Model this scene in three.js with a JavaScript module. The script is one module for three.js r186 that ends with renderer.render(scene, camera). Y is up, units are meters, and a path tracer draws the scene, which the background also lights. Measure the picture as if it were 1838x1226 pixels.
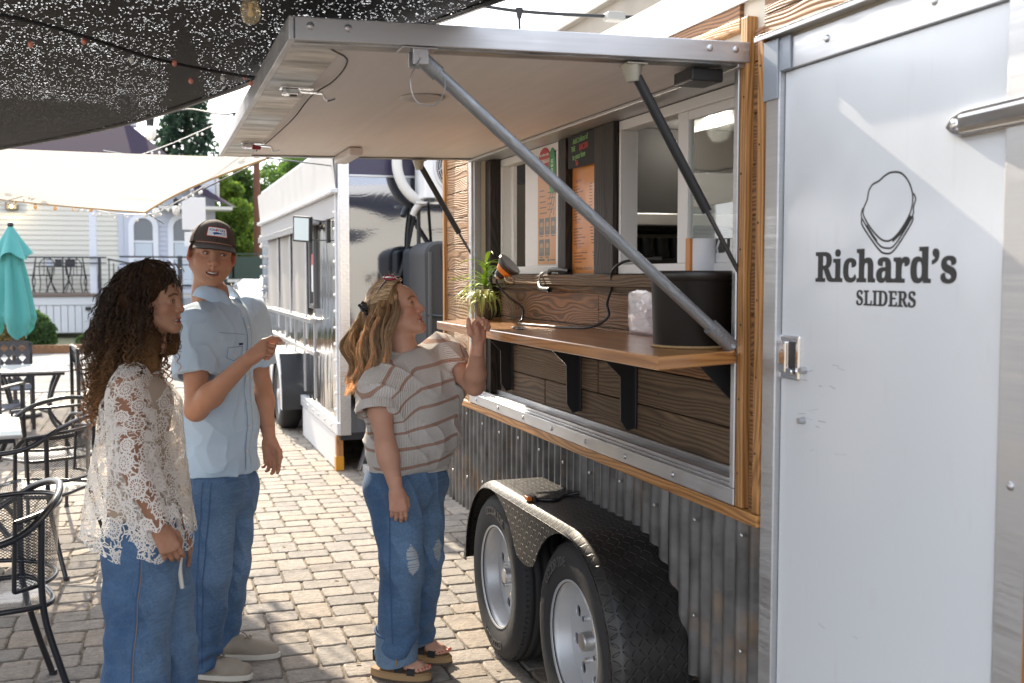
import * as THREE from 'three';
import { RoundedBoxGeometry } from 'three/addons/geometries/RoundedBoxGeometry.js';
import { mergeGeometries, mergeVertices } from 'three/addons/utils/BufferGeometryUtils.js';
import { ImprovedNoise } from 'three/addons/math/ImprovedNoise.js';
import { FontLoader } from 'three/addons/loaders/FontLoader.js';

// ---------- camera, sky, sun, exposure ----------
const scene = new THREE.Scene();
const camera = new THREE.PerspectiveCamera(35.23, 1024 / 683, 0.05, 400);
camera.position.set(0, 1.61, 0);
camera.rotation.order = 'YXZ';
camera.rotation.set(-3.558 * Math.PI / 180, -18.633 * Math.PI / 180, 0);
camera.focus = 4.25; camera.userData.fStop = 4;
scene.add(camera);
const SUN = new THREE.Vector3(-0.10, 0.62, -1).normalize();          // towards the sun
{
  const W = 512, H = 256, d = new Float32Array(W * H * 4), v = new THREE.Vector3();
  for (let j = 0; j < H; j++) for (let i = 0; i < W; i++) {
    const el = ((j + .5) / H - .5) * Math.PI, az = ((i + .5) / W - .5) * 2 * Math.PI;
    v.set(Math.cos(az) * Math.cos(el), Math.sin(el), Math.sin(az) * Math.cos(el));
    const c = v.dot(SUN), a = Math.acos(Math.min(1, Math.max(-1, c))), y = Math.max(0, v.y);
    const h = Math.pow(1 - y, 2.2), glow = Math.exp(-a / .55), wide = Math.exp(-a / 1.3);
    let r = .40 * (1 - h) + .68 * h + .9 * glow + .32 * wide, g = .48 * (1 - h) + .70 * h + .84 * glow + .30 * wide, b = .62 * (1 - h) + .75 * h + .74 * glow + .27 * wide;
    if (v.y < 0) { const t = Math.min(1, -v.y * 8); r += (.26 - r) * t; g += (.25 - g) * t; b += (.24 - b) * t; }
    const k = (j * W + i) * 4; d[k] = r * 1.45; d[k + 1] = g * 1.45; d[k + 2] = b * 1.45; d[k + 3] = 1;
  }
  const sky = new THREE.DataTexture(d, W, H, THREE.RGBAFormat, THREE.FloatType);
  sky.mapping = THREE.EquirectangularReflectionMapping; sky.magFilter = sky.minFilter = THREE.LinearFilter; sky.needsUpdate = true;
  scene.background = sky; scene.environment = sky;
}
const sun = new THREE.DirectionalLight(new THREE.Color().setRGB(1, .87, .69), 5);
sun.name = 'sun'; sun.target.position.set(.5, 0, -6); sun.target.name = 'sun_target';
sun.position.copy(SUN).multiplyScalar(40).add(sun.target.position);
sun.castShadow = true; sun.shadow.mapSize.set(4096, 4096); sun.shadow.radius = 1;
Object.assign(sun.shadow.camera, { left: -14, right: 14, top: 14, bottom: -14, near: 1, far: 90 });
scene.add(sun, sun.target);
const renderer = new THREE.WebGLRenderer({ antialias: true });
renderer.setSize(1024, 683);
renderer.toneMapping = THREE.LinearToneMapping;
renderer.toneMappingExposure = 2.12;
renderer.outputColorSpace = THREE.SRGBColorSpace;
renderer.shadowMap.enabled = true;
// ---------- helpers ----------
let seed = 7;
const rnd = () => { seed = (seed * 1664525 + 1013904223) >>> 0; return seed / 4294967296; };
const rr = (a, b) => a + (b - a) * rnd();
const gauss = () => (rnd() + rnd() + rnd() + rnd() - 2) * 1.0;
const V = (x, y, z) => new THREE.Vector3(x, y, z);
const { clamp, lerp, smoothstep } = THREE.MathUtils;
const PN = new ImprovedNoise();
const n3 = (x, y, z) => PN.noise(x, y, z);
const fb3 = (x, y, z, o = 3) => { let s = 0, a = .5; for (let i = 0; i < o; i++) { s += a * PN.noise(x, y, z); x *= 2.03; y *= 2.03; z *= 2.03; a *= .5; } return s; };
const hash2 = (x, y) => { let h = Math.imul(x, 374761393) + Math.imul(y, 668265263) | 0; h = Math.imul(h ^ (h >>> 13), 1274126177); return ((h ^ (h >>> 16)) >>> 0) / 4294967296; };
function vn(x, y, px, py = px) {                                     // value noise that repeats after px, py
  const ix = Math.floor(x), iy = Math.floor(y), fx = x - ix, fy = y - iy, u = fx * fx * (3 - 2 * fx), w = fy * fy * (3 - 2 * fy), m = (a, p) => ((a % p) + p) % p;
  const a = hash2(m(ix, px), m(iy, py)), b = hash2(m(ix + 1, px), m(iy, py)), c = hash2(m(ix, px), m(iy + 1, py)), d = hash2(m(ix + 1, px), m(iy + 1, py));
  return a + (b - a) * u + (c - a) * w + (a - b - c + d) * u * w;
}
const fbt = (x, y, px, py, o = 4) => { let s = 0, a = .5; for (let i = 0; i < o; i++) { s += a * vn(x, y, px, py); x *= 2; y *= 2; px *= 2; py *= 2; a *= .5; } return s; };
const srgb = (x) => x <= .0031308 ? 12.92 * x : 1.055 * Math.pow(x, 1 / 2.4) - .055;
function tex(w, h, fn, color = true, rx = 1, ry = 1) {               // fn(u, v) gives linear colour or a value
  const d = new Uint8Array(w * h * 4);
  for (let j = 0; j < h; j++) for (let i = 0; i < w; i++) {
    const c = fn((i + .5) / w, (j + .5) / h), k = (j * w + i) * 4;
    if (typeof c === 'number') { d[k] = d[k + 1] = d[k + 2] = clamp(c, 0, 1) * 255; d[k + 3] = 255; }
    else { for (let q = 0; q < 3; q++) d[k + q] = clamp(color ? srgb(Math.max(0, c[q])) : c[q], 0, 1) * 255; d[k + 3] = c[3] === undefined ? 255 : clamp(c[3], 0, 1) * 255; }
  }
  const t = new THREE.DataTexture(d, w, h); t.wrapS = t.wrapT = THREE.RepeatWrapping; t.magFilter = t.minFilter = THREE.LinearFilter; t.repeat.set(rx, ry);
  if (color) t.colorSpace = THREE.SRGBColorSpace; t.needsUpdate = true; return t;
}
function canvasTex(w, h, draw) {
  const c = document.createElement('canvas'); c.width = w; c.height = h; draw(c.getContext('2d'), w, h);
  const t = new THREE.CanvasTexture(c); t.colorSpace = THREE.SRGBColorSpace; t.magFilter = THREE.LinearFilter; return t;
}
const C = (r, g, b) => new THREE.Color().setRGB(r, g, b);
const mat = (r, g, b, rough = .7, metal = 0, more = {}) => new THREE.MeshPhysicalMaterial({ color: C(r, g, b), roughness: rough, metalness: metal, side: THREE.DoubleSide, ...more });

const taken = {};
function numbered(n) { const k = taken[n] = (taken[n] ?? -1) + 1; return k ? n + '_' + String(k).padStart(3, '0') : n; }
const base = new Map();
function thing(name, label, category, p = [0, 0, 0], group) {        // Group at the thing's base; its children are its parts
  const o = new THREE.Group(); o.name = numbered(name); o.position.set(...p); o.userData = { label, category }; if (group) o.userData.group = group;
  base.set(o, V(...p)); scene.add(o); return o;
}
function copy(src, label, p, turn = 0) {                             // a copy of a thing with its parts under a name of its own
  const o = src.clone(); o.name = numbered(src.name.replace(/_\d{3}$/, '')); o.position.set(...p); o.rotation.y = turn; o.userData = { ...src.userData, label }; scene.add(o); return o;
}
function clean(g) {
  let h = g.index ? g.toNonIndexed() : g.clone(); if (!h.attributes.normal) h.computeVertexNormals();
  if (!h.attributes.uv) h.setAttribute('uv', new THREE.BufferAttribute(new Float32Array(h.attributes.position.count * 2), 2));
  for (const k of Object.keys(h.attributes)) if (!['position', 'normal', 'uv'].includes(k)) h.deleteAttribute(k);
  h.morphAttributes = {}; h.groups = []; return h;
}
const M = (...gs) => { gs = gs.flat(); return gs.length === 1 ? gs[0] : mergeGeometries(gs.map(clean)); };
function part(parent, name, g, m, label) {                           // geometry in world metres (or in the thing's own metres when its base is 0, 0, 0)
  const o = new THREE.Mesh(Array.isArray(g) ? M(g) : g, m); o.name = name; o.castShadow = o.receiveShadow = true;
  const b = base.get(parent); if (b) o.position.copy(b).negate();
  if (label) o.userData.label = label; parent.add(o); return o;
}
function solo(name, label, category, g, m, group) { const o = new THREE.Mesh(Array.isArray(g) ? M(g) : g, m); o.name = numbered(name); o.castShadow = o.receiveShadow = true; o.userData = { label, category }; if (group) o.userData.group = group; scene.add(o); return o; }
function ground(name, g, m, kind = 'structure', label) { const o = new THREE.Mesh(g, m); o.name = name; o.castShadow = o.receiveShadow = true; o.userData = { kind }; if (label) o.userData.label = label; scene.add(o); return o; }

function uvBox(g, s = 1, long = null, ou = 0, ov = 0) {              // uv in metres by the face's main axis; u runs along the axis 'long'
  const h = g.index ? g.toNonIndexed() : g, p = h.attributes.position, n = h.attributes.normal, uv = new Float32Array(p.count * 2);
  for (let i = 0; i < p.count; i += 3) {
    const ax = [0, 0, 0]; for (let k = 0; k < 3; k++) { ax[0] += Math.abs(n.getX(i + k)); ax[1] += Math.abs(n.getY(i + k)); ax[2] += Math.abs(n.getZ(i + k)); }
    const m = ax.indexOf(Math.max(...ax)); let o = [0, 1, 2].filter((a) => a !== m); if (m === 0) o = [2, 1]; if (long !== null && o.includes(long) && o[0] !== long) o.reverse();
    for (let k = 0; k < 3; k++) { uv[(i + k) * 2] = p.getComponent(i + k, o[0]) * s + ou; uv[(i + k) * 2 + 1] = p.getComponent(i + k, o[1]) * s + ov; }
  }
  h.setAttribute('uv', new THREE.BufferAttribute(uv, 2)); return h;
}
const box = (x0, x1, y0, y1, z0, z1) => { const g = new THREE.BoxGeometry(Math.abs(x1 - x0), Math.abs(y1 - y0), Math.abs(z1 - z0)); g.translate((x0 + x1) / 2, (y0 + y1) / 2, (z0 + z1) / 2); return uvBox(g); };
function rbox(x0, x1, y0, y1, z0, z1, r = .003, long = null, ou = 0, ov = 0, seg = 1) {
  const w = Math.abs(x1 - x0), h = Math.abs(y1 - y0), d = Math.abs(z1 - z0), g = new RoundedBoxGeometry(w, h, d, seg, Math.min(r, w / 2.1, h / 2.1, d / 2.1));
  const u = uvBox(g, 1, long, ou, ov); u.translate((x0 + x1) / 2, (y0 + y1) / 2, (z0 + z1) / 2); return u;
}
function bar(a, b, ra, rb = ra, seg = 10) { const A = V(...a), B = V(...b), d = B.clone().sub(A), g = new THREE.CylinderGeometry(rb, ra, d.length(), seg); g.applyQuaternion(new THREE.Quaternion().setFromUnitVectors(V(0, 1, 0), d.clone().normalize())); g.translate(...A.add(B).multiplyScalar(.5).toArray()); return g; }
function flat(a, b, w, h, up = [0, 1, 0], r = .001) {                // rectangular bar from a to b
  const A = V(...a), B = V(...b), d = B.clone().sub(A), z = d.clone().normalize(), x = V(...up).cross(z).normalize(), y = z.clone().cross(x);
  const g = new RoundedBoxGeometry(w, h, d.length(), 1, Math.min(r, w / 3, h / 3)); g.applyMatrix4(new THREE.Matrix4().makeBasis(x, y, z)); g.translate(...A.add(B).multiplyScalar(.5).toArray()); return g;
}
const curve = (pts, closed = false, tension = .5) => new THREE.CatmullRomCurve3(pts.map((p) => p.isVector3 ? p : V(...p)), closed, 'catmullrom', tension);
const tube = (pts, r, seg = 24, rad = 8, closed = false, tension = .5) => new THREE.TubeGeometry(curve(pts, closed, tension), seg, r, rad, closed);
const ball = (p, r, s = [1, 1, 1], a = 14, b = 10) => { const g = new THREE.SphereGeometry(r, a, b); g.scale(...s); g.translate(...p); return g; };
function lathe(pts, seg, axis, at) { const g = new THREE.LatheGeometry(pts.map((p) => new THREE.Vector2(...p)), seg); if (axis) g.applyQuaternion(new THREE.Quaternion().setFromUnitVectors(V(0, 1, 0), V(...axis).normalize())); if (at) g.translate(...at); return g; }
function grid(nu, nv, f, uvf) {                                      // parametric sheet
  const p = [], uv = [], ix = [];
  for (let j = 0; j <= nv; j++) for (let i = 0; i <= nu; i++) { const u = i / nu, v = j / nv, q = f(u, v); p.push(q[0], q[1], q[2]); const w = uvf ? uvf(u, v) : [u, v]; uv.push(w[0], w[1]); }
  for (let j = 0; j < nv; j++) for (let i = 0; i < nu; i++) { const a = j * (nu + 1) + i, b = a + 1, c = a + nu + 1, e = c + 1; ix.push(a, b, e, a, e, c); }
  const g = new THREE.BufferGeometry(); g.setAttribute('position', new THREE.Float32BufferAttribute(p, 3)); g.setAttribute('uv', new THREE.Float32BufferAttribute(uv, 2)); g.setIndex(ix); g.computeVertexNormals(); return g;
}
function extr(shape, depth, bevel = 0, cs = 12) { return new THREE.ExtrudeGeometry(shape, { depth, bevelEnabled: bevel > 0, bevelSize: bevel, bevelThickness: bevel, bevelSegments: 1, curveSegments: cs }); }
const oval = (cx, cy, rx, ry, n, C_ = THREE.Shape) => new C_([...Array(n).keys()].map((i) => new THREE.Vector2(cx + rx * Math.cos(i / n * 6.283185), cy + ry * Math.sin(i / n * 6.283185))));
const toX = (g, x) => { g.applyMatrix4(new THREE.Matrix4().makeBasis(V(0, 0, -1), V(0, 1, 0), V(1, 0, 0))); g.translate(x, 0, 0); return g; };  // a shape drawn in (-z, y) turned into the plane x
function boltHeads(list, r, axis) { return list.map((p) => { const g = new THREE.SphereGeometry(r, 8, 5, 0, 6.283, 0, 1.57); g.scale(1, .55, 1); g.applyQuaternion(new THREE.Quaternion().setFromUnitVectors(V(0, 1, 0), V(...axis))); g.translate(...p); return g; }); }

// fonts
const FB = await new FontLoader().loadAsync('fonts/droid/droid_serif_bold.typeface.json');
const FS = await new FontLoader().loadAsync('fonts/droid/droid_sans_bold.typeface.json');
function letters(font, s, size, depth, widen = 1, fat = 0) { const g = new THREE.ExtrudeGeometry(font.generateShapes(s, size), { depth, bevelEnabled: fat > 0, bevelSize: fat, bevelThickness: .0003, bevelSegments: 1, curveSegments: 5 }); g.computeBoundingBox(); const b = g.boundingBox; g.translate(-(b.min.x + b.max.x) / 2, 0, 0); g.scale(widen, 1, 1); return g; }

// ---------- a field of joined, tapered capsules meshed by surface nets ----------
class Field {
  constructor() { this.p = []; this.noise = null; }
  cone(a, b, ra, rb = ra, k = .03, sub = false) { const d = [b[0] - a[0], b[1] - a[1], b[2] - a[2]]; this.p.push({ t: 0, a, d, l2: d[0] * d[0] + d[1] * d[1] + d[2] * d[2] + 1e-12, ra, rb, k, sub, c: [(a[0] + b[0]) / 2, (a[1] + b[1]) / 2, (a[2] + b[2]) / 2], R: Math.hypot(...d) / 2 + Math.max(ra, rb) }); return this; }
  chain(list, k = .03) { for (let i = 0; i + 1 < list.length; i++) this.cone(list[i][0], list[i + 1][0], list[i][1], list[i + 1][1], k); return this; }
  ell(c, r, k = .03, q = null, sub = false) { this.p.push({ t: 1, c, r, k, sub, q: q ? new THREE.Quaternion().setFromEuler(new THREE.Euler(...q)).invert() : null, R: Math.max(...r) }); return this; }
  plane(n, o, k = .004) { this.p.push({ t: 2, n, o, k, sub: true, c: [0, 0, 0], R: 1e9 }); return this; }   // cuts away the side that n points to
  d(x, y, z) {
    let d = 1e3;
    for (const p of this.p) {
      let e;
      if (!p.sub) { const bx = x - p.c[0], by = y - p.c[1], bz = z - p.c[2]; if (Math.sqrt(bx * bx + by * by + bz * bz) - p.R > d + p.k) continue; }
      if (p.t === 0) {
        const ax = x - p.a[0], ay = y - p.a[1], az = z - p.a[2]; const hr = (ax * p.d[0] + ay * p.d[1] + az * p.d[2]) / p.l2; let h = hr; h = h < 0 ? 0 : h > 1 ? 1 : h;
        const ex = ax - p.d[0] * h, ey = ay - p.d[1] * h, ez = az - p.d[2] * h; e = Math.sqrt(ex * ex + ey * ey + ez * ez) - (p.ra + (p.rb - p.ra) * h); if (p.flat) e = Math.max(e, (hr - 1) * Math.sqrt(p.l2));
      } else if (p.t === 1) {
        let ax = x - p.c[0], ay = y - p.c[1], az = z - p.c[2];
        if (p.q) { const v = TMP.set(ax, ay, az).applyQuaternion(p.q); ax = v.x; ay = v.y; az = v.z; }
        const X = ax / p.r[0], Y = ay / p.r[1], Z = az / p.r[2], k0 = Math.sqrt(X * X + Y * Y + Z * Z), X2 = X / p.r[0], Y2 = Y / p.r[1], Z2 = Z / p.r[2], k1 = Math.sqrt(X2 * X2 + Y2 * Y2 + Z2 * Z2);
        e = k1 < 1e-9 ? -Math.min(...p.r) : k0 * (k0 - 1) / k1;
      } else e = -(x * p.n[0] + y * p.n[1] + z * p.n[2] - p.o);
      if (p.sub) { const k = p.k, h = Math.max(k - Math.abs(d + e), 0) / k; d = Math.max(d, -e) + h * h * k * .25; }
      else { const k = p.k, h = Math.max(k - Math.abs(d - e), 0) / k; d = Math.min(d, e) - h * h * k * .25; }
    }
    return this.noise ? d + this.noise(x, y, z, d) : d;
  }
  mesh(lo, hi, s) {
    const N = [0, 1, 2].map((a) => Math.ceil((hi[a] - lo[a]) / s / 8) * 8 + 1), [nx, ny, nz] = N, f = new Float32Array(nx * ny * nz).fill(1);
    const at = (i, j, k) => (k * ny + j) * nx + i, half = 4 * s;
    for (let K = 0; K < nz; K += 8) for (let J = 0; J < ny; J += 8) for (let I = 0; I < nx; I += 8) {
      const c = this.d(lo[0] + (I + 4) * s, lo[1] + (J + 4) * s, lo[2] + (K + 4) * s), far = Math.abs(c) > half * 2.3 + .02;
      for (let k = K; k < Math.min(K + 8, nz); k++) for (let j = J; j < Math.min(J + 8, ny); j++) for (let i = I; i < Math.min(I + 8, nx); i++) f[at(i, j, k)] = far ? c : this.d(lo[0] + i * s, lo[1] + j * s, lo[2] + k * s);
    }
    const idx = new Int32Array(nx * ny * nz).fill(-1), pos = [], tri = [];
    for (let k = 0; k < nz - 1; k++) for (let j = 0; j < ny - 1; j++) for (let i = 0; i < nx - 1; i++) {
      let neg = 0, px = 0, py = 0, pz = 0, cnt = 0; const v = [];
      for (let c = 0; c < 8; c++) { const q = f[at(i + (c & 1), j + (c >> 1 & 1), k + (c >> 2))]; v.push(q); if (q < 0) neg++; }
      if (neg === 0 || neg === 8) continue;
      for (const [a, b] of EDGES) if (v[a] < 0 !== v[b] < 0) { const t = v[a] / (v[a] - v[b]); px += (a & 1) + ((b & 1) - (a & 1)) * t; py += (a >> 1 & 1) + ((b >> 1 & 1) - (a >> 1 & 1)) * t; pz += (a >> 2) + ((b >> 2) - (a >> 2)) * t; cnt++; }
      idx[at(i, j, k)] = pos.length / 3; pos.push(lo[0] + (i + px / cnt) * s, lo[1] + (j + py / cnt) * s, lo[2] + (k + pz / cnt) * s);
    }
    const quad = (a, b, c, d, flip) => { if (a < 0 || b < 0 || c < 0 || d < 0) return; flip ? tri.push(a, c, b, a, d, c) : tri.push(a, b, c, a, c, d); };
    for (let k = 1; k < nz - 1; k++) for (let j = 1; j < ny - 1; j++) for (let i = 1; i < nx - 1; i++) {
      const q = f[at(i, j, k)] < 0;
      if (q !== f[at(i + 1, j, k)] < 0) quad(idx[at(i, j - 1, k - 1)], idx[at(i, j, k - 1)], idx[at(i, j, k)], idx[at(i, j - 1, k)], !q);
      if (q !== f[at(i, j + 1, k)] < 0) quad(idx[at(i - 1, j, k - 1)], idx[at(i - 1, j, k)], idx[at(i, j, k)], idx[at(i, j, k - 1)], !q);
      if (q !== f[at(i, j, k + 1)] < 0) quad(idx[at(i - 1, j - 1, k)], idx[at(i, j - 1, k)], idx[at(i, j, k)], idx[at(i - 1, j, k)], !q);
    }
    const g = new THREE.BufferGeometry(), nor = new Float32Array(pos.length), e = s * .5;
    for (let i = 0; i < pos.length; i += 3) {
      const [x, y, z] = [pos[i], pos[i + 1], pos[i + 2]], a = this.d(x + e, y, z) - this.d(x - e, y, z), b = this.d(x, y + e, z) - this.d(x, y - e, z), c = this.d(x, y, z + e) - this.d(x, y, z - e), l = Math.hypot(a, b, c) || 1;
      nor[i] = a / l; nor[i + 1] = b / l; nor[i + 2] = c / l;
    }
    g.setAttribute('position', new THREE.Float32BufferAttribute(pos, 3)); g.setAttribute('normal', new THREE.BufferAttribute(nor, 3));
    g.setAttribute('uv', new THREE.BufferAttribute(new Float32Array(pos.length / 3 * 2), 2)); g.setIndex(tri); return g;
  }
  hit(p, dir, far = .6) { const d = V(...dir).normalize(); let t = 0; for (let i = 0; i < 90 && t < far; i++) { const e = this.d(p[0] + d.x * t, p[1] + d.y * t, p[2] + d.z * t); if (e < .0004) break; t += e * .8; } return [p[0] + d.x * t, p[1] + d.y * t, p[2] + d.z * t]; }
}
const TMP = V(0, 0, 0), EDGES = [[0, 1], [2, 3], [4, 5], [6, 7], [0, 2], [1, 3], [4, 6], [5, 7], [0, 4], [1, 5], [2, 6], [3, 7]];
function colored(g, fn) { const p = g.attributes.position, n = g.attributes.normal, c = new Float32Array(p.count * 3); for (let i = 0; i < p.count; i++) { const q = fn(p.getX(i), p.getY(i), p.getZ(i), n.getX(i), n.getY(i), n.getZ(i)); c[i * 3] = q[0]; c[i * 3 + 1] = q[1]; c[i * 3 + 2] = q[2]; } g.setAttribute('color', new THREE.BufferAttribute(c, 3)); return g; }
function uvFn(g, fn, period = 0) {                                   // uv by a function of the point; with a period, u may wrap
  const h = g.toNonIndexed(), p = h.attributes.position, n = h.attributes.normal, uv = new Float32Array(p.count * 2);
  for (let i = 0; i < p.count; i++) { const q = fn(p.getX(i), p.getY(i), p.getZ(i), n.getX(i), n.getY(i), n.getZ(i)); uv[i * 2] = q[0]; uv[i * 2 + 1] = q[1]; }
  if (period) for (let i = 0; i < p.count; i += 3) { const m = Math.max(uv[i * 2], uv[i * 2 + 2], uv[i * 2 + 4]); for (let k = 0; k < 3; k++) if (m - uv[(i + k) * 2] > period / 2) uv[(i + k) * 2] += period; }
  h.setAttribute('uv', new THREE.BufferAttribute(uv, 2)); return h;
}
// ---------- materials ----------
function wood(lo, hi, rings, su, sharp, bump, rough = .62) {          // texture covers 2 m along the grain by 0.5 m across it
  const w = 1024, h = 512, g = (u, v) => {
    const warp = fbt(u * su, v * 4, su, 4, 3), knot = fbt(u * su * 2, v * 3 + .3, su * 2, 3, 2);
    const r = v * rings * 1.7 + warp * 12 + Math.pow(knot, 3) * 13, s = Math.pow(.5 + .5 * Math.sin(6.2832 * r), sharp);
    return [s, fbt(u * 24, v * 220, 24, 220, 2), fbt(u * 5, v * 9, 5, 9, 3)];
  };
  const map = tex(w, h, (u, v) => { const [s, f, b] = g(u, v), t = clamp(s * .75 + f * .45 - .12, 0, 1), k = .72 + .56 * b; return [0, 1, 2].map((i) => (lo[i] + (hi[i] - lo[i]) * t) * k); }, true, .5, 2);
  const bm = tex(w, h, (u, v) => { const [s, f] = g(u, v); return clamp(s * .75 + f * .3, 0, 1); }, false, .5, 2);
  return new THREE.MeshPhysicalMaterial({ map, bumpMap: bm, bumpScale: bump, roughness: rough, side: THREE.DoubleSide });
}
const Wd = {
  plank: wood([.095, .042, .018], [.34, .165, .065], 24, 3, .7, .0022),
  lit: wood([.17, .085, .034], [.46, .25, .11], 22, 3, .7, .003),  // plank wood lightened for the sunlit end panel: sunlight put into the colour
  grey: wood([.07, .045, .026], [.20, .13, .072], 22, 2, .7, .0024, .75),
  trim: wood([.25, .105, .028], [.54, .27, .085], 22, 2, .7, .001, .5),
  shelf: wood([.34, .14, .042], [.62, .30, .105], 18, 2, .6, .0004, .28),
  black: wood([.012, .010, .009], [.05, .035, .026], 20, 3, 1, .0015, .6),
};
Wd.shelf.clearcoat = .6; Wd.shelf.clearcoatRoughness = .18;
const brushTex = tex(256, 256, (u, v) => .30 + .18 * vn(u * 6, v * 128, 6, 128) + .22 * fbt(u * 5, v * 5, 5, 5, 4), false, 2, 2);
const alu = new THREE.MeshPhysicalMaterial({ color: C(.56, .565, .575), metalness: 1, roughness: 1, roughnessMap: brushTex, side: THREE.DoubleSide });
const aluOld = new THREE.MeshPhysicalMaterial({ metalness: .9, roughness: 1, roughnessMap: brushTex, side: THREE.DoubleSide,
  map: tex(512, 512, (u, v) => { const a = fbt(u * 6, v * 18, 6, 18, 4), b = fbt(u * 3, v * 3, 3, 3, 3); const k = .52 + .5 * (a - .5) * 1.5; return [k * (1.02 + (b - .5) * .3), k * .97, k * (.9 - (b - .5) * .3)]; }, true, 1.2, 1.2) });
const chrome = mat(.85, .85, .86, .12, 1);
const steel = mat(.55, .55, .56, .38, 1);
const galv = new THREE.MeshPhysicalMaterial({ metalness: .75, roughness: .48, side: THREE.DoubleSide, map: tex(256, 256, (u, v) => { const k = .34 + .3 * (fbt(u * 14, v * 14, 14, 14, 4) - .45); return [k * .95, k, k * 1.05]; }, true, 4, 4) });
const blackPaint = mat(.018, .019, .021, .36);
const blackMatt = mat(.022, .022, .023, .75);
const rubber = new THREE.MeshPhysicalMaterial({ color: C(.026, .026, .027), roughness: .78, side: THREE.DoubleSide, bumpMap: tex(256, 256, (u, v) => fbt(u * 30, v * 30, 30, 30, 3), false, 4, 4), bumpScale: .0008 });
const whitePaint = mat(.62, .63, .645, .35, 0, { clearcoat: .3, clearcoatRoughness: .2 });
const whiteDoor = new THREE.MeshPhysicalMaterial({ roughness: .3, clearcoat: .55, clearcoatRoughness: .14, side: THREE.DoubleSide,
  map: tex(512, 512, (u, v) => { const k = .66 - .06 * Math.max(0, fbt(u * 4, v * 3, 4, 3, 4) - .52) * 6 - .03 * Math.max(0, vn(u * 90, v * 14, 90, 14) - .86) * 6; return [k * .965, k, k * 1.03]; }, true, .6, .6),
  bumpMap: tex(256, 256, (u, v) => fbt(u * 4, v * 4, 4, 4, 2), false, 1, 1), bumpScale: .0012 });
const vinyl = mat(.78, .78, .77, .42);
const glass = mat(.93, .96, .95, .02, 0, { transmission: 1, thickness: 0, ior: 1.5 });
const cream = mat(.62, .56, .45, .7);
const ink = mat(.012, .012, .013, .4);
const corr = new THREE.MeshPhysicalMaterial({ metalness: .55, roughness: .5, side: THREE.DoubleSide,
  map: tex(512, 512, (u, v) => { const a = fbt(u * 8, v * 8, 8, 8, 5), st = vn(u * 70, v * 5, 70, 5), rust = Math.max(0, fbt(u * 5 + .5, v * 4, 5, 4, 4) - .56) * 4; const k = .135 + .16 * (a - .5) + .06 * (st - .5); return [k * (1 + rust * .9), k * (.985 + rust * .3), k * (.97 - rust * .2)]; }, true, 1.4, 1.4),
  bumpMap: tex(256, 256, (u, v) => fbt(u * 16, v * 16, 16, 16, 4), false, 3, 3), bumpScale: .0012 });
function treadTex() {                                                // raised bars of tread plate, alternating by 90 degrees, one tile = 56 mm
  return (u, v) => { let b = 0; for (const [cx, cy, s] of [[.25, .25, 1], [.75, .75, 1], [.75, .25, -1], [.25, .75, -1]]) for (const ox of [-1, 0, 1]) for (const oy of [-1, 0, 1]) { const x = u - cx - ox, y = v - cy - oy, a = (x + y * s) * .7071, c = (x - y * s) * .7071; b = Math.max(b, 1 - smoothstep(Math.pow(a / .25, 2) + Math.pow(c / .07, 2), .45, 1)); } return b; };
}
const tb = treadTex(), treadBump = tex(128, 128, tb, false, 1 / .056, 1 / .056);
const treadDark = new THREE.MeshPhysicalMaterial({ metalness: .7, roughness: .42, side: THREE.DoubleSide, bumpMap: treadBump, bumpScale: .004, map: tex(256, 256, (u, v) => { const q = fbt(u * 6, v * 6, 6, 6, 4), k = .042 + .06 * (q - .4); return [k * 1.04, k, k * .95]; }, true, 2, 2) });
const treadLight = new THREE.MeshPhysicalMaterial({ color: C(.78, .78, .79), metalness: 1, roughness: .3, side: THREE.DoubleSide, bumpMap: treadBump, bumpScale: .003 });
const mirrorSteel = new THREE.MeshPhysicalMaterial({ color: C(.27, .29, .33), metalness: 1, roughness: .06, side: THREE.DoubleSide, bumpMap: tex(256, 256, (u, v) => fbt(u * 3, v * 4, 3, 4, 2), false, .5, .6), bumpScale: .018 });
const sideSteel = new THREE.MeshPhysicalMaterial({ color: C(.56, .54, .52), metalness: 1, roughness: .12, side: THREE.DoubleSide, bumpMap: tex(256, 256, (u, v) => fbt(u * 6, v * 2, 6, 2, 3), false, .7, .5), bumpScale: .02 });
const asphaltM = new THREE.MeshStandardMaterial({ roughness: .95, map: tex(512, 512, (u, v) => { const k = .17 + .10 * (fbt(u * 60, v * 60, 60, 60, 3) - .45) + .06 * (fbt(u * 4, v * 4, 4, 4, 3) - .5); return [k * 1.03, k, k * .96]; }, true, 1, 1) });
asphaltM.map.repeat.set(.4, .4);
const fabricBump = tex(128, 128, (u, v) => .5 + .25 * Math.sin(u * 6.2832 * 32) * Math.sin(v * 6.2832 * 32) + .3 * (vn(u * 40, v * 40, 40, 40) - .5), false, 10, 10);
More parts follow.
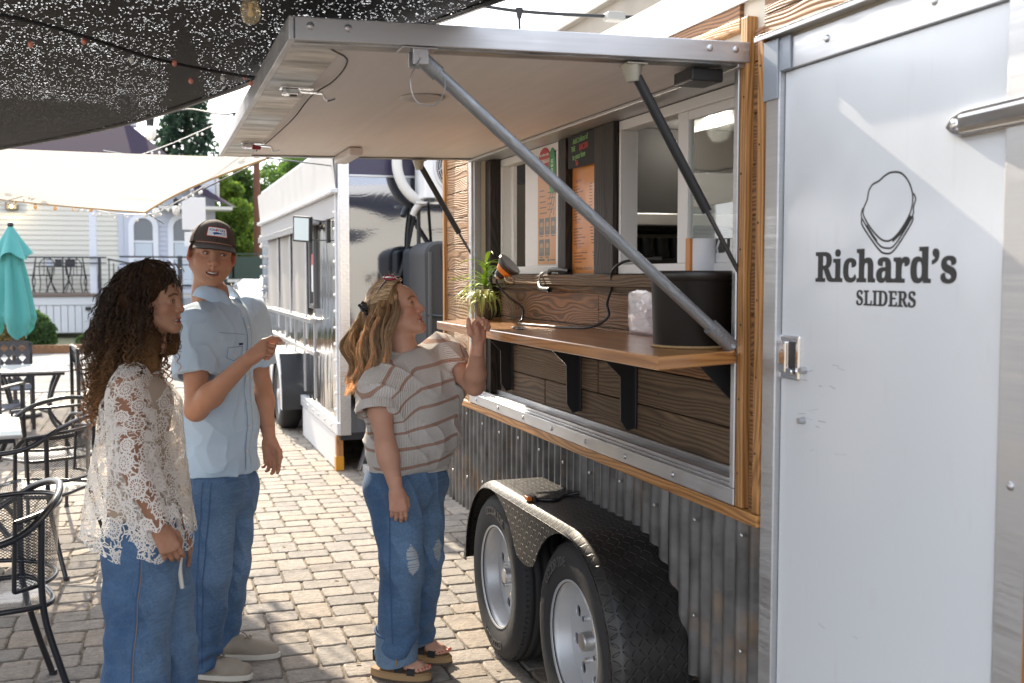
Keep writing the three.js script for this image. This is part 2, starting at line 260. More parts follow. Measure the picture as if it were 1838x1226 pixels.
// ---------- the wood-clad food trailer on the right ----------
const WX = 1.6, Y0 = .92;
const onSide = (g, x, y, z) => { g.applyMatrix4(new THREE.Matrix4().makeBasis(V(0, 0, 1), V(0, 1, 0), V(-1, 0, 0))); g.translate(x, y, z); return g; };
const FT = thing('food_trailer', 'wood clad food trailer with open serving hatch, corrugated skirt and white door', 'food trailer', [2.7, 0, -2.5]);
{
  const zF = -5.87, zB = .9, xi = 1.7, xo = 3.75;
  // body: walls with thickness, floor, roof
  part(FT, 'body_wall', [
    box(WX, xi, .36, 1.0, zF + .06, zB), box(WX, xi, 2.19, 2.5, zF + .06, zB), box(WX, xi, 1.0, 2.19, zF + .06, -5.23), box(WX, xi, 1.0, 2.19, -2.69, zB),
    box(xi, xi + .03, .5, 1.6, -5.23, -2.69), box(xi, xi + .03, 2.19, 2.42, zF + .06, zB), box(xi, xi + .03, 1.6, 2.19, -5.23, -5.14), box(xi, xi + .03, 1.6, 2.19, -2.83, -2.69),
    box(xi, xi + .03, 1.6, 2.19, -4.33, -3.71), box(xo, xo + .06, .36, 2.5, zF, zB), box(WX, xo, .36, 2.5, zB, zB + .06)], cream);
  part(FT, 'front_wall', box(WX, xo, .36, 2.12, zF, zF + .06), mat(.44, .42, .38, .4)); part(FT, 'front_band', box(WX, xo, 2.122, 2.5, zF, zF + .06), mat(.018, .022, .04, .35));  // navy band added so the steel end wall mirrors a dark top
  part(FT, 'floor', box(xi + .03, xo, .42, .5, zF + .06, zB), mat(.12, .12, .12, .6));
  part(FT, 'ceiling', box(xi + .03, xo, 2.42, 2.48, zF + .06, zB), cream);
  // rounded white roof edge and roof
  const rs = new THREE.Shape(); rs.moveTo(0, 0); rs.lineTo(0, .035); rs.quadraticCurveTo(0, .125, .10, .135); rs.lineTo(2.21, .135); rs.lineTo(2.21, 0); rs.closePath();
  const rg = extr(rs, zB - zF + .1); rg.translate(WX - .012, 2.37, zF - .03); part(FT, 'roof', rg, mat(.8, .8, .81, .32, .55));
  part(FT, 'roof_seam', [rbox(WX - .02, WX - .01, 2.365, 2.385, zF - .02, zB, .003)], alu);
  const rb = []; for (let z = -5.7; z < .7; z += .36) rb.push([WX - .02, 2.41, z]); part(FT, 'screw', boltHeads(rb, .009, [-1, 0, 0]), steel).userData.kind = 'stuff';
  // lettering on the front wall, which the neighbour's steel mirrors
  const fl = letters(FB, 'Richard’s', .13, .002, .9); fl.rotateY(Math.PI); fl.translate(2.55, 1.5, zF - .003); part(FT, 'lettering', fl, ink);
  const f2 = letters(FB, 'SLIDERS', .06, .002); f2.rotateY(Math.PI); f2.translate(2.55, 1.39, zF - .003); part(FT, 'lettering', f2, ink);
  // planks of the cladding
  const row = .1385;
  const plankRow = (z0, z1, y0, y1, m, xf = WX - .016) => { for (let y = y0; y < y1 - .02; y += row) { const e = Math.min(y + row - .0045, y1); part(FT, 'plank', rbox(xf + rr(-.002, .002), WX + .004, y, e, z0, z1, .003, 2, rr(0, 2), rr(0, .5)), m); } };
  plankRow(-5.835, -5.372, .945, 2.36, Wd.lit);
  plankRow(-2.622, -2.575, .945, 2.28, Wd.plank);
  plankRow(-1.56, .9, .5, 2.24, Wd.plank);
  for (const [y0, y1] of [[2.325, 2.366]]) for (let z = -5.36; z < -2.7; z += 1.33) part(FT, 'plank', rbox(WX - .014, WX + .004, y0, y1, z, Math.min(z + 1.326, -2.62), .002, 2, rr(0, 2), rr(0, .5)), Wd.plank);
  for (const [y0, y1] of [[2.255, 2.305], [2.309, 2.366]]) part(FT, 'plank', rbox(WX - .014, WX + .004, y0, y1, -2.575, .9, .002, 2, rr(0, 2), rr(0, .5)), Wd.plank);
  const nails = []; for (let z = -5.80; z < -5.38; z += .39) for (let y = .985; y < 2.3; y += row) nails.push([WX - .0175, y + rr(0, .06), z + rr(0, .02)]); for (let z = -5.0; z < -2.75; z += .55) for (let y = 1.05; y < 1.55; y += .132) nails.push([1.6705, y + rr(0, .05), z + rr(-.02, .02)]); for (let y = 1.05; y < 2.3; y += .21) nails.push([1.5655, y, -2.647 + rr(-.006, .006)], [1.5655, y + .07, -2.559]);
  part(FT, 'nail_heads', boltHeads(nails, .0034, [-1, 0, 0]), mat(.03, .025, .022, .6, .4)).userData.kind = 'stuff';
  // wooden trims
  const trim = (x0, y0, y1, z0, z1, along) => part(FT, 'wood_trim', rbox(x0, WX, y0, y1, z0, z1, .004, along, rr(0, 2), rr(0, .5), 2), Wd.trim);
  trim(1.568, .925, 2.365, -5.872, -5.838, 1); trim(1.566, .927, 2.318, -5.370, -5.335, 1); trim(1.566, .952, 2.318, -2.664, -2.628, 1); trim(1.566, .952, 2.25, -2.574, -2.543, 1);
  trim(1.564, .915, .950, -5.872, -2.545, 2); trim(1.566, 2.288, 2.320, -5.333, -2.668, 2); trim(1.567, .3, 2.24, -1.60, -1.565, 1);
  // aluminium frame round the serving opening
  const fr = (name, x0, x1, y0, y1, z0, z1, m = alu) => part(FT, name, rbox(x0, x1, y0, y1, z0, z1, .003), m);
  const frame = part(FT, 'opening_frame', [rbox(1.562, 1.60, .952, 1.002, -5.333, -2.666, .004), rbox(1.575, 1.70, 1.002, 1.010, -5.23, -2.69, .002), rbox(1.583, 1.60, 1.010, 1.022, -5.30, -2.69, .002), rbox(1.655, 1.665, 1.010, 1.03, -5.23, -2.69, .002),
    rbox(1.562, 1.60, 1.002, 2.245, -5.333, -5.23, .004), rbox(1.552, 1.562, 1.01, 2.23, -5.262, -5.248, .002), rbox(1.562, 1.60, 1.002, 2.245, -2.69, -2.666, .004), rbox(1.562, 1.60, 2.19, 2.245, -5.23, -2.69, .004), rbox(1.60, 1.70, 2.182, 2.19, -5.23, -2.69, .002)], alu);
  const bh = []; for (let z = -5.2; z < -2.7; z += .36) bh.push([1.562, .977, z]); for (const b of bh) part(frame, 'bolt', boltHeads([b], .010, [-1, 0, 0]), steel);
  part(FT, 'jamb_board', rbox(1.62, 1.70, 1.01, 2.18, -5.228, -5.145, .003, 1), Wd.black);
  part(FT, 'window_post', rbox(1.665, 1.715, 1.612, 2.18, -4.325, -4.236, .003, 1), Wd.black);
  part(FT, 'window_post', rbox(1.651, 1.715, 1.612, 2.18, -3.898, -3.717, .003, 1, .7), Wd.black);
  part(FT, 'header_board', rbox(1.674, 1.70, 2.166, 2.1815, -5.14, -2.70, .003, 2), Wd.black);
  // planks behind the shelf and the sill
  let y = 1.012, q = 0; const pm = [Wd.grey, Wd.grey, Wd.plank, Wd.plank, Wd.plank];
  while (y < 1.56) { const e = Math.min(y + .132, 1.565); for (const [a, b] of q % 2 ? [[-5.14, -3.9], [-3.897, -2.69]] : [[-5.14, -4.5], [-4.497, -2.69]]) part(FT, 'plank', rbox(1.672 + rr(-.002, .002), 1.70, y, e - .004, a, b, .0035, 2, rr(0, 2), rr(0, .5)), pm[q]); y += .132; q++; }
  part(FT, 'window_sill', [rbox(1.628, 1.715, 1.565, 1.61, -5.14, -2.70, .005, 2, .2, .1), rbox(1.648, 1.70, 1.545, 1.565, -5.14, -2.70, .004, 2, .9, .3)], Wd.grey);
  // sliding windows
  function slider(z0, z1, zm0, zm1, y0, y1, openLeft) {
    const f = .036, w = part(FT, 'sliding_window', [rbox(1.672, 1.735, y0, y0 + f, z0, z1, .004), rbox(1.672, 1.735, y1 - f, y1, z0, z1, .004), rbox(1.672, 1.735, y0 + f, y1 - f, z0, z0 + f, .004), rbox(1.672, 1.735, y0 + f, y1 - f, z1 - f * 1.1, z1, .004), rbox(1.665, 1.672, y0 + f, y1 - f, z0 + f - .01, z0 + f, .001)], vinyl);
    part(w, 'sash', [rbox(1.682, 1.706, y0 + f, y1 - f, zm0, zm1, .003), rbox(1.684, 1.704, y0 + f, y0 + f + .03, zm1, z1 - f * 1.1, .003), rbox(1.684, 1.704, y1 - f - .03, y1 - f, zm1, z1 - f * 1.1, .003), rbox(1.684, 1.704, y0 + f, y1 - f, z1 - f * 1.1 - .02, z1 - f * 1.1, .003)], vinyl);
    part(w, 'pane', box(1.693, 1.695, y0 + f + .03, y1 - f - .03, zm1, z1 - f * 1.1 - .02), glass);
    if (openLeft) { const k = zm0 - .085; part(w, 'sash', [rbox(1.710, 1.730, y0 + f, y1 - f, k, k + .035, .003), rbox(1.710, 1.730, y0 + f, y0 + f + .03, k + .035, zm0, .003), rbox(1.710, 1.730, y0 + f, y1 - f, z0 + f, z0 + f + .05, .003)], vinyl); part(w, 'pane', box(1.719, 1.721, y0 + f + .03, y1 - f, k + .035, zm0 + .3), glass); }
    return w;
  }
  slider(-5.138, -4.328, -4.79, -4.62, 1.612, 2.18, true);
  slider(-3.712, -2.832, -3.256, -3.185, 1.612, 2.18, false);
  // print on the second window
  part(FT, 'lettering', onSide(letters(FS, 'PICK UP', .062, .001, .92), 1.691, 1.658, -3.005), mat(.85, .86, .86, .5));
  // corrugated steel skirt: five lapped sheets
  const P = .0695; let zs = -5.868;
  for (let i = 0; i < 5; i++) { const z1 = i === 4 ? -2.545 : zs + P * 10, n = Math.round((z1 - zs) / P * 10), dx = i % 2 ? .0018 : 0;
    part(FT, 'corrugated_sheet', grid(n, 8, (u, v) => { const z = zs + (z1 - zs) * u, s = Math.cos((z + 5.868) / P * 6.2832); return [1.588 - dx - .0095 * Math.sign(s) * Math.pow(Math.abs(s), .7), .36 + (.915 - .36) * v, z]; }, (u, v) => [zs + (z1 - zs) * u, v * .56]), corr); zs = z1 - .002; }
  const sb = []; for (let z = -5.7; z < -2.6; z += P * 4) for (const yy of [.86, .55]) sb.push([1.577, yy + rr(-.02, .02), z]); part(FT, 'screw', boltHeads(sb, .007, [-1, 0, 0]), steel).userData.kind = 'stuff';
  // shelf on black brackets
  const ss = new THREE.Shape([[1.672, -5.13], [1.60, -5.13], [1.262, -4.82], [1.262, -2.54], [1.64, -2.70], [1.672, -2.70]].map((p) => new THREE.Vector2(p[0], -p[1])));
  const sg = extr(ss, .030, .003); sg.rotateX(-Math.PI / 2); sg.translate(0, 1.362, 0); const sgu = uvBox(sg, 1, 2, .2, .05);
  const bracketG = (z) => { const h = new THREE.Shape([[0, 0], [.03, -.008], [.055, .03], [.058, .19], [.17, .30], [0, .30]].map((q) => new THREE.Vector2(q[0], q[1]))), g = extr(h, .006, .001); g.rotateY(Math.PI); g.translate(1.668, 1.052, z + .003); return g; };
  const shelf = part(FT, 'serving_shelf', sgu, Wd.shelf);
  for (const z of [-4.95, -4.08, -3.55, -2.765]) part(shelf, 'bracket', [bracketG(z), rbox(1.34, 1.67, 1.352, 1.358, z - .016, z + .016, .002), rbox(1.664, 1.670, 1.05, 1.352, z - .018, z + .018, .002)], blackPaint);
  // door
  const door = part(FT, 'door', rbox(1.590, 1.62, .30, 2.138, -2.474, -1.692, .002), whiteDoor, 'white door with black lettering');
  part(door, 'door_frame', [rbox(1.572, 1.60, .30, 2.225, -2.541, -2.476, .005), rbox(1.578, 1.60, .30, 2.225, -1.690, -1.602, .005), rbox(1.580, 1.60, 2.140, 2.222, -2.476, -1.690, .003)], alu);
  part(door, 'corner_plate', [rbox(1.566, 1.573, 2.07, 2.226, -2.545, -2.476, .002), rbox(1.573, 1.580, 2.14, 2.226, -2.476, -2.43, .002)], mat(.30, .33, .37, .45, .4));
  part(door, 'drip_cap', [rbox(1.545, 1.60, 2.236, 2.243, -2.56, -1.58, .002), rbox(1.545, 1.55, 2.228, 2.243, -2.56, -1.58, .002)], mat(.8, .8, .8, .35));
  const L1 = letters(FB, 'Richard’s', .0705, .0010, 1, .0022), b1 = new THREE.Box3().setFromBufferAttribute(L1.attributes.position), wd = b1.max.x - b1.min.x; L1.scale(.5 / wd, 1, 1); part(door, 'lettering', onSide(L1, 1.5905, 1.594, -2.075), ink);
  const L2 = letters(FB, 'SLIDERS', .0345, .0010, 1, .0008), b2 = new THREE.Box3().setFromBufferAttribute(L2.attributes.position); L2.scale(.21 / (b2.max.x - b2.min.x), 1, 1); part(door, 'lettering', onSide(L2, 1.5905, 1.5385, -2.054), ink);
  { // outline of a plain stacked bread emblem
    const ring = (pts, w) => new THREE.TubeGeometry(curve(pts.map(([a, b]) => V(a, b, 0)), true, .5), 90, w, 6, true), line = (pts, w) => tube(pts.map(([a, b]) => [a, b, 0]), w, 40, 6);
    const g = M(ring([[.012, .152], [.045, .147], [.072, .124], [.085, .092], [.078, .058], [.05, .024], [.022, .003], [0, -.002], [-.024, .005], [-.056, .028], [-.084, .058], [-.086, .076], [-.073, .096], [-.068, .116], [-.054, .130], [-.032, .136], [-.012, .146]], .0027),
      line([[-.088, .078], [-.094, .066], [-.088, .05], [-.032, -.006], [0, -.018], [.03, -.010], [.084, .048], [.088, .07], [.095, .088], [.086, .1]], .0026),
      line([[-.092, .056], [-.088, .036], [-.03, -.018], [-.002, -.030], [.028, -.022], [.082, .034], [.087, .05]], .0028),
      line([[-.074, .036], [-.05, .012], [-.035, -.002]], .0042), line([[.02, -.002], [.05, .018], [.08, .052]], .0045));
    g.scale(1, 1, .15); part(door, 'emblem', onSide(g, 1.5900, 1.688, -2.052), ink);
  }
  part(door, 'worn_sticker', onSide(letters(FS, 'illııdll ıuıı', .016, .0005, 1.3), 1.5903, 1.503, -2.075), mat(.62, .63, .64, .7));
  const scuff = []; for (let i = 0; i < 26; i++) { const low = i % 2, y = low ? rr(.42, .75) : rr(1.15, 1.42), z = low ? rr(-2.4, -1.75) : rr(-2.40, -2.2), l = rr(.008, .05), a = rr(-.35, .35); scuff.push(flat([1.5896, y, z], [1.5896, y + Math.sin(a) * l, z + Math.cos(a) * l], .0006, rr(.0006, .0018), [0, 1, 0], .0001)); }
  part(door, 'scuff_marks', scuff, mat(.34, .34, .35, .8)).userData.kind = 'stuff';
  const latch = part(door, 'paddle_latch', [rbox(1.582, 1.594, 1.335, 1.452, -2.478, -2.382, .006, null, 0, 0, 3)], chrome);
  part(latch, 'paddle', [rbox(1.574, 1.584, 1.352, 1.436, -2.466, -2.432, .005, null, 0, 0, 2)], chrome); part(latch, 'recess', rbox(1.5805, 1.584, 1.352, 1.436, -2.428, -2.396, .002), blackPaint); part(latch, 'lock', bar([1.582, 1.358, -2.412], [1.572, 1.358, -2.412], .010, .010, 14), chrome);
  for (const [yy, zz] of [[1.365, -2.362], [1.235, -2.365]]) part(door, 'stud', bar([1.592, yy, zz], [1.572, yy, zz], .009, .008, 12), steel);
  const hs = new THREE.Shape(); hs.moveTo(0, 0); hs.quadraticCurveTo(.015, .022, .05, .027); hs.lineTo(.34, .036); hs.lineTo(.34, -.016); hs.lineTo(.05, -.022); hs.quadraticCurveTo(.015, -.018, 0, 0);
  const hinge = part(door, 'strap_hinge', [onSide(extr(hs, .008, .005), 1.588, 1.915, -1.852), onSide(extr(new THREE.Shape([[.05, .012], [.34, .02], [.34, -.004], [.05, -.008]].map((p) => new THREE.Vector2(...p))), .008, .008), 1.578, 1.915, -1.852)], chrome);
  for (const z of [-1.822, -1.765]) part(hinge, 'bolt', boltHeads([[1.572, 1.917, z]], .012, [-1, 0, 0]), chrome);
  part(door, 'rivet', boltHeads([[1.58, 2.185, -2.28], [1.578, 1.2, -1.65], [1.58, 2.185, -1.9]], .010, [-1, 0, 0]), steel);
  // tread-plate fender over two wheels
  const w1 = -4.24, w2 = -3.38, wy = .345, R = .415, top = .745, xo2 = 1.336;
  const prof = []; for (let a = 180; a >= 90; a -= 7.5) prof.push([w1 + Math.cos(a * Math.PI / 180) * R, wy - .02 + Math.sin(a * Math.PI / 180) * (top - wy + .02)]);
  for (let a = 90; a >= 0; a -= 7.5) prof.push([w2 + Math.cos(a * Math.PI / 180) * R, wy - .02 + Math.sin(a * Math.PI / 180) * (top - wy + .02)]); prof.push([w2 + R + .01, .2]);
  let acc = [0]; for (let i = 1; i < prof.length; i++) acc.push(acc[i - 1] + Math.hypot(prof[i][0] - prof[i - 1][0], prof[i][1] - prof[i - 1][1]));
  const nP = prof.length - 1, at = (v) => { const k = v * nP, i = Math.min(nP - 1, Math.floor(k)), t = k - i; return [lerp(prof[i][0], prof[i + 1][0], t), lerp(prof[i][1], prof[i + 1][1], t), lerp(acc[i], acc[i + 1], t)]; };
  const fender = part(FT, 'fender', grid(14, nP, (u, v) => { const [z, yy] = at(v), e = Math.max(0, 1 - u / .16), drop = (1 - Math.sqrt(Math.max(0, 1 - e * e))) * .03; const cx = z < w1 ? w1 : z > w2 ? w2 : z, nz = z - cx, ny = yy - wy, l = Math.hypot(nz, ny) || 1; return [xo2 + (WX - .004 - xo2) * u, yy - ny / l * drop, z - nz / l * drop]; }, (u, v) => [u * .26, at(v)[2]]), treadDark, 'black tread plate fender over the two trailer wheels');
  const sk = new THREE.Shape(), rin = .372; sk.moveTo(w1 - R, .32); for (const [z, yy] of prof.slice(1, -2)) { const cx = z < w1 ? w1 : z > w2 ? w2 : z, nz = z - cx, ny = yy - wy, l = Math.hypot(nz, ny); sk.lineTo(z - nz / l * .028, yy - ny / l * .028); } sk.lineTo(w2 + R - .028, .22); sk.lineTo(w2 + rin - .01, .22); sk.lineTo(w2 + rin, wy);
  for (let a = 10; a <= 142; a += 6) sk.lineTo(w2 + Math.cos(a * Math.PI / 180) * rin, wy + Math.sin(a * Math.PI / 180) * rin);
  sk.quadraticCurveTo(-3.70, .525, -3.745, .515); sk.quadraticCurveTo(-3.81, .50, -3.875, .515); sk.quadraticCurveTo(-3.92, .525, w1 + Math.cos(38 * Math.PI / 180) * rin, wy + Math.sin(38 * Math.PI / 180) * rin);
  for (let a = 40; a <= 180; a += 6) sk.lineTo(w1 + Math.cos(a * Math.PI / 180) * rin, wy + Math.sin(a * Math.PI / 180) * rin); sk.lineTo(w1 - rin, .32);
  const skg = uvBox(onSide(extr(sk, .004, 0, 8), xo2 + .002, 0, 0), 1); part(fender, 'skirt_plate', skg, treadDark);
  part(fender, 'marker_light', [rbox(1.352, 1.372, .745, .763, -3.865, -3.825, .004)], mat(.5, .12, .01, .25)); part(fender, 'marker_base', [rbox(1.372, 1.385, .742, .768, -3.875, -3.81, .003), tube([[1.385, .75, -3.84], [1.45, .752, -3.80], [1.52, .748, -3.87], [1.585, .76, -3.86]], .007, 20, 6)], blackPaint);
  // wheels
  const tp = [[.205, -.085], [.235, -.098], [.29, -.104], [.322, -.094], [.338, -.078], [.345, -.06], [.345, -.045], [.336, -.042], [.336, -.037], [.345, -.034], [.346, -.012], [.337, -.009], [.337, .009], [.346, .012], [.345, .034], [.336, .037], [.336, .042], [.345, .045], [.345, .06], [.338, .078], [.322, .094], [.29, .104], [.235, .098], [.205, .085]];
  const tyreG = lathe(tp, 72, [1, 0, 0]), rimG = lathe([[.207, -.088], [.214, -.094], [.217, -.086], [.205, -.078], [.197, -.066], [.190, -.03], [.178, .0], [.178, .09]], 60, [1, 0, 0]);
  const ds = oval(0, 0, .186, .186, 48); for (let i = 0; i < 8; i++) { const a = i * Math.PI / 4 + .3; ds.holes.push(oval(Math.cos(a) * .138, Math.sin(a) * .138, .0215, .0215, 20, THREE.Path)); }
  const tread = []; for (let i = 0; i < 90; i++) for (const s of [-1, 1]) { const b = new THREE.BoxGeometry(.016, .006, .007); b.translate(s * .071, .340, 0); b.rotateX(i * 6.2832 / 90 + (s > 0 ? .03 : 0)); tread.push(b); }
  function wheel(z, turn, lab) {
    const xc = 1.452, w = new THREE.Object3D(); const put = (g) => { g.rotateX(turn); g.translate(xc, wy - .003, z); return g; };
    const hubM = part(FT, 'wheel', put(M(lathe([[0, -.06], [.028, -.06], [.033, -.056], [.034, -.02], [.05, -.012], [.06, .0], [.06, .05]], 24, [1, 0, 0]))), steel, lab);
    part(hubM, 'tyre', put(M(tyreG.clone(), ...tread.map((t) => t.clone()))), rubber);
    const disc = extr(ds, .006, .002, 24); disc.rotateY(Math.PI / 2); disc.translate(-.02, 0, 0);
    part(hubM, 'rim', put(M(rimG.clone(), disc)), mat(.50, .51, .52, .38, .35)); part(hubM, 'brake_drum', put(lathe([[0, .02], [.172, .02], [.172, .08]], 40, [1, 0, 0])), blackMatt);  // dark disc added behind the rim so its holes read as shade
    const nuts = []; for (let i = 0; i < 5; i++) { const a = i * 1.2566 + .2; nuts.push(bar([-.04, Math.sin(a) * .076, Math.cos(a) * .076], [-.01, Math.sin(a) * .076, Math.cos(a) * .076], .010, .011, 6)); } for (const n of nuts) part(hubM, 'wheel_nut', put(n), chrome);
    const word = 'GOODRIDE', lg = []; for (let s = 0; s < 2; s++) [...word].forEach((ch, i) => { const g = letters(FS, ch, .034, .002, 1.15); g.translate(0, .262, 0); g.rotateZ(-(i - 3.5) * .108 + s * Math.PI); onSide(g, -.1035, 0, 0); lg.push(g); }); part(hubM, 'lettering', put(M(lg)), mat(.05, .05, .052, .5));
    part(FT, 'axle', bar([1.5, wy - .003, z], [2.6, wy - .003, z], .035), blackMatt);
    return hubM;
  }
  wheel(w1, .05, 'wheel under the front of the fender'); wheel(w2, -.55, 'wheel under the rear of the fender');
  part(FT, 'frame_rail', [box(1.72, 1.80, .30, .36, zF, zB), box(1.75, 3.6, .30, .36, zF, zF + .08), box(2.3, 2.42, .42, .5, zF - 1.3, zF)], blackMatt);
  // hatch
  const cy = (x) => 2.190 + (x - 1.58) * .018, hx0 = .335, hx1 = 1.575, hz0 = -5.285, hz1 = -2.635;
  const hatch = part(FT, 'hatch', grid(2, 2, (u, v) => { const x = lerp(hx0 + .01, hx1, u); return [x, cy(x) + .004, lerp(hz0 + .01, hz1 - .01, v)]; }, (u, v) => [u * 1.24, v * 2.65]), new THREE.MeshPhysicalMaterial({ roughness: .5, side: THREE.DoubleSide, map: tex(512, 512, (u, v) => { const k = .80 + .08 * (fbt(u * 60, v * 3, 60, 3, 3) - .5) + .06 * (fbt(u * 4, v * 4, 4, 4, 3) - .5); return [k * 1.03, k * .955, k * .90]; }, true, .7, .7) }), 'raised hatch of pale panel in an aluminium frame');
  part(hatch, 'top_skin', grid(2, 2, (u, v) => { const x = lerp(hx0 + .01, hx1, u); return [x, cy(x) + .05, lerp(hz0 + .01, hz1 - .01, v)]; }), whitePaint);
  const edge = (x0, z0, x1, z1, w, h0, h1, m, name, r = .003) => { const n = Math.hypot(x1 - x0, z1 - z0), g = new RoundedBoxGeometry(w, h1 - h0, n, 2, r); uvBox(g); g.rotateY(Math.atan2(x1 - x0, z1 - z0)); const gg = uvBox(g); const sl = (cy(x1) - cy(x0)) / n; const p = gg.attributes.position, mx = (x0 + x1) / 2, mz = (z0 + z1) / 2, my = (cy(x0) + cy(x1)) / 2 + (h0 + h1) / 2; for (let i = 0; i < p.count; i++) { const a = ((p.getX(i)) * (x1 - x0) + p.getZ(i) * (z1 - z0)) / n; p.setXYZ(i, p.getX(i) + mx, p.getY(i) + my + a * sl, p.getZ(i) + mz); } return part(hatch, name, gg, m); };
  edge(hx0, hz1, hx1, hz1, .018, 0, .056, alu, 'edge_channel'); edge(hx0, hz0, hx1, hz0, .018, 0, .056, alu, 'edge_channel'); edge(hx0, hz0 - .009, hx0, hz1 + .009, .018, -.001, .057, alu, 'edge_channel');
  edge(hx0 + .07, hz0, hx0 + .07, hz1 - .07, .125, -.003, .002, aluOld, 'edge_strip', .001); edge(hx0 + .005, hz1 - .038, hx1 - .02, hz1 - .038, .060, -.0035, .0015, aluOld, 'edge_strip', .001); edge(hx0 + .1, hz0 + .03, hx1 - .02, hz0 + .03, .045, -.0035, .0015, aluOld, 'edge_strip', .001);
  for (const x of [.378, .468, 1.45, 1.53]) part(hatch, 'bolt', boltHeads([[x, cy(x) + .034, hz1 + .009]], .010, [0, 0, 1]), steel);
  part(hatch, 'hinge_rail', [rbox(1.545, 1.60, 2.178, 2.19, -5.29, -2.64, .003), bar([1.56, 2.20, -5.29], [1.56, 2.20, -2.64], .010), rbox(1.585, 1.60, 2.19, 2.262, -5.29, -2.66, .002)], alu);
  const lg = ball([.845, cy(.845), -3.41], .075, [1, .12, 1], 28, 10); part(hatch, 'recessed_lamp', lg, mat(.55, .50, .47, .4), 'round flat lamp in the hatch, not lit');
  part(hatch, 'bar_lamp', rbox(.86, .92, cy(.9) - .035, cy(.9), -5.23, -4.82, .004), mat(.62, .57, .54, .35, .3));
  const latch1 = (z, red) => { const x = .43, Y = cy(x), g = part(hatch, 'hatch_latch', [rbox(x - .05, x + .05, Y - .008, Y - .003, z - .03, z + .02, .003), rbox(x - .045, x + .005, Y - .026, Y - .008, z - .02, z + .012, .004), flat([x + .01, Y - .014, z], [x + .075, Y - .018, z + .012], .03, .005), flat([x + .075, Y - .018, z + .012], [x + .085, Y - .04, z + .016], .03, .004), flat([x + .085, Y - .04, z + .016], [x + .11, Y - .032, z + .02], .03, .004), bar([x - .03, Y - .02, z - .025], [x - .03, Y - .02, z + .03], .007)], chrome); if (red) part(g, 'red_lever', rbox(x - .005, x + .03, Y - .032, Y - .012, z - .012, z + .014, .003), mat(.28, .012, .012, .3)); else part(g, 'black_keeper', rbox(x - .022, x + .0, Y - .03, Y - .012, z - .012, z + .006, .002), blackPaint); };
  latch1(-3.28, false); latch1(-4.70, true);
  part(hatch, 'loose_wire', [tube([[.44, cy(.44) - .004, -2.70], [.50, cy(.5) - .006, -2.82], [.512, cy(.5) - .008, -3.1], [.49, cy(.5) - .007, -3.4], [.497, cy(.5) - .008, -3.9], [.488, cy(.5) - .006, -4.5], [.47, cy(.5) - .005, -5.0]], .0022, 60, 5)], blackMatt);
  part(hatch, 'speaker_box', [rbox(1.43, 1.53, 2.145, 2.182, -2.80, -2.69, .006, null, 0, 0, 2)], blackPaint, 'small black box under the hatch near its hinge');
  // brace pole and gas struts
  const pole = part(FT, 'brace_pole', [bar([.655, 2.150, -2.655], [1.575, 1.395, -2.68], .0165, .0165, 18), bar([.645, 2.158, -2.655], [.70, 2.113, -2.656], .0205, .0205, 18), bar([1.49, 1.465, -2.678], [1.585, 1.387, -2.68], .023, .021, 18)], galv, 'long galvanised brace pole across the opening');
  part(pole, 'pole_bracket', [rbox(.60, .69, 2.166, 2.171, -2.69, -2.62, .002), rbox(.628, .668, 2.128, 2.168, -2.685, -2.679, .003), rbox(.628, .668, 2.128, 2.168, -2.631, -2.625, .003), bar([.648, 2.15, -2.69], [.648, 2.15, -2.62], .008)], steel);
  part(pole, 'end_bolt', [bar([1.56, 1.40, -2.712], [1.56, 1.40, -2.645], .012, .012, 8), ball([1.582, 1.388, -2.655], .014)], chrome);
  part(pole, 'wire_loop', tube([[.645, 2.14, -2.62], [.618, 2.09, -2.61], [.632, 2.035, -2.61], [.68, 2.03, -2.61], [.705, 2.07, -2.615], [.708, 2.10, -2.63]], .0018, 30, 5), steel);
  const strut = (a, m, b, lab) => { const s = part(FT, 'gas_strut', [bar(a, m, .0145, .0145, 14)], blackPaint, lab); part(s, 'strut_rod', bar(m, b, .0065, .0065, 10), mat(.10, .10, .11, .25, .8)); part(s, 'strut_mount', [rbox(a[0] - .03, a[0] + .03, a[1] + .012, a[1] + .017, a[2] - .03, a[2] + .03, .002), bar([a[0], a[1] - .03, a[2]], [a[0] - .005, a[1] + .016, a[2]], .019, .03, 6)], mat(.42, .40, .33, .5, .6)); };
  strut([1.245, 2.158, -2.672], [1.47, 1.785, -2.668], [1.612, 1.55, -2.665], 'gas strut at the near end of the hatch'); strut([1.285, 2.16, -5.25], [1.50, 1.82, -5.29], [1.612, 1.645, -5.31], 'gas strut at the far end of the hatch');
  const strutFoot = part(FT, 'strut_bracket', [flat([1.60, 1.36, -2.675], [1.60, 1.30, -2.68], .03, .006), flat([1.615, 1.545, -2.675], [1.615, 1.30, -2.675], .018, .008)], blackPaint);
}
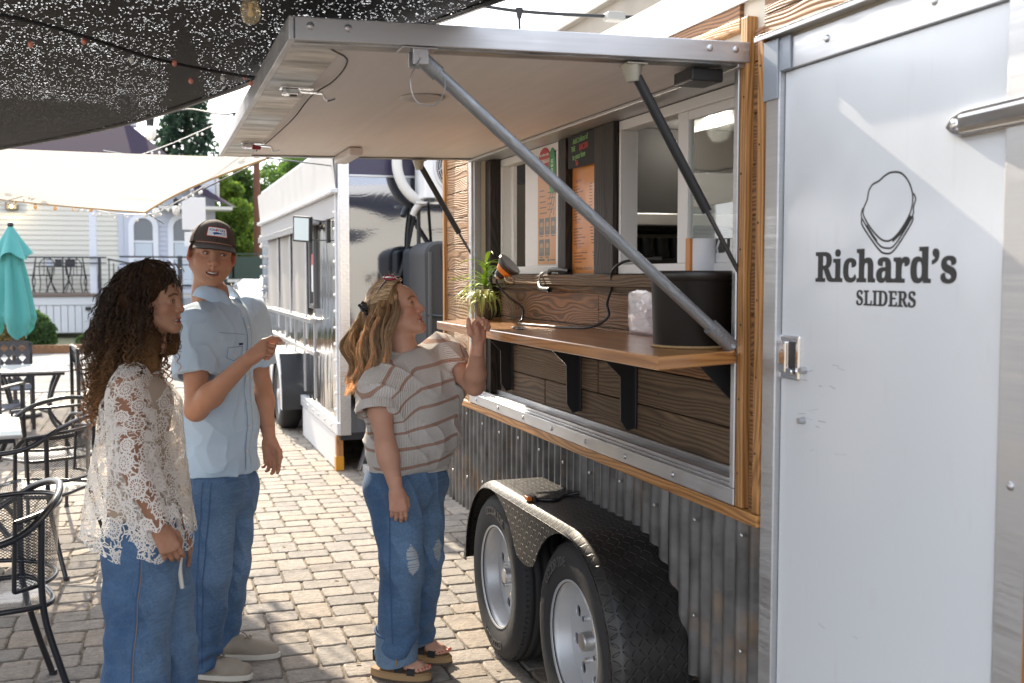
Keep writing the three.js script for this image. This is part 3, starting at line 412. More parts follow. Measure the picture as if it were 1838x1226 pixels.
// ---------- ground: pavers, street, pavement ----------
{
  const sand = new THREE.MeshStandardMaterial({ roughness: 1, map: tex(512, 512, (u, v) => { const a = fbt(u * 70, v * 70, 70, 70, 3), b = fbt(u * 9, v * 9, 9, 9, 3), k = .16 + .16 * (a - .45) + .12 * (b - .5); return [k * 1.22, k, k * .74]; }), bumpMap: tex(256, 256, (u, v) => fbt(u * 60, v * 60, 60, 60, 3), false), bumpScale: .006 });
  sand.map.repeat.set(1.2, 1.2); sand.bumpMap.repeat.set(2, 2);
  const gg = uvBox(new THREE.PlaneGeometry(500, 500).rotateX(-Math.PI / 2)); gg.translate(0, -.016, -150); ground('ground', gg, sand);
  const paving = ground('paving', uvBox(new THREE.PlaneGeometry(9.2, 17.4).rotateX(-Math.PI / 2)).translate(-.9, -.011, -7.4), sand);
  const U = .158, gap = .0085;
  function paver(w, d, sd) {                                          // tumbled block: uneven outline, rounded top edge
    const out = [], N = 5; const e = (a, b, n) => { for (let i = 0; i < n; i++) out.push([lerp(a[0], b[0], i / n), lerp(a[1], b[1], i / n)]); };
    const x = w / 2, z = d / 2, c = .007; e([-x + c, -z], [x - c, -z], N); e([x, -z + c], [x, z - c], N); e([x - c, z], [-x + c, z], N); e([-x, z - c], [-x, -z + c], N);
    const o = out.map(([a, b], i) => [a + n3(i * .7, sd, 1.5) * .005, b + n3(i * .7, sd, 7.5) * .005]), p = [], ix = [], n = o.length;
    for (const [s, y] of [[0, -.03], [0, -.008], [.0045, -.0015], [.011, 0]]) for (const [a, b] of o) { const l = Math.hypot(a, b); p.push(a * (1 - s / l), y + (y > -.005 ? n3(a * 30, sd, b * 30) * .0016 : 0), b * (1 - s / l)); }
    p.push(0, .0006, 0);
    for (let r = 0; r < 3; r++) for (let i = 0; i < n; i++) { const j = (i + 1) % n, a = r * n + i, b = r * n + j; ix.push(a, a + n, b, b, a + n, b + n); }
    for (let i = 0; i < n; i++) ix.push(3 * n + i, 4 * n, 3 * n + (i + 1) % n);
    const g = new THREE.BufferGeometry(); g.setAttribute('position', new THREE.Float32BufferAttribute(p, 3)); g.setIndex(ix); g.computeVertexNormals();
    const uv = new Float32Array(p.length / 3 * 2); for (let i = 0; i < p.length / 3; i++) { uv[i * 2] = p[i * 3] + sd * .37; uv[i * 2 + 1] = p[i * 3 + 2] + sd * .61; } g.setAttribute('uv', new THREE.BufferAttribute(uv, 2)); return g;
  }
  const stone = tex(512, 512, (u, v) => { const a = vn(u * 170, v * 170, 170, 170), b = fbt(u * 40, v * 40, 40, 40, 3), c = fbt(u * 6, v * 6, 6, 6, 3); let k = .86 + .5 * (b - .45) + .35 * (c - .45); if (a > .90) k *= .45; else if (a < .07) k *= 1.25; return [k, k, k]; }, true, 1.6, 1.6);
  const stoneB = tex(256, 256, (u, v) => fbt(u * 34, v * 34, 34, 34, 4), false, 2.2, 2.2);
  const tints = [[.305, .262, .218], [.32, .278, .236], [.275, .242, .208], [.315, .262, .21], [.262, .236, .208]];
  const mats = tints.map((t) => new THREE.MeshStandardMaterial({ color: C(...t), map: stone, bumpMap: stoneB, bumpScale: .004, roughness: .88 }));
  const kinds = [[1, 1], [1.5, 1], [1, 1.5]].map(([a, b], q) => [0, 1, 2, 3].map((i) => paver(a * U - gap, b * U - gap, q * 9 + i * 2.3)));
  const list = [], x00 = -5.2, z00 = 1.0, nc = 54, nr = 108;
  for (let c = 0; c < nc; c++) for (let r = 0; r < nr; r++) {
    const x = x00 + c * U, z = z00 - r * U;
    if (c % 2 === 0) { const ph = (c / 2) % 2 ? 2 : 0, k = (r + ph) % 4; if (k === 1) list.push([1, x + .75 * U, z - U / 2]); else if (k === 3) list.push([1, x + .25 * U, z - U / 2]); else list.push([0, x + U / 2, z - U / 2]); }
    else { const ph = ((c - 1) / 2) % 2 ? 2 : 0; if ((r + ph) % 4 === 2) list.push([2, x + U / 2, z - .75 * U], [2, x + U / 2, z - 2.25 * U]); }
  }
  camera.updateMatrixWorld(); camera.updateProjectionMatrix();
  const inv = camera.matrixWorldInverse, rows = [];
  for (const [k, x, z] of list) {
    if (x > 3.4 || z < -16) continue;
    const p = V(x, 0, z).applyMatrix4(inv), w = p.z < -.3 ? [p.x / -p.z, p.y / -p.z] : [9, 9], inView = Math.abs(w[0]) < .50 && Math.abs(w[1]) < .335 && x < 1.7;
    rows.push({ k, x, z, d: p.length(), inView, y: -.001 + rr(-.002, .002), rx: rr(-.006, .006), rz: rr(-.006, .006), t: Math.floor(rnd() * 5), v: Math.floor(rnd() * 4) });
  }
  const near = new Set(rows.filter((r) => r.inView).sort((a, b) => a.d - b.d).slice(0, 300)), buckets = tints.map(() => []);
  for (const r of rows) {
    const g = kinds[r.k][r.v];
    if (near.has(r)) { const o = new THREE.Mesh(g, mats[r.t]); o.name = 'paver'; o.position.set(r.x, r.y, r.z); o.rotation.set(r.rx, 0, r.rz); o.castShadow = o.receiveShadow = true; paving.add(o); }
    else { if (!r.inView && r.z < -13) continue; const h = g.toNonIndexed(); h.rotateX(r.rx); h.rotateZ(r.rz); h.translate(r.x, r.y, r.z); const c = new Float32Array(h.attributes.position.count * 3); for (let i = 0; i < c.length; i++) c[i] = tints[r.t][i % 3]; h.setAttribute('color', new THREE.BufferAttribute(c, 3)); buckets[0].push(h); }
  }
  const rest = new THREE.Mesh(mergeGeometries(buckets[0]), new THREE.MeshStandardMaterial({ vertexColors: true, map: stone, bumpMap: stoneB, bumpScale: .004, roughness: .88 })); rest.name = 'pavers_beyond'; rest.userData.kind = 'stuff'; rest.castShadow = rest.receiveShadow = true; paving.add(rest);
  // street, pavement and kerb beyond the paving
  ground('street', uvBox(new THREE.PlaneGeometry(80, 8.2).rotateX(-Math.PI / 2)).translate(0, -.004, -20.1), asphaltM);
  ground('kerb', M(rbox(-14, 12, -.05, .02, -16.05, -15.9, .01), rbox(-14, 3, -.05, .10, -24.3, -24.12, .02)), mat(.36, .34, .31, .9));
  ground('pavement', box(-14, 12, -.05, .012, -22.6, -20.6), mat(.20, .205, .215, .85));
  ground('lawn', grid(60, 14, (u, v) => [-14 + 30 * u, .03 + .08 * fb3(u * 20, 1, v * 5), -24.3 - 9 * v]), mat(.12, .12, .06, .95));
  // a few leaves and crumbs on the paving
  const bits = []; for (let i = 0; i < 120; i++) { const x = rr(-1.6, 1.5), z = rr(-9, -3.4), s = rr(.006, .016), g = new THREE.PlaneGeometry(s, s * 1.7, 1, 1); g.rotateX(-1.57 + rr(-.3, .3)); g.rotateY(rr(0, 6)); g.translate(x, .004, z); bits.push(g); }
  const o = ground('fallen_leaves', mergeGeometries(bits), mat(.16, .10, .04, .9), 'stuff', 'small dry leaves scattered over the pavers');
}
// ---------- steel food trailer behind ----------
const ST = thing('food_trailer', 'silver steel food trailer with rolled-down curtains and three wheels behind the wood clad one', 'food trailer', [2.6, 0, -11.7]);
{
  const X = 1.46, zn = -8.7, zf = -14.9;
  part(ST, 'body_wall', [box(X, X + .05, .32, 2.3, zf, zn - .03), box(3.8, 3.85, .32, 2.9, zf, zn), box(X, 3.85, .32, 2.3, zf, zf + .05)], sideSteel);
  part(ST, 'roof', box(X, 3.85, 2.66, 2.72, zf, zn), vinyl); part(ST, 'floor', box(X, 3.85, .26, .32, zf, zn), blackMatt);
  part(ST, 'end_wall', grid(24, 24, (u, v) => [X + .085 + 2.28 * u, .32 + 2.08 * v, zn + .004 * fb3(u * 3, v * 3, 2)], (u, v) => [u * 2.28, v * 2.08]), mirrorSteel, 'mirror polished end wall');
  part(ST, 'end_panel', box(X + .085, 3.8, 2.42, 2.66, zn - .03, zn), mat(.04, .035, .07, .3)); part(ST, 'end_trim', [rbox(X + .085, 3.8, 2.40, 2.418, zn - .01, zn + .012, .003)], alu);  // dark blue reflection painted as the upper panel's own colour
  part(ST, 'corner_plate', [rbox(X + .004, X + .084, .30, 2.66, zn - .01, zn + .008, .002, 1), rbox(X - .004, X + .004, .30, 2.66, zn - .10, zn + .008, .002, 1)], treadLight);
  part(ST, 'corner_trim', rbox(X - .016, X - .004, .36, 2.62, zn - .12, zn - .075, .003), whitePaint);
  // white vinyl fascia, cornice and awning rail
  part(ST, 'fascia', grid(70, 6, (u, v) => [X - .02 - .03 * v + .008 * fb3(u * 26, v, 3), 2.30 + .36 * v, lerp(zn - .02, zf, u)]), mat(.50, .485, .465, .8));
  part(ST, 'cornice', [rbox(X - .065, X, 2.265, 2.305, zf, zn, .01)], whitePaint);
  part(ST, 'header_panel', rbox(X - .012, X, 2.08, 2.262, zf, zn - .12, .002), mat(.38, .37, .365, .5, .2)); part(ST, 'awning_rail', [rbox(X - .10, X - .013, 2.055, 2.085, zf + .5, zn - .95, .004), rbox(X - .10, X - .085, 2.02, 2.055, zf + .5, zn - .95, .003)], mat(.30, .30, .31, .4, .6));
  const cur = new THREE.MeshPhysicalMaterial({ color: C(.30, .275, .245), roughness: .6, transmission: .15, thickness: 0, side: THREE.DoubleSide });
  for (const [z0, z1] of [[-12.6, -11.55], [-11.5, -10.35], [-13.9, -12.66]]) part(ST, 'curtain', grid(30, 4, (u, v) => [X - .03 + .007 * Math.sin(u * 9 + v * 2) + .006 * fb3(u * 6, v * 2, z0), 1.22 + .84 * v, lerp(z0, z1, u)]), cur);
  for (const z of [-12.63, -11.525, -10.32]) part(ST, 'curtain_post', rbox(X - .05, X - .035, 1.0, 2.06, z - .02, z + .02, .003), alu);
  part(ST, 'service_window', [rbox(X - .03, X, 1.3, 2.06, -10.26, -10.20, .003), rbox(X - .03, X, 1.3, 1.34, -10.20, -9.95, .003), rbox(X - .03, X, 1.3, 2.06, -9.97, -9.92, .003)], mat(.10, .10, .10, .4)); part(ST, 'notice', box(X - .014, X - .010, 1.45, 1.75, -10.17, -9.99), mat(.75, .74, .72, .6));part(ST, 'notice', box(X - .016, X - .013, 1.70, 1.80, -10.15, -10.01), mat(.55, .05, .05, .6));
  part(ST, 'counter', [rbox(X - .06, X, 1.16, 1.20, -13.9, -10.0, .004), rbox(X - .03, X, .86, .90, -13.9, -9.95, .003)], mat(.4, .4, .41, .35, .9));
  for (const z of [-12.3, -11.5, -10.8, -10.1]) part(ST, 'side_seam', rbox(X - .010, X, .45, 1.16, z - .012, z + .012, .002), alu);
  part(ST, 'lower_rail', [rbox(X - .03, X + .02, .30, .40, zf, zn, .006)], whitePaint);
  const scr = []; for (let z = zf + .3; z < zn; z += .35) scr.push([X - .03, .35, z]); part(ST, 'screw', boltHeads(scr, .014, [-1, 0, 0]), steel).userData.kind = 'stuff';
  part(ST, 'skirt_panel', [rbox(X - .02, X, .0, .29, -10.85, zn - .12, .003), rbox(X - .012, X - .002, .02, .29, -9.8, -9.76, .002)], mat(.62, .61, .60, .6));
  part(ST, 'skirt_post', rbox(X - .03, X + .03, 0, .29, zn - .12, zn - .06, .004, 1), Wd.shelf); part(ST, 'marker', rbox(X - .034, X + .034, 0, .12, zn - .124, zn - .056, .004), mat(.62, .28, .02, .5), 'orange painted foot of the skirt post');
  part(ST, 'leg_jack', [bar([2.1, 0, -8.75], [2.1, .35, -8.78], .03), flat([1.7, .06, -8.72], [2.2, .32, -8.74], .04, .02), rbox(2.0, 2.2, 0, .02, -8.85, -8.65, .004), flat([1.62, .0, -8.72], [1.72, .3, -8.76], .05, .03)], steel);
  part(ST, 'chock_block', [rbox(1.62, 1.88, 0, .07, -8.62, -8.42, .006), rbox(1.66, 1.84, .07, .13, -8.60, -8.44, .006)], mat(.42, .40, .38, .9));
  // three wheels under a scalloped fender
  const ws = [-11.45, -12.3, -13.15], r = .36;
  for (const z of ws) { const w = part(ST, 'wheel', lathe([[0, -.10], [.05, -.10], [.06, -.07], [.19, -.05], [.225, -.09]], 36, [1, 0, 0], [X - .10, r, z]), mat(.66, .66, .66, .35, .6)); part(w, 'tyre', lathe([[.215, -.10], [.26, -.115], [.33, -.105], [.355, -.08], [.36, 0], [.355, .08], [.3, .11], [.22, .1]], 44, [1, 0, 0], [X - .09, r, z]), rubber); }
  const fs = new THREE.Shape(), fr = .40; fs.moveTo(-14.0, .25); fs.lineTo(-13.7, .72); fs.lineTo(-11.2, .80); fs.quadraticCurveTo(-10.98, .76, -10.92, .25); fs.lineTo(-11.05, .25); for (const z of [-11.45, -12.3, -13.15]) for (let a = 8; a <= 172; a += 12) fs.lineTo(z + Math.cos(a * Math.PI / 180) * fr, r + Math.sin(a * Math.PI / 180) * fr * .86); fs.lineTo(-13.56, .25);
  part(ST, 'fender', [onSide(extr(fs, .008, 0), X - .21, 0, 0), grid(14, 1, (u, v) => [X - .215 + .215 * v, .80 - .08 * Math.pow(u, 2), lerp(-11.2, -13.7, u)])], whitePaint); part(ST, 'fender_end', grid(1, 8, (u, v) => [X - .215 + .215 * u, .80 - .55 * v, -11.2 + .28 * Math.sin(Math.min(1, v * 1.4) * 1.57)]), blackPaint);
  // flood light
  const fl = part(ST, 'flood_light', rbox(-.09, .09, -.11, .11, -.02, .02, .006), blackPaint); fl.geometry.rotateY(-.75); fl.geometry.rotateX(.12); fl.geometry.translate(X - .20, 2.0, -9.35);
  const lens = part(fl, 'lens', rbox(-.075, .075, -.095, .095, .0195, .0225, .002), mat(.62, .70, .70, .15)); lens.geometry.rotateY(-.75); lens.geometry.rotateX(.12); lens.geometry.translate(X - .20, 2.0, -9.35);
  part(fl, 'bracket', [flat([X - .2, 2.09, -9.37], [X, 2.06, -9.25], .02, .01), flat([X - .2, 1.91, -9.37], [X, 1.90, -9.22], .02, .01), rbox(X - .02, X, 1.88, 2.08, -9.27, -9.19, .003)], blackPaint);
  const bl = []; for (let y = .5; y < 2.2; y += .135) bl.push(ball([X - .018, y, zn - .125], .013, [1, 1, 1], 8, 6), ball([X - .02, y, zf + .06], .02, [1, 1, 1], 8, 6)); part(ST, 'bead_lights', bl, mat(.85, .85, .83, .2)).userData.kind = 'stuff';
  // door hinge trims on the end
  part(ST, 'end_conduit', [tube([[1.93, 1.55, zn + .02], [1.99, 1.7, zn + .02], [2.06, 2.02, zn + .02], [2.10, 2.2, zn + .03]], .018, 24, 8), tube([[2.0, 1.2, zn + .02], [2.02, 1.9, zn + .025], [2.05, 2.15, zn + .03]], .014, 24, 8)], blackMatt);
}
{ // air conditioner on its bracket with a wrapped hose
  const a = thing('air_conditioner', 'white outdoor air conditioner with round fan grille on the steel trailer', 'air conditioner', [2.45, 2.2, -8.5]), y0 = 2.21, y1 = 2.72, x0 = 2.07, x1 = 2.85, z = -8.28;
  part(a, 'case', rbox(x0, x1, y0, y1, -8.62, z, .012, null, 0, 0, 2), mat(.78, .78, .77, .35));
  part(a, 'fan_ring', [lathe([[.20, 0], [.228, .004], [.232, .012], [.226, .018], [.215, .014]], 48, [0, 0, 1], [2.37, 2.46, z])], mat(.7, .7, .7, .35)); part(a, 'fan_well', lathe([[0, .002], [.205, .002]], 40, [0, 0, 1], [2.37, 2.46, z]), mat(.05, .05, .055, .6));
  const gr = []; for (let i = 1; i < 12; i++) gr.push(new THREE.TorusGeometry(i * .0175 + .008, .0022, 5, 44).translate(2.37, 2.46, z + .016)); for (let i = 0; i < 12; i++) { const q = []; for (let k = 0; k <= 6; k++) { const t = i * .5236 + k * .12, rr_ = .03 + k * .028; q.push([2.37 + Math.cos(t) * rr_, 2.46 + Math.sin(t) * rr_, z + .018]); } gr.push(tube(q, .0025, 14, 5)); } part(a, 'grille', gr, mat(.72, .72, .72, .35));
  for (const x of [2.12, 2.75]) part(a, 'bracket', [flat([x, 2.195, -8.69], [x, 2.195, -8.24], .035, .03), flat([x + .10, 1.85, -8.68], [x - .02, 2.18, -8.3], .045, .02, [1, 0, 0]), flat([x, 1.82, -8.69], [x, 2.19, -8.69], .04, .02, [1, 0, 0])], blackPaint); part(a, 'bracket_rail', rbox(2.0, 2.9, 2.165, 2.185, -8.36, -8.30, .003), steel);
  solo('insulated_hose', 'thick off white wrapped hose curving from the steel wall to the air conditioner', 'hose', [tube([[2.02, 2.74, -8.66], [1.93, 2.62, -8.6], [1.915, 2.45, -8.56], [1.97, 2.30, -8.53], [2.08, 2.205, -8.50], [2.2, 2.225, -8.46], [2.3, 2.235, -8.5]], .042, 50, 12), tube([[1.93, 2.61, -8.6], [2.0, 2.63, -8.58], [2.045, 2.56, -8.57]], .024, 16, 8), tube([[2.1, 2.2, -8.5], [2.05, 2.14, -8.5], [2.03, 2.09, -8.52]], .028, 12, 8)], mat(.62, .60, .56, .7));
}
{ // plastic tank and propane bottle in the gap between the trailers
  const t = thing('water_tank', 'tall grey moulded plastic tank standing between the two trailers', 'tank', [2.15, 0, -7.9]), m = mat(.026, .026, .028, .6);
  const s = new THREE.Shape(); s.moveTo(-.26, 0); s.lineTo(.26, 0); s.lineTo(.28, 1.75); s.quadraticCurveTo(.28, 1.83, .2, 1.84); s.lineTo(-.2, 1.84); s.quadraticCurveTo(-.28, 1.83, -.28, 1.75); s.closePath();
  const g = extr(s, .5, .02); g.translate(2.25, 0, -8.32); part(t, 'tank_body', g, m); part(t, 'shoulder', rbox(2.0, 2.5, 1.80, 1.845, -8.28, -7.84, .02, null, 0, 0, 2), m);
  part(t, 'moulded_rib', [tube([[1.985, 1.78, -7.79], [1.985, 1.3, -7.79], [1.985, .6, -7.79]], .016, 10, 8), tube([[2.08, 1.82, -7.79], [2.10, 1.66, -7.79], [2.13, 1.585, -7.79], [2.2, 1.555, -7.79], [2.4, 1.55, -7.79]], .014, 30, 8)], mat(.055, .055, .058, .5)); part(t, 'badge', [rbox(2.19, 2.27, 1.335, 1.36, -7.80, -7.782, .008), lathe([[0, .012], [.02, .012], [.024, 0]], 20, [0, 0, 1], [2.235, 1.5, -7.80])], mat(.17, .17, .18, .4)); part(t, 'blue_band', tube([[1.96, 1.31, -7.79], [2.1, 1.30, -7.785], [2.46, 1.30, -7.79]], .010, 16, 8), mat(.04, .045, .055, .4));
  const t2 = thing('plastic_tub', 'dark blue plastic bin half hidden behind the grey tank', 'bin', [1.95, 0, -8.45]); part(t2, 'bin_body', rbox(1.96, 2.3, .5, 1.82, -8.62, -8.38, .04, null, 0, 0, 3), mat(.012, .015, .022, .55)); part(t2, 'bin_stand', rbox(1.98, 2.28, 0, .5, -8.60, -8.40, .01), blackMatt);
  const p = thing('propane_bottle', 'pale rounded gas bottle on the trailer drawbar beneath the shelf end', 'gas bottle', [1.85, .5, -6.3]); part(p, 'bottle', lathe([[0, .0], [.12, .0], [.15, .04], [.155, .1], [.155, .68], [.13, .78], [.07, .83], [.03, .84]], 32, null, [1.85, .50, -6.3]), mat(.62, .52, .52, .35)); part(p, 'valve', [bar([1.85, 1.33, -6.3], [1.85, 1.39, -6.3], .02), lathe([[.07, 0], [.10, 0], [.10, .1], [.09, .1]], 24, null, [1.85, 1.28, -6.3])], mat(.5, .42, .42, .4)); part(p, 'tray', box(1.68, 2.1, .47, .5, -6.5, -6.1), blackMatt);
}
{ // plain tan building behind the trailers
  const b = thing('tan_building', 'tan stucco building with a flat parapet rising behind the wood clad trailer', 'building', [7, 0, -12]);
  part(b, 'wall', box(5.4, 12, 0, 4.9, -32, 2), new THREE.MeshStandardMaterial({ roughness: .95, map: tex(256, 256, (u, v) => { const k = .36 + .14 * (fbt(u * 6, v * 6, 6, 6, 4) - .5); return [k * 1.05, k * .93, k * .78]; }, true, .3, .3) })); part(b, 'parapet', rbox(5.3, 5.55, 4.9, 5.05, -32, 2, .01), mat(.5, .47, .42, .8));
}
// ---------- cream building with deck on the left ----------
{
  const b = thing('cream_building', 'cream clapboard building with a dark purple roof and arched windows behind the street', 'building', [-2, 0, -33]);
  const wallC = mat(.64, .62, .545, .7), wallB = mat(.50, .53, .60, .7), trimW = mat(.72, .74, .78, .55);
  const boards = (x0, x1, z, m, name) => { const g = []; for (let y = 1.1; y < 4.5; y += .13) { const q = grid(1, 1, (u, v) => [lerp(x0, x1, u), y + .132 * v, z + .018 * (1 - v)]); g.push(q); } const o = part(b, name, g, m); o.userData.kind = 'stuff'; };
  part(b, 'wall', [box(-14, -.73, 0, 4.5, -31.3, -31.02), box(-.73, 1.78, 0, 4.2, -31.6, -31.02), box(-14, 1.78, 0, 4.5, -40, -39.8), box(1.7, 1.78, 0, 4.2, -40, -31.1)], wallC);
  boards(-14, -.74, -31.01, wallC, 'clapboards'); boards(-.38, 1.78, -31.005, wallB, 'clapboards'); part(b, 'corner_board', [rbox(-.76, -.62, 1, 4.5, -31.05, -30.95, .01), rbox(-.62, -.40, 1, 4.3, -31.02, -30.97, .005)], wallB);
  for (const [x0, x1, yt] of [[-.36, .13, 3.14], [.66, 1.16, 3.14]]) {
    const r = (x1 - x0) / 2, cx = (x0 + x1) / 2, arc = (R, hole) => { const s = hole ? new THREE.Path() : new THREE.Shape(); s.moveTo(cx - R, 1.30); s.lineTo(cx - R, yt - r); s.absarc(cx, yt - r, R, Math.PI, 0, true); s.lineTo(cx + R, 1.30); s.closePath(); return s; };
    const s = arc(r + .14); s.holes.push(arc(r, true)); const w = part(b, 'arched_window', extr(s, .07).translate(0, 0, -31.0), trimW);
    part(w, 'pane', extr(arc(r), .01).translate(0, 0, -30.99), mat(.05, .065, .08, .04, 0, { clearcoat: 1 })); part(w, 'window_bar', [rbox(x0, x1, 2.02, 2.08, -30.98, -30.95, .004), rbox(x0, x1, 2.48, 2.53, -30.98, -30.95, .004)], trimW); part(w, 'blind', box(x0 + .02, x1 - .02, 1.34, 2.48, -30.978, -30.972), mat(.52, .58, .63, .6));
  }
  part(b, 'wall_notice', [box(1.3, 2.1, 1.5, 1.72, -30.99, -30.97)], mat(.7, .7, .72, .5));
  const tri = (...p) => { const g = new THREE.BufferGeometry(); g.setAttribute('position', new THREE.Float32BufferAttribute(p.flat(), 3)); g.computeVertexNormals(); return g; };
  const roofM = mat(.035, .026, .042, .95, 0, { specularIntensity: .15 });
  part(b, 'roof', [tri([-14, 4.5, -30.7], [1.2, 4.3, -30.7], [-1.2, 6.9, -36]), tri([-14, 4.5, -30.7], [-1.2, 6.9, -36], [-14, 6.9, -36]), tri([1.2, 4.3, -30.7], [1.9, 4.3, -41], [-1.2, 6.9, -36]), tri([1.9, 4.3, -41], [-14, 4.5, -41], [-1.2, 6.9, -36]), tri([-14, 4.5, -41], [-14, 6.9, -36], [-1.2, 6.9, -36])], roofM);
  const bay = part(b, 'bay_roof', [tri([.2, 4.2, -30.3], [2.2, 3.45, -30.3], [1.0, 4.35, -31.2]), tri([2.2, 3.45, -30.3], [2.4, 3.5, -31.5], [1.0, 4.35, -31.2])], roofM); part(bay, 'soffit', rbox(.3, 2.2, 3.36, 3.45, -31, -30.3, .01), mat(.6, .58, .52, .6));
  part(b, 'chimney', rbox(-.75, -.25, 6.2, 7.2, -36, -35.6, .02), mat(.62, .63, .66, .6)); part(b, 'vent_pipe', bar([1.9, 3.7, -32], [1.9, 4.35, -32], .06), steel);
  const wl = part(b, 'wall_lamp', rbox(-3.5, -3.2, 3.30, 3.50, -31.0, -30.85, .02), mat(.04, .04, .04, .5)); part(wl, 'lamp_lens', ball([-3.35, 3.38, -30.84], .05), new THREE.MeshStandardMaterial({ color: C(.9, .8, .5), emissive: C(1, .75, .35), emissiveIntensity: 1.2, roughness: .4 }));
  const pl = new THREE.PointLight(C(1, .75, .4), .5); pl.position.set(-3.35, 3.38, -30.76); pl.name = 'wall_lamp_light'; pl.castShadow = true; scene.add(pl);
  // deck
  const d = thing('deck', 'raised deck with white skirting and iron railing before the cream building', 'deck', [-4, 0, -30]), white = mat(.60, .61, .63, .6);
  part(d, 'deck_floor', rbox(-14, -1.24, 1.06, 1.14, -31, -28.95, .01), mat(.16, .12, .10, .8)); part(d, 'fascia', rbox(-14, -1.28, .85, 1.06, -29.05, -29.0, .01), white);
  for (let x = -4.4; x < -1.4; x += .165) part(d, 'skirt_board', rbox(x, x + .152, .16, .845, -29.04, -29.02 + rr(-.004, .004), .004), white);
  part(d, 'skirt_board', rbox(-14, -4.42, .16, .845, -29.04, -29.02, .004), white); part(d, 'skirt_latch', [box(-1.52, -1.38, .72, .80, -29, -28.96), box(-2.9, -2.72, .28, .33, -29, -28.97)], blackMatt); part(d, 'porch_post', rbox(-1.40, -1.23, 1.1, 4.4, -29.3, -29.1, .01), mat(.62, .64, .70, .6)); part(d, 'porch_post', rbox(-7.4, -7.2, 1.1, 4.4, -29.3, -29.1, .01), mat(.62, .64, .70, .6));
  const iron = mat(.03, .03, .034, .5);
  const rail = part(d, 'railing', [flat([-14, 2.04, -29.05], [-1.0, 2.04, -29.05], .04, .04), flat([-14, 1.90, -29.05], [-1.0, 1.90, -29.05], .03, .03)], iron);
  for (let x = -13; x < -1; x += 1.22) part(rail, 'rail_post', flat([x, 1.14, -29.05], [x, 2.04, -29.05], .035, .035, [1, 0, 0]), iron);
  part(rail, 'newel_post', rbox(-1.21, -1.13, .4, 2.06, -29.1, -29.02, .006), iron);
  const st = part(d, 'stair_rail', [flat([-.96, 2.0, -28.95], [-.30, 1.86, -28.0], .04, .04), flat([-.30, 1.86, -28.0], [-.16, 1.35, -27.4], .04, .04), flat([-.96, 1.2, -28.95], [-.2, .5, -27.4], .03, .03)], iron); for (let i = 0; i < 7; i++) part(st, 'baluster', flat([-.94 + i * .115, 1.15 - i * .1, -28.95 + i * .22], [-.94 + i * .115, 1.98 - i * .085, -28.95 + i * .22], .03, .03, [1, 0, 0]), iron);
  part(d, 'stair_side', box(-1.2, .6, 0, .9, -28.6, -27.8), mat(.36, .36, .37, .8));
  const f = thing('railing', 'dark iron handrail running right beside the ramp to the arched windows', 'railing', [.2, 0, -29.4]); part(f, 'top_rail', flat([-.7, 2.07, -29.4], [1.25, 2.06, -29.4], .045, .045), iron); part(f, 'middle_rail', flat([-.7, 1.88, -29.4], [1.25, 1.86, -29.4], .03, .03), iron); for (const x of [.12, .78, 1.2]) part(f, 'post', rbox(x - (x > .7 ? .06 : .02), x + (x > .7 ? .06 : .02), .2, 2.1, -29.43, -29.37, .004), iron);
  const ramp = box(-.6, 1.75, 0, 1.0, -31, -29.5); part(d, 'ramp', ramp, mat(.38, .39, .42, .8));
  // table and iron chairs on the deck
  const tb_ = thing('patio_table', 'small black iron table on the far deck', 'table', [-2.15, 1.14, -30.1]); part(tb_, 'table_top', rbox(-2.75, -1.6, 1.80, 1.83, -30.5, -29.8, .01), iron); for (const [x, s] of [[-2.4, 1], [-1.95, -1]]) { part(tb_, 'leg', tube([[x - .12 * s, 1.14, -30.1], [x, 1.45, -30.1], [x + .06 * s, 1.8, -30.1]], .018, 12, 6), iron); part(tb_, 'leg', tube([[x + .16 * s, 1.14, -30.0], [x + .02 * s, 1.45, -30.0], [x - .06 * s, 1.8, -30.0]], .018, 12, 6), iron); }
  for (const [x, m, w] of [[-2.42, mat(.5, .53, .58, .5), .07], [-2.2, iron, .08], [-1.92, iron, .12]]) { const k = thing('napkin_holder', ['light grey box on the deck table', 'black narrow box on the deck table', 'wider black box at the right of the deck table'][x < -2.3 ? 0 : x < -2 ? 1 : 2], 'holder', [x, 1.83, -30.1]); part(k, 'holder_case', rbox(x - w, x + w, 1.83, 2.0, -30.15, -30.05, .01), m); part(k, 'rim', rbox(x - w * 1.08, x + w * 1.08, 1.99, 2.01, -30.16, -30.04, .004), iron); }
  const ch = thing('iron_chair', 'leftmost black iron chair on the far deck', 'chair', [0, 0, 0], 'iron chairs on the deck');
  part(ch, 'seat', [new THREE.TorusGeometry(.2, .014, 6, 24).rotateX(1.5708).translate(0, .45, 0), new THREE.TorusGeometry(.11, .01, 5, 20).rotateX(1.5708).translate(0, .45, 0)], iron); for (const [x, z] of [[-.17, -.15], [.17, -.15], [-.17, .15], [.17, .15]]) part(ch, 'leg', tube([[x, .45, z], [x * .9, .25, z * .9], [x * 1.25, 0, z * 1.25]], .013, 10, 6), iron);
  part(ch, 'backrest', [tube([[-.19, .45, .16], [-.2, .75, .2], [-.1, .88, .22], [0, .91, .22], [.1, .88, .22], [.2, .75, .2], [.19, .45, .16]], .014, 30, 6), ...[-.08, 0, .08].map((x) => tube([[x, .45, .18], [x, .88, .22]], .009, 4, 5))], iron);
  const spots = [[-2.95, 1.7], [-2.6, .4], [-1.75, -.4], [-1.42, -1.6]]; ch.position.set(spots[0][0], 1.14, -30); ch.rotation.y = spots[0][1];
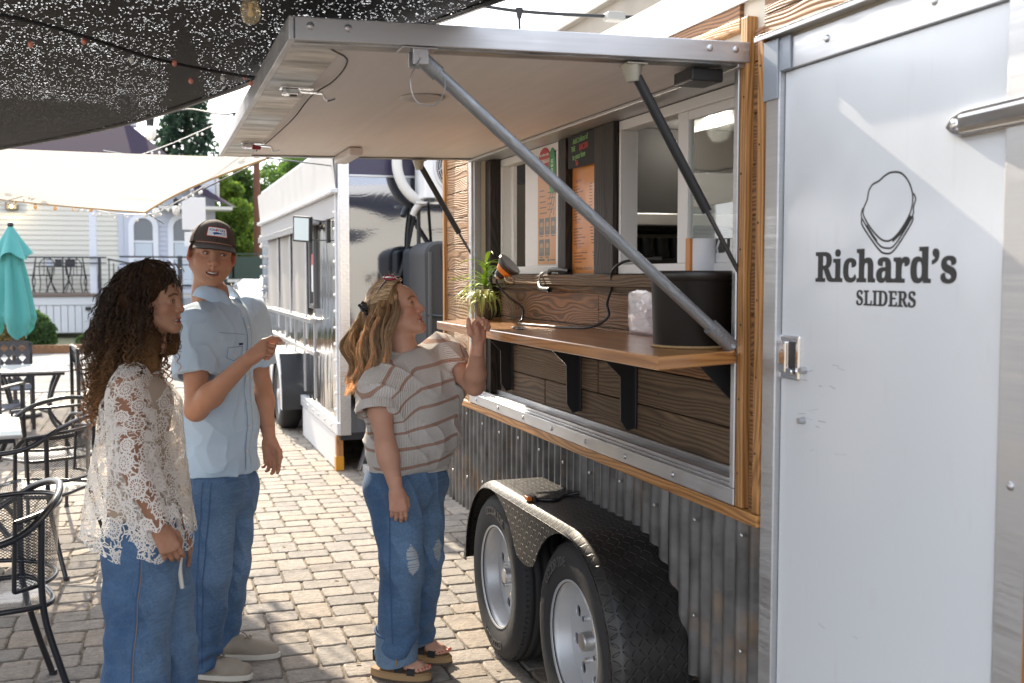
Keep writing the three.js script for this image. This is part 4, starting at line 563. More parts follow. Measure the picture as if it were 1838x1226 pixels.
  ['', 'second black iron chair from the left at the deck table', 'third black iron chair from the left at the deck table', 'rightmost black iron chair on the far deck'].forEach((l, i) => i && copy(ch, l, [spots[i][0], 1.14, -30 + (i % 2 ? -.5 : .35)], spots[i][1]));
}
// ---------- trees, shrubs, pole, fence, car ----------
function leaves(n, at, size, cols) {                                  // n small leaf clumps; at() gives a point and a size factor
  const p = new Float32Array(n * 18), c = new Float32Array(n * 18), nn = new Float32Array(n * 18), a = V(0, 0, 0), b = V(0, 0, 0), q = V(0, 0, 0);
  for (let i = 0; i < n; i++) {
    const o = at(i), s = size * rr(.6, 1.4) * (o[3] ?? 1); a.set(gauss(), gauss(), gauss()).normalize(); b.set(gauss(), gauss(), gauss()).cross(a).normalize(); const w = s * .55;
    const A = [o[0] + a.x * s, o[1] + a.y * s, o[2] + a.z * s], B = [o[0] + b.x * w, o[1] + b.y * w, o[2] + b.z * w], D = [o[0] - b.x * w, o[1] - b.y * w, o[2] - b.z * w], E = [o[0] - a.x * s, o[1] - a.y * s, o[2] - a.z * s];
    const col = cols[Math.floor(rnd() * cols.length)], k = rr(.75, 1.25); q.crossVectors(a, b); [A, B, D, B, E, D].forEach((v, j) => { p.set(v, i * 18 + j * 3); c.set([col[0] * k, col[1] * k, col[2] * k], i * 18 + j * 3); nn.set([q.x, q.y, q.z], i * 18 + j * 3); });
  }
  const g = new THREE.BufferGeometry(); g.setAttribute('position', new THREE.BufferAttribute(p, 3)); g.setAttribute('normal', new THREE.BufferAttribute(nn, 3)); g.setAttribute('color', new THREE.BufferAttribute(c, 3)); g.setAttribute('uv', new THREE.BufferAttribute(new Float32Array(n * 12), 2)); return g;
}
const leafM = new THREE.MeshPhysicalMaterial({ vertexColors: true, roughness: .9, transmission: .6, thickness: 0, side: THREE.DoubleSide, specularIntensity: .2 });
const bark = mat(.075, .05, .035, .95);
{
  const sp = thing('spruce_tree', 'tall blue green spruce rising behind the purple roof', 'tree', [1.55, 0, -46]);
  part(sp, 'trunk', bar([1.55, 0, -46], [1.55, 11, -46], .26, .04, 10), bark);
  part(sp, 'crown', leaves(16000, () => { const t = Math.pow(rnd(), .8), y = 2 + 9.5 * (1 - t), L = (11.5 - y) * .34 + .15, br = Math.floor(rnd() * 9) + Math.floor(y * 2.2) * 4.1, a = br * 2.4, r = L * Math.sqrt(rnd()) * (.8 + .35 * n3(br, y, 2)); return [1.55 + Math.cos(a) * r + gauss() * .12, y - r * .28 + gauss() * .1, -46 + Math.sin(a) * r + gauss() * .12, 1]; }, .11, [[.035, .075, .05], [.05, .095, .055], [.03, .06, .045], [.06, .11, .06]]), leafM);
  function tree(x, z, h, R, label, n, cols, low = .25) {
    const t = thing('broadleaf_tree', label, 'tree', [x, 0, z]), blobs = [];
    for (let i = 0; i < 22; i++) { const a = rr(0, 6.283), r = R * Math.sqrt(rnd()) * .72, y = h * rr(low, .9); blobs.push([x + Math.cos(a) * r, y, z + Math.sin(a) * r * .8, R * rr(.2, .42) * (1.15 - .5 * y / h)]); }
    part(t, 'trunk', [bar([x, 0, z], [x + .1, h * .45, z], R * .09, R * .055, 9), ...blobs.slice(0, 9).map((b) => bar([x + .05, h * .3, z], [b[0], b[1], b[2]], R * .035, R * .012, 6))], bark);
    part(t, 'crown', leaves(n, () => { const b = blobs[Math.floor(rnd() * blobs.length)], v = V(gauss(), gauss(), gauss()).normalize().multiplyScalar(b[3] * Math.pow(rnd(), .35)); return [b[0] + v.x, b[1] + v.y * .8, b[2] + v.z, 1]; }, R * .036, cols), leafM);
  }
  const g1 = [[.12, .20, .03], [.17, .28, .035], [.09, .15, .025], [.23, .33, .04]], g2 = [[.06, .12, .03], [.09, .17, .035], [.12, .20, .04]], g3 = [[.15, .20, .03], [.2, .22, .035], [.10, .16, .03]];
  tree(2.6, -40, 6.4, 2.2, 'sunlit green tree between the man’s cap and the brown pole', 16000, g1);
  tree(4.9, -46, 7.2, 2.6, 'darker green tree behind the brown pole beside the steel trailer', 14000, g2);
  tree(3.95, -39, 3.6, 1.1, 'small yellow green tree low beside the steel trailer', 6000, g3, .12);
  tree(7.2, -50, 7.5, 3.2, 'leafy tree hidden mostly behind the steel trailer', 5000, g2);
  const up = thing('utility_pole', 'brown wooden utility pole in front of the green trees', 'pole', [3.6, 0, -38]); part(up, 'pole', bar([3.55, 0, -38], [3.6, 9, -38], .13, .10, 12), mat(.13, .055, .03, .85)); part(up, 'crossarm', rbox(2.6, 4.6, 8.2, 8.35, -38.08, -37.92, .02), mat(.13, .06, .035, .85));
  const fn = thing('fence', 'dark fence below the trees between the man and the steel trailer', 'fence', [3.3, 0, -36]); part(fn, 'panel', [box(1.4, 6, .1, 1.25, -36.03, -35.97)], mat(.012, .016, .016, .6)); for (let x = 1.5; x < 6; x += 1.1) part(fn, 'post', rbox(x - .04, x + .04, 0, 2.3, -36.1, -36.0, .01), blackMatt); part(fn, 'mesh_top', [flat([1.4, 2.28, -36], [6, 2.28, -36], .05, .05), box(1.4, 6, 1.32, 2.2, -36.01, -36.0)], mat(.03, .06, .05, .4));
  part(fn, 'pale_rail', rbox(2.4, 3.4, 1.36, 1.46, -35.9, -35.8, .01), mat(.7, .7, .7, .5));
  const tg = thing('folded_table', 'dark slanted board leaning behind the man’s shoulder', 'board', [1.8, 0, -19]); part(tg, 'board', flat([1.0, 1.02, -19], [2.3, 1.62, -19.5], .9, .05), mat(.04, .04, .045, .5)); part(tg, 'support', [flat([1.2, 0, -19.1], [1.2, 1.1, -19.1], .06, .06, [1, 0, 0]), flat([2.1, 0, -19.4], [2.1, 1.5, -19.4], .06, .06, [1, 0, 0])], blackMatt);  // plain dark board standing in for a slanted dark shape
  // white car
  const c = thing('parked_car', 'white car parked beyond the steel trailer, seen past the man’s sleeve', 'car', [2.35, 0, -19.2]), paint = mat(.78, .78, .77, .25, 0, { clearcoat: 1 }), cz = -17.4;
  const prof = new THREE.Shape(); prof.moveTo(0, .35); prof.quadraticCurveTo(-.02, .72, .12, .82); prof.quadraticCurveTo(.8, .98, 1.1, 1.0); prof.quadraticCurveTo(1.6, 1.4, 2.0, 1.45); prof.lineTo(3.0, 1.42); prof.quadraticCurveTo(3.6, 1.3, 3.9, 1.02); prof.lineTo(4.3, .96); prof.quadraticCurveTo(4.42, .7, 4.36, .35); prof.closePath();
  const cg = extr(prof, 1.56, .08, 10); cg.rotateY(Math.PI / 2); cg.translate(1.55, 0, cz); part(c, 'body', cg, paint);
  const ws = grid(8, 6, (u, v) => [1.62 + 1.42 * u, 1.0 + .41 * v, cz - 1.12 - .82 * v + .1]); part(c, 'windscreen', ws, mat(.03, .035, .04, .05, 0, { clearcoat: 1 }));
  for (const x of [1.62, 2.92]) part(c, 'headlight', rbox(x - .06, x + .2, .66, .80, cz - .06, cz + .09, .03, null, 0, 0, 3), mat(.75, .77, .8, .1, .3)); part(c, 'bumper', rbox(1.5, 3.16, .34, .55, cz - .1, cz + .1, .05, null, 0, 0, 3), paint); part(c, 'grille', rbox(1.95, 2.75, .58, .74, cz + .0, cz + .092, .02), blackPaint); part(c, 'side_mirror', [ball([1.38, 1.06, cz - 1.45], .1, [.9, .7, .6]), bar([1.46, 1.03, cz - 1.45], [1.6, 1.0, cz - 1.5], .02)], blackPaint);
  for (const z of [cz - .85, cz - 3.5]) for (const x of [1.5, 3.16]) { const w = part(c, 'wheel', lathe([[.2, -.1], [.3, -.1], [.33, -.06], [.33, .06], [.3, .1], [.2, .1]], 28, [1, 0, 0], [x, .33, z]), rubber); part(w, 'rim', lathe([[0, -.08], [.2, -.09], [.21, 0], [.2, .09], [0, .08]], 24, [1, 0, 0], [x, .33, z]), steel); }
  const sg = thing('street_sign', 'pale sign board on a grey post seen from behind above the man', 'sign', [.66, 0, -16.9]); part(sg, 'post', bar([.64, 0, -16.9], [.64, 2.86, -16.9], .028), galv); part(sg, 'sign_board', rbox(.49, .83, 2.28, 2.76, -16.86, -16.84, .05, null, 0, 0, 4), mat(.66, .65, .64, .5)); part(sg, 'lower_board', rbox(.52, .8, 2.03, 2.24, -16.86, -16.845, .03, null, 0, 0, 3), mat(.66, .66, .66, .5)); part(sg, 'post_cap', ball([.64, 2.87, -16.9], .034), galv);
  const pt = thing('planter_edging', 'low dark brown timber edging along the far pavement', 'edging', [-1.5, 0, -23.9]); for (let x = -5.2; x < .3; x += 1.83) part(pt, 'timber', rbox(x, x + 1.82, -.02, .17, -23.98, -23.84, .012, 0, rr(0, 2), rr(0, .5)), Wd.plank);
  const bush = (x, z, w, h, label, cols, n) => { const t = thing('shrub', label, 'shrub', [x, 0, z]); part(t, 'foliage', leaves(n, () => { const r = Math.sqrt(rnd()), a = rr(0, 6.283); return [x + Math.cos(a) * r * w, h * Math.pow(rnd(), .7) * (1.05 - .5 * r * r), z + Math.sin(a) * r * w * .6, 1]; }, .05, cols), leafM); const st = []; for (let i = 0; i < 14; i++) { const a = rr(0, 6.28); st.push(bar([x + Math.cos(a) * .05, 0, z + Math.sin(a) * .05], [x + Math.cos(a) * w * .7, h * .8, z + Math.sin(a) * w * .4], .012, .005, 5)); } part(t, 'stem', st, mat(.16, .17, .06, .8)); };
  bush(-2.35, -24.6, .48, .85, 'green feathery shrub behind the umbrella pole', [[.09, .17, .05], [.12, .2, .06], [.07, .13, .04]], 5000); bush(-2.95, -24.2, .5, .75, 'dry yellow flowering shrub at the left edge behind the umbrella', [[.32, .23, .08], [.22, .2, .07], [.4, .3, .12]], 3600); bush(-1.2, -24.6, .3, .38, 'small green tuft beneath the deck skirting', [[.08, .14, .04], [.13, .18, .05]], 1400);
  bush(-.5, -24.7, .35, .3, 'lower green tuft near the deck stairs', [[.08, .14, .04], [.13, .18, .05]], 1200);
}
// ---------- inside the kitchen ----------
{
  const lamp = thing('tube_lamp', 'lit white tube lamp on the kitchen ceiling behind the open window', 'lamp', [2.7, 2.36, -4.4]);
  part(lamp, 'tube', bar([2.7, 2.365, -5.2], [2.7, 2.365, -3.4], .018), new THREE.MeshStandardMaterial({ color: C(1, 1, 1), emissive: C(1, .93, .82), emissiveIntensity: 1.1 })); part(lamp, 'fixture', rbox(2.62, 2.78, 2.386, 2.415, -5.3, -3.3, .006), vinyl);
  for (const z of [-4.8, -3.8]) { const p = new THREE.PointLight(C(1, .9, .76), .25); p.position.set(2.7, 2.33, z); p.name = 'tube_lamp_light'; p.castShadow = true; p.shadow.radius = 3; scene.add(p); }
  const o = thing('kitchen_hood', 'dark steel hood seen inside the second window', 'hood', [3.3, 1.7, -5]); part(o, 'hood_body', rbox(2.3, 3.7, 1.86, 2.38, -5.78, -5.1, .02), mat(.03, .03, .03, .6)); part(o, 'hood_lip', rbox(2.3, 3.7, 1.86, 1.93, -5.1, -5.06, .01), steel); part(o, 'grease_filter', rbox(2.4, 3.6, 1.845, 1.86, -5.7, -5.15, .004), blackMatt);
  const r = thing('cup_rack', 'black wire rack of dark cups on the counter inside the second window', 'rack', [2.6, 1.3, -4.6]); part(r, 'rack', [rbox(2.2, 3.4, 1.56, 1.60, -5.78, -5.2, .005), rbox(2.35, 2.9, 1.60, 1.70, -5.7, -5.3, .01)], blackMatt); for (let i = 0; i < 6; i++) part(r, 'cup', lathe([[0, 0], [.035, 0], [.045, .11], [.04, .11]], 16, null, [2.4 + i * .09, 1.70, -5.35]), mat(.03, .03, .032, .4));
  const c = thing('kitchen_counter', 'pale counter inside the trailer below the windows', 'counter', [2.2, .5, -4.2]); part(c, 'top', rbox(1.78, 2.25, 1.30, 1.34, -5.7, -1.9, .004), steel); part(c, 'cabinet', rbox(1.8, 2.2, .5, 1.30, -5.7, -1.9, .006), cream);
  const s = thing('price_stand', 'small white card stand behind the open second window', 'stand', [1.83, 1.64, -3.42]); part(s, 'card', rbox(1.82, 1.828, 1.645, 1.70, -3.46, -3.38, .002), vinyl); part(s, 'foot', rbox(1.80, 1.86, 1.64, 1.647, -3.46, -3.38, .002), vinyl); part(s, 'mark', rbox(1.818, 1.82, 1.652, 1.672, -3.435, -3.41, .001), ink);
  const w = thing('shelf_unit', 'light shelf on the far kitchen wall seen through the first window', 'shelf', [3.6, 1.2, -5.2]); part(w, 'board', rbox(3.45, 3.74, 1.7, 1.73, -5.8, -3.2, .004), vinyl); part(w, 'board', rbox(3.45, 3.74, 1.35, 1.38, -5.8, -3.2, .004), vinyl); for (let i = 0; i < 7; i++) part(w, 'carton', rbox(3.5, 3.7, 1.38, 1.38 + rr(.12, .26), -5.6 + i * .3, -5.6 + i * .3 + rr(.14, .26), .005), mat(rr(.2, .6), rr(.2, .5), rr(.12, .4), .7));
}
// ---------- print on the front: menus and chalkboard ----------
{
  const paper = (t) => new THREE.MeshPhysicalMaterial({ map: t, roughness: .35, clearcoat: .5, clearcoatRoughness: .12, side: THREE.DoubleSide });
  const plate = (z0, z1, y0, y1, x, bow = 0) => grid(10, 10, (u, v) => [x - bow * Math.sin(v * 3.14) * Math.sin(u * 2.2), y0 + (y1 - y0) * v, z0 + (z1 - z0) * u]);
  const m1 = thing('menu_poster', 'orange photo menu taped on the first sliding window', 'menu', [1.68, 1.65, -4.5]);
  part(m1, 'sheet', plate(-4.615, -4.375, 1.655, 2.13, 1.6805), paper(canvasTex(384, 760, (g, w, h) => {
    g.fillStyle = '#c9863a'; g.fillRect(0, 0, w, h); g.fillStyle = '#2a2017';
    for (let r = 0; r < 2; r++) for (let c = 0; c < 3; c++) { if (r === 1 && c === 2) continue; const x = 26 + c * 118, y = 430 + r * 150; g.fillStyle = '#4a3a2a'; g.fillRect(x, y, 100, 118); g.fillStyle = '#6e4a26'; g.beginPath(); g.ellipse(x + 50, y + 62, 38, 34, 0, 0, 7); g.fill(); g.fillStyle = '#a57a3c'; g.beginPath(); g.ellipse(x + 50, y + 46, 34, 20, 0, 0, 7); g.fill(); g.fillStyle = '#33512a'; g.fillRect(x + 16, y + 62, 68, 8); g.fillStyle = '#2a2017'; g.fillRect(x + 10, y + 124, 70, 7); }
    for (let i = 0; i < 9; i++) { g.fillRect(40 + (i % 2) * 160, 230 + i * 20, 90 + (i * 37) % 60, 7); } g.fillRect(20, 720, 120, 14); g.fillRect(200, 716, 26, 22); g.fillRect(240, 724, 110, 8);
    for (let i = 0; i < 7; i++) { g.save(); g.translate(250 + (i % 3) * 38, 250 + i * 22); g.rotate(.3); g.fillRect(0, 0, 12, 60); g.restore(); }
  })));
  const m2 = thing('round_sticker', 'red delivery sticker on the first window', 'sticker', [1.676, 2.1, -4.54]); const rs = oval(0, 0, .07, .052, 40); part(m2, 'sticker', onSide(extr(rs, .001, 0, 24), 1.6705, 2.118, -4.505), mat(.46, .02, .025, .35)); part(m2, 'lettering', [onSide(letters(FS, 'We deliver with', .011, .0006), 1.6693, 2.133, -4.505), onSide(letters(FS, 'DOORDASH', .018, .0006), 1.6693, 2.101, -4.505)], mat(.8, .8, .78, .5));
  const m3 = thing('oval_sign', 'green upright oval card on the first window beside the red sticker', 'card', [1.677, 2.03, -4.41]); const gs = oval(0, 0, .045, .10, 40); part(m3, 'card', onSide(extr(gs, .001, 0, 24), 1.6700, 2.06, -4.405), mat(.02, .26, .07, .4)); const gl = letters(FS, 'ORDER', .024, .0006); gl.rotateZ(1.5708); gl.translate(.012, .055 - .05, 0); part(m3, 'lettering', onSide(gl, 1.669, 2.055, -4.405), mat(.7, .8, .6, .5));
  const b = thing('menu_board', 'tall orange menu sheet curling between the dark window posts', 'menu', [1.69, 1.62, -4.06]);
  part(b, 'sheet', plate(-4.228, -3.905, 1.615, 2.17, 1.694, .028), paper(canvasTex(420, 760, (g, w, h) => {
    const gr = '#d98b3c'; g.fillStyle = gr; g.fillRect(0, 0, w, h); g.fillStyle = '#7d3d12'; g.font = 'bold 30px serif'; g.fillText('Burgers', 70, 250); g.fillText('Sides', 70, 480); g.fillText('Drinks', 70, 620);
    g.fillStyle = '#5b2b0e'; for (let i = 0; i < 26; i++) { const y = 268 + i * 17; if ((y > 455 && y < 490) || (y > 595 && y < 630)) continue; g.fillRect(34, y, 90 + (i * 53) % 130, 5); g.fillRect(320, y, 36, 5); } g.font = 'bold 26px serif'; g.fillText('Monday–Saturday', 60, 740);
  })));
  const c = thing('chalkboard', 'small black chalkboard with green and red writing above the orange menu', 'chalkboard', [1.66, 2.05, -4.06]);
  part(c, 'board', rbox(1.658, 1.664, 2.045, 2.178, -4.19, -3.905, .002), mat(.014, .014, .016, .7));
  const chalk = (s, y, z, m, k = .021) => { const g = letters(FS, s, k, .0005, .8); g.rotateZ(.05); part(c, 'lettering', onSide(g, 1.6575, y, z), m); }, gm = mat(.28, .55, .22, .9), rm = mat(.6, .10, .08, .9);
  chalk('Add 2 slices of', 2.145, -4.055, gm); chalk('THE', 2.112, -4.13, gm); chalk('BACON', 2.112, -4.02, rm, .024); chalk('to your fave', 2.08, -4.07, gm); chalk('$6', 2.052, -4.09, rm);
}
// ---------- things on the shelf ----------
{
  const Y = 1.3955;
  const tub = thing('dark_tub', 'large glossy black brown tub standing on the near end of the shelf', 'tub', [1.535, Y, -2.865]);
  part(tub, 'tub_wall', lathe([[.110, 0], [.117, .006], [.121, .12], [.125, .205], [.127, .21], [.121, .212], [.116, .2], [.112, .02], [0, .012]], 56, null, [1.535, Y, -2.865]), new THREE.MeshPhysicalMaterial({ color: C(.012, .009, .007), roughness: .42, specularIntensity: .35, side: THREE.DoubleSide }));
  part(tub, 'rim', lathe([[.121, .196], [.130, .200], [.132, .218], [.126, .226], [.118, .222], [.118, .2]], 56, null, [1.535, Y, -2.865]), mat(.016, .012, .010, .35)); part(tub, 'base_ring', lathe([[.10, -.0005], [.124, 0], [.125, .007], [.114, .009]], 56, null, [1.535, Y, -2.865]), mat(.34, .22, .10, .5));
  const roll = thing('paper_roll', 'white paper roll with an orange edge behind the black tub', 'roll', [1.66, 1.61, -3.05]); part(roll, 'roll', lathe([[.018, 0], [.034, 0], [.036, .004], [.036, .108], [.034, .112], [.018, .112]], 32, null, [1.655, 1.612, -3.02]), mat(.72, .73, .76, .6)); part(roll, 'wrapper', rbox(1.622, 1.66, 1.612, 1.725, -3.082, -3.054, .002), mat(.60, .25, .06, .5));
  const bag = thing('napkin_packet', 'clear wrinkled packet of white napkins leaning by the black tub', 'packet', [1.66, Y, -3.46]);
  part(bag, 'packet', grid(26, 26, (u, v) => { const e = Math.pow(Math.abs(Math.sin(u * 3.1416) * Math.sin(v * 3.1416)), .35); return [1.662 - .032 * v * 0 - .024 * e - .004 * fb3(u * 7, v * 7, 3) + .0 * v, Y + .002 + .172 * v, -3.585 + .235 * u]; }), new THREE.MeshPhysicalMaterial({ roughness: .22, clearcoat: .8, clearcoatRoughness: .1, side: THREE.DoubleSide, map: canvasTex(256, 256, (g, w, h) => { g.fillStyle = '#c9c0c6'; g.fillRect(0, 0, w, h); g.fillStyle = '#8d8690'; g.font = '26px serif'; g.fillText('napkins', 70, 90); g.fillStyle = '#b9aeb4'; for (let i = 0; i < 14; i++) g.fillRect((i * 67) % 230, 110 + (i * 31) % 130, 40, 5); }) })); part(bag, 'back', rbox(1.663, 1.668, Y, Y + .172, -3.585, -3.35, .002), mat(.6, .58, .6, .5));
  // clamp lamp with cord
  const cl = thing('clamp_lamp', 'small orange and black clamp light fixed to the window sill', 'lamp', [1.6, 1.6, -4.6]);
  const A = V(1.525, 1.642, -4.60), D = V(.50, .62, .42).normalize(); const along = (p0, p1, r0, r1) => bar(A.clone().addScaledVector(D, p0).toArray(), A.clone().addScaledVector(D, p1).toArray(), r0, r1, 22);
  part(cl, 'lamp_body', [along(-.055, -.03, .022, .028), along(-.005, .018, .046, .060)], blackPaint); part(cl, 'orange_band', along(-.03, -.005, .033, .044), mat(.72, .22, .02, .4)); part(cl, 'lamp_face', along(.018, .026, .060, .058), mat(.10, .10, .10, .3)); part(cl, 'cap', along(-.066, -.055, .014, .02), steel);
  part(cl, 'clamp', [tube([[1.515, 1.61, -4.60], [1.515, 1.585, -4.57], [1.54, 1.575, -4.55], [1.555, 1.59, -4.58], [1.53, 1.60, -4.59]], .006, 26, 6), bar([1.54, 1.583, -4.56], [1.625, 1.57, -4.42], .004, .004, 8)], mat(.5, .42, .32, .35, .8)); part(cl, 'grip', [tube([[1.625, 1.57, -4.44], [1.61, 1.548, -4.38], [1.612, 1.546, -4.28]], .012, 14, 8), tube([[1.655, 1.615, -4.40], [1.64, 1.63, -4.34], [1.65, 1.63, -4.24], [1.66, 1.625, -4.18]], .010, 16, 8)], blackPaint); part(cl, 'wire_hook', tube([[1.65, 1.625, -4.42], [1.625, 1.61, -4.43], [1.618, 1.575, -4.42], [1.63, 1.56, -4.40]], .004, 16, 6), steel);
  solo('power_cord', 'black cord hanging from the clamp light, over the shelf and up to the second window', 'cord', tube([[1.49, 1.61, -4.63], [1.50, 1.57, -4.66], [1.54, 1.51, -4.62], [1.60, 1.46, -4.60], [1.585, 1.408, -4.56], [1.55, Y + .005, -4.50], [1.50, Y + .005, -4.30], [1.53, Y + .006, -4.08], [1.56, Y + .006, -3.95], [1.60, 1.41, -3.80], [1.645, 1.45, -3.74], [1.645, 1.50, -3.75], [1.64, 1.56, -3.70], [1.625, 1.62, -3.66], [1.64, 1.655, -3.60], [1.68, 1.665, -3.52], [1.73, 1.67, -3.46]], .0055, 150, 7), blackPaint);
  solo('cord_scrap', 'short bit of black cord lying on the sunlit shelf', 'cord', tube([[1.40, Y + .004, -4.10], [1.37, Y + .004, -4.06], [1.39, Y + .004, -4.02], [1.36, Y + .004, -3.98], [1.37, Y + .004, -3.93]], .0035, 24, 6), blackPaint);
  // two pot plants
  const leafMat = (r, g, b) => new THREE.MeshPhysicalMaterial({ color: C(r, g, b), roughness: .5, transmission: .45, thickness: 0, side: THREE.DoubleSide });
  const blade = (p, az, el, len, w, droop, curl = 0) => { const n = 9, c = []; let e = el, x = 0, y = 0; for (let i = 0; i <= n; i++) { c.push([x, y]); x += Math.cos(e) * len / n; y += Math.sin(e) * len / n; e -= droop / n * (1 + i * curl); } return grid(2, n, (u, v) => { const q = c[Math.round(v * n)], ww = w * Math.sin(Math.min(1, v * 1.15 + .08) * 3.05) ** .8 * (u - .5), fold = Math.abs(u - .5) * w * .25; return [p[0] + Math.cos(az) * q[0] - Math.sin(az) * ww, p[1] + q[1] + fold, p[2] + Math.sin(az) * q[0] + Math.cos(az) * ww]; }); };
  const p1 = thing('potted_plant', 'bright green upright dracaena in a slim dark pot at the far shelf end', 'plant', [1.56, Y, -5.02]), c1 = [1.56, Y, -5.02];
  part(p1, 'pot', lathe([[0, 0], [.033, 0], [.036, .005], [.042, .12], [.046, .122], [.046, .135], [.038, .135], [.036, .11], [0, .105]], 28, null, c1), mat(.06, .052, .045, .6)); part(p1, 'stem', [tube([[1.56, Y + .1, -5.02], [1.556, Y + .17, -5.03], [1.563, Y + .25, -5.03]], .009, 10, 7)], mat(.16, .12, .05, .8)); part(p1, 'ribbon', [tube([[1.53, Y + .125, -5.0], [1.49, Y + .11, -5.02], [1.485, Y + .07, -5.03], [1.50, Y + .03, -5.01]], .005, 20, 6), rbox(1.50, 1.55, Y + .115, Y + .145, -5.0, -4.97, .008, null, 0, 0, 2)], mat(.66, .58, .40, .6));
  const l1 = leafMat(.34, .52, .05); for (let i = 0; i < 30; i++) { const h = rr(.14, .27); part(p1, 'leaf', blade([1.56, Y + h, -5.027], rr(0, 6.283), rr(.15, 1.25) * (h > .22 ? 1.1 : .8), rr(.10, .19), rr(.019, .028), rr(.7, 1.9)), l1); }
  const p2 = thing('spider_plant', 'arching striped spider plant in a small pot on the shelf beside the dracaena', 'plant', [1.50, Y, -4.86]), c2 = [1.50, Y, -4.86];
  part(p2, 'pot', lathe([[0, 0], [.036, 0], [.048, .075], [.052, .078], [.052, .088], [.044, .088], [.04, .07], [0, .066]], 28, null, c2), mat(.10, .085, .07, .6)); const l2 = leafMat(.56, .60, .22), l3 = leafMat(.36, .46, .09);
  for (let i = 0; i < 64; i++) part(p2, 'leaf', blade([1.50 + rr(-.02, .02), Y + .075, -4.86 + rr(-.02, .02)], rr(0, 6.283), rr(.6, 1.45), rr(.14, .26), rr(.008, .013), rr(2.2, 3.6), .06), i % 3 ? l2 : l3);
}
// ---------- patio furniture on the left ----------
const iron = new THREE.MeshPhysicalMaterial({ color: C(.017, .018, .022), roughness: .3, clearcoat: .35, side: THREE.DoubleSide });
const meshIron = new THREE.MeshPhysicalMaterial({ color: C(.02, .021, .025), roughness: .3, clearcoat: .5, side: THREE.DoubleSide, alphaTest: .5,
  map: tex(64, 64, (u, v) => { const a = Math.abs(((u + v) % 1) - .5), b = Math.abs(((u - v + 1) % 1) - .5), s = Math.max(a, b) > .36 ? 1 : 0; return [1, 1, 1, s]; }, true, 1 / .017, 1 / .011) });
meshIron.map.magFilter = THREE.LinearFilter;
const seatIron = meshIron.clone(); seatIron.color = C(.10, .105, .12); seatIron.roughness = .22;  // paler than the backrest mesh: sky reflection painted into the seat colour
function barrelChair(label, group) {
  const t = thing('mesh_armchair', label, 'chair', [0, 0, 0], group);
  const railPts = [[-.27, .60, .26], [-.285, .655, .20], [-.285, .665, .05], [-.275, .70, -.12], [-.19, .79, -.25], [0, .83, -.30], [.19, .79, -.25], [.275, .70, -.12], [.285, .665, .05], [.285, .655, .20], [.27, .60, .26]];
  part(t, 'rail', tube(railPts, .0135, 80, 10), iron);
  for (const s of [-1, 1]) { part(t, 'leg', tube([[.27 * s, .61, .262], [.268 * s, .45, .265], [.262 * s, 0, .275]], .0125, 12, 8), iron); part(t, 'leg', tube([[.235 * s, .745, -.20], [.225 * s, .43, -.20], [.245 * s, .2, -.25], [.27 * s, 0, -.31]], .0125, 18, 8), iron); for (const [x, z] of [[.262, .275], [.27, -.31]]) part(t, 'foot', bar([x * s, 0, z], [x * s, .02, z], .017, .016, 10), iron); }
  part(t, 'seat_rim', tube([[-.25, .42, .24], [0, .412, .265], [.25, .42, .24], [.24, .43, 0], [.21, .43, -.22], [0, .43, -.25], [-.21, .43, -.22], [-.24, .43, 0]], .011, 60, 8, true), iron);
  part(t, 'seat', grid(16, 16, (u, v) => { const w = lerp(.245, .215, v); return [lerp(-w, w, u), .428 - .018 * Math.sin(u * 3.14) * Math.sin(v * 3.14), lerp(.245, -.235, v)]; }, (u, v) => [u * .48, v * .48]), seatIron);
  const back = (u, v) => { const a = lerp(-1.25, 1.25, u), y = lerp(.50, lerp(.735, .775, Math.cos(a)), v), r = .262 + .02 * v; return [Math.sin(a) * r, y, -.02 - Math.cos(a) * (r - .0)]; };
  part(t, 'backrest', grid(36, 10, back, (u, v) => [u * .66, v * .26]), meshIron); part(t, 'back_rim', [tube([0, .1, .2, .3, .4, .5, .6, .7, .8, .9, 1].map((u) => back(u, 1)), .009, 50, 7), tube([0, .1, .2, .3, .4, .5, .6, .7, .8, .9, 1].map((u) => back(u, 0)), .009, 50, 7), tube([0, .5, 1].map((v) => back(0, v)), .008, 8, 7), tube([0, .5, 1].map((v) => back(1, v)), .008, 8, 7)], iron);
  return t;
}
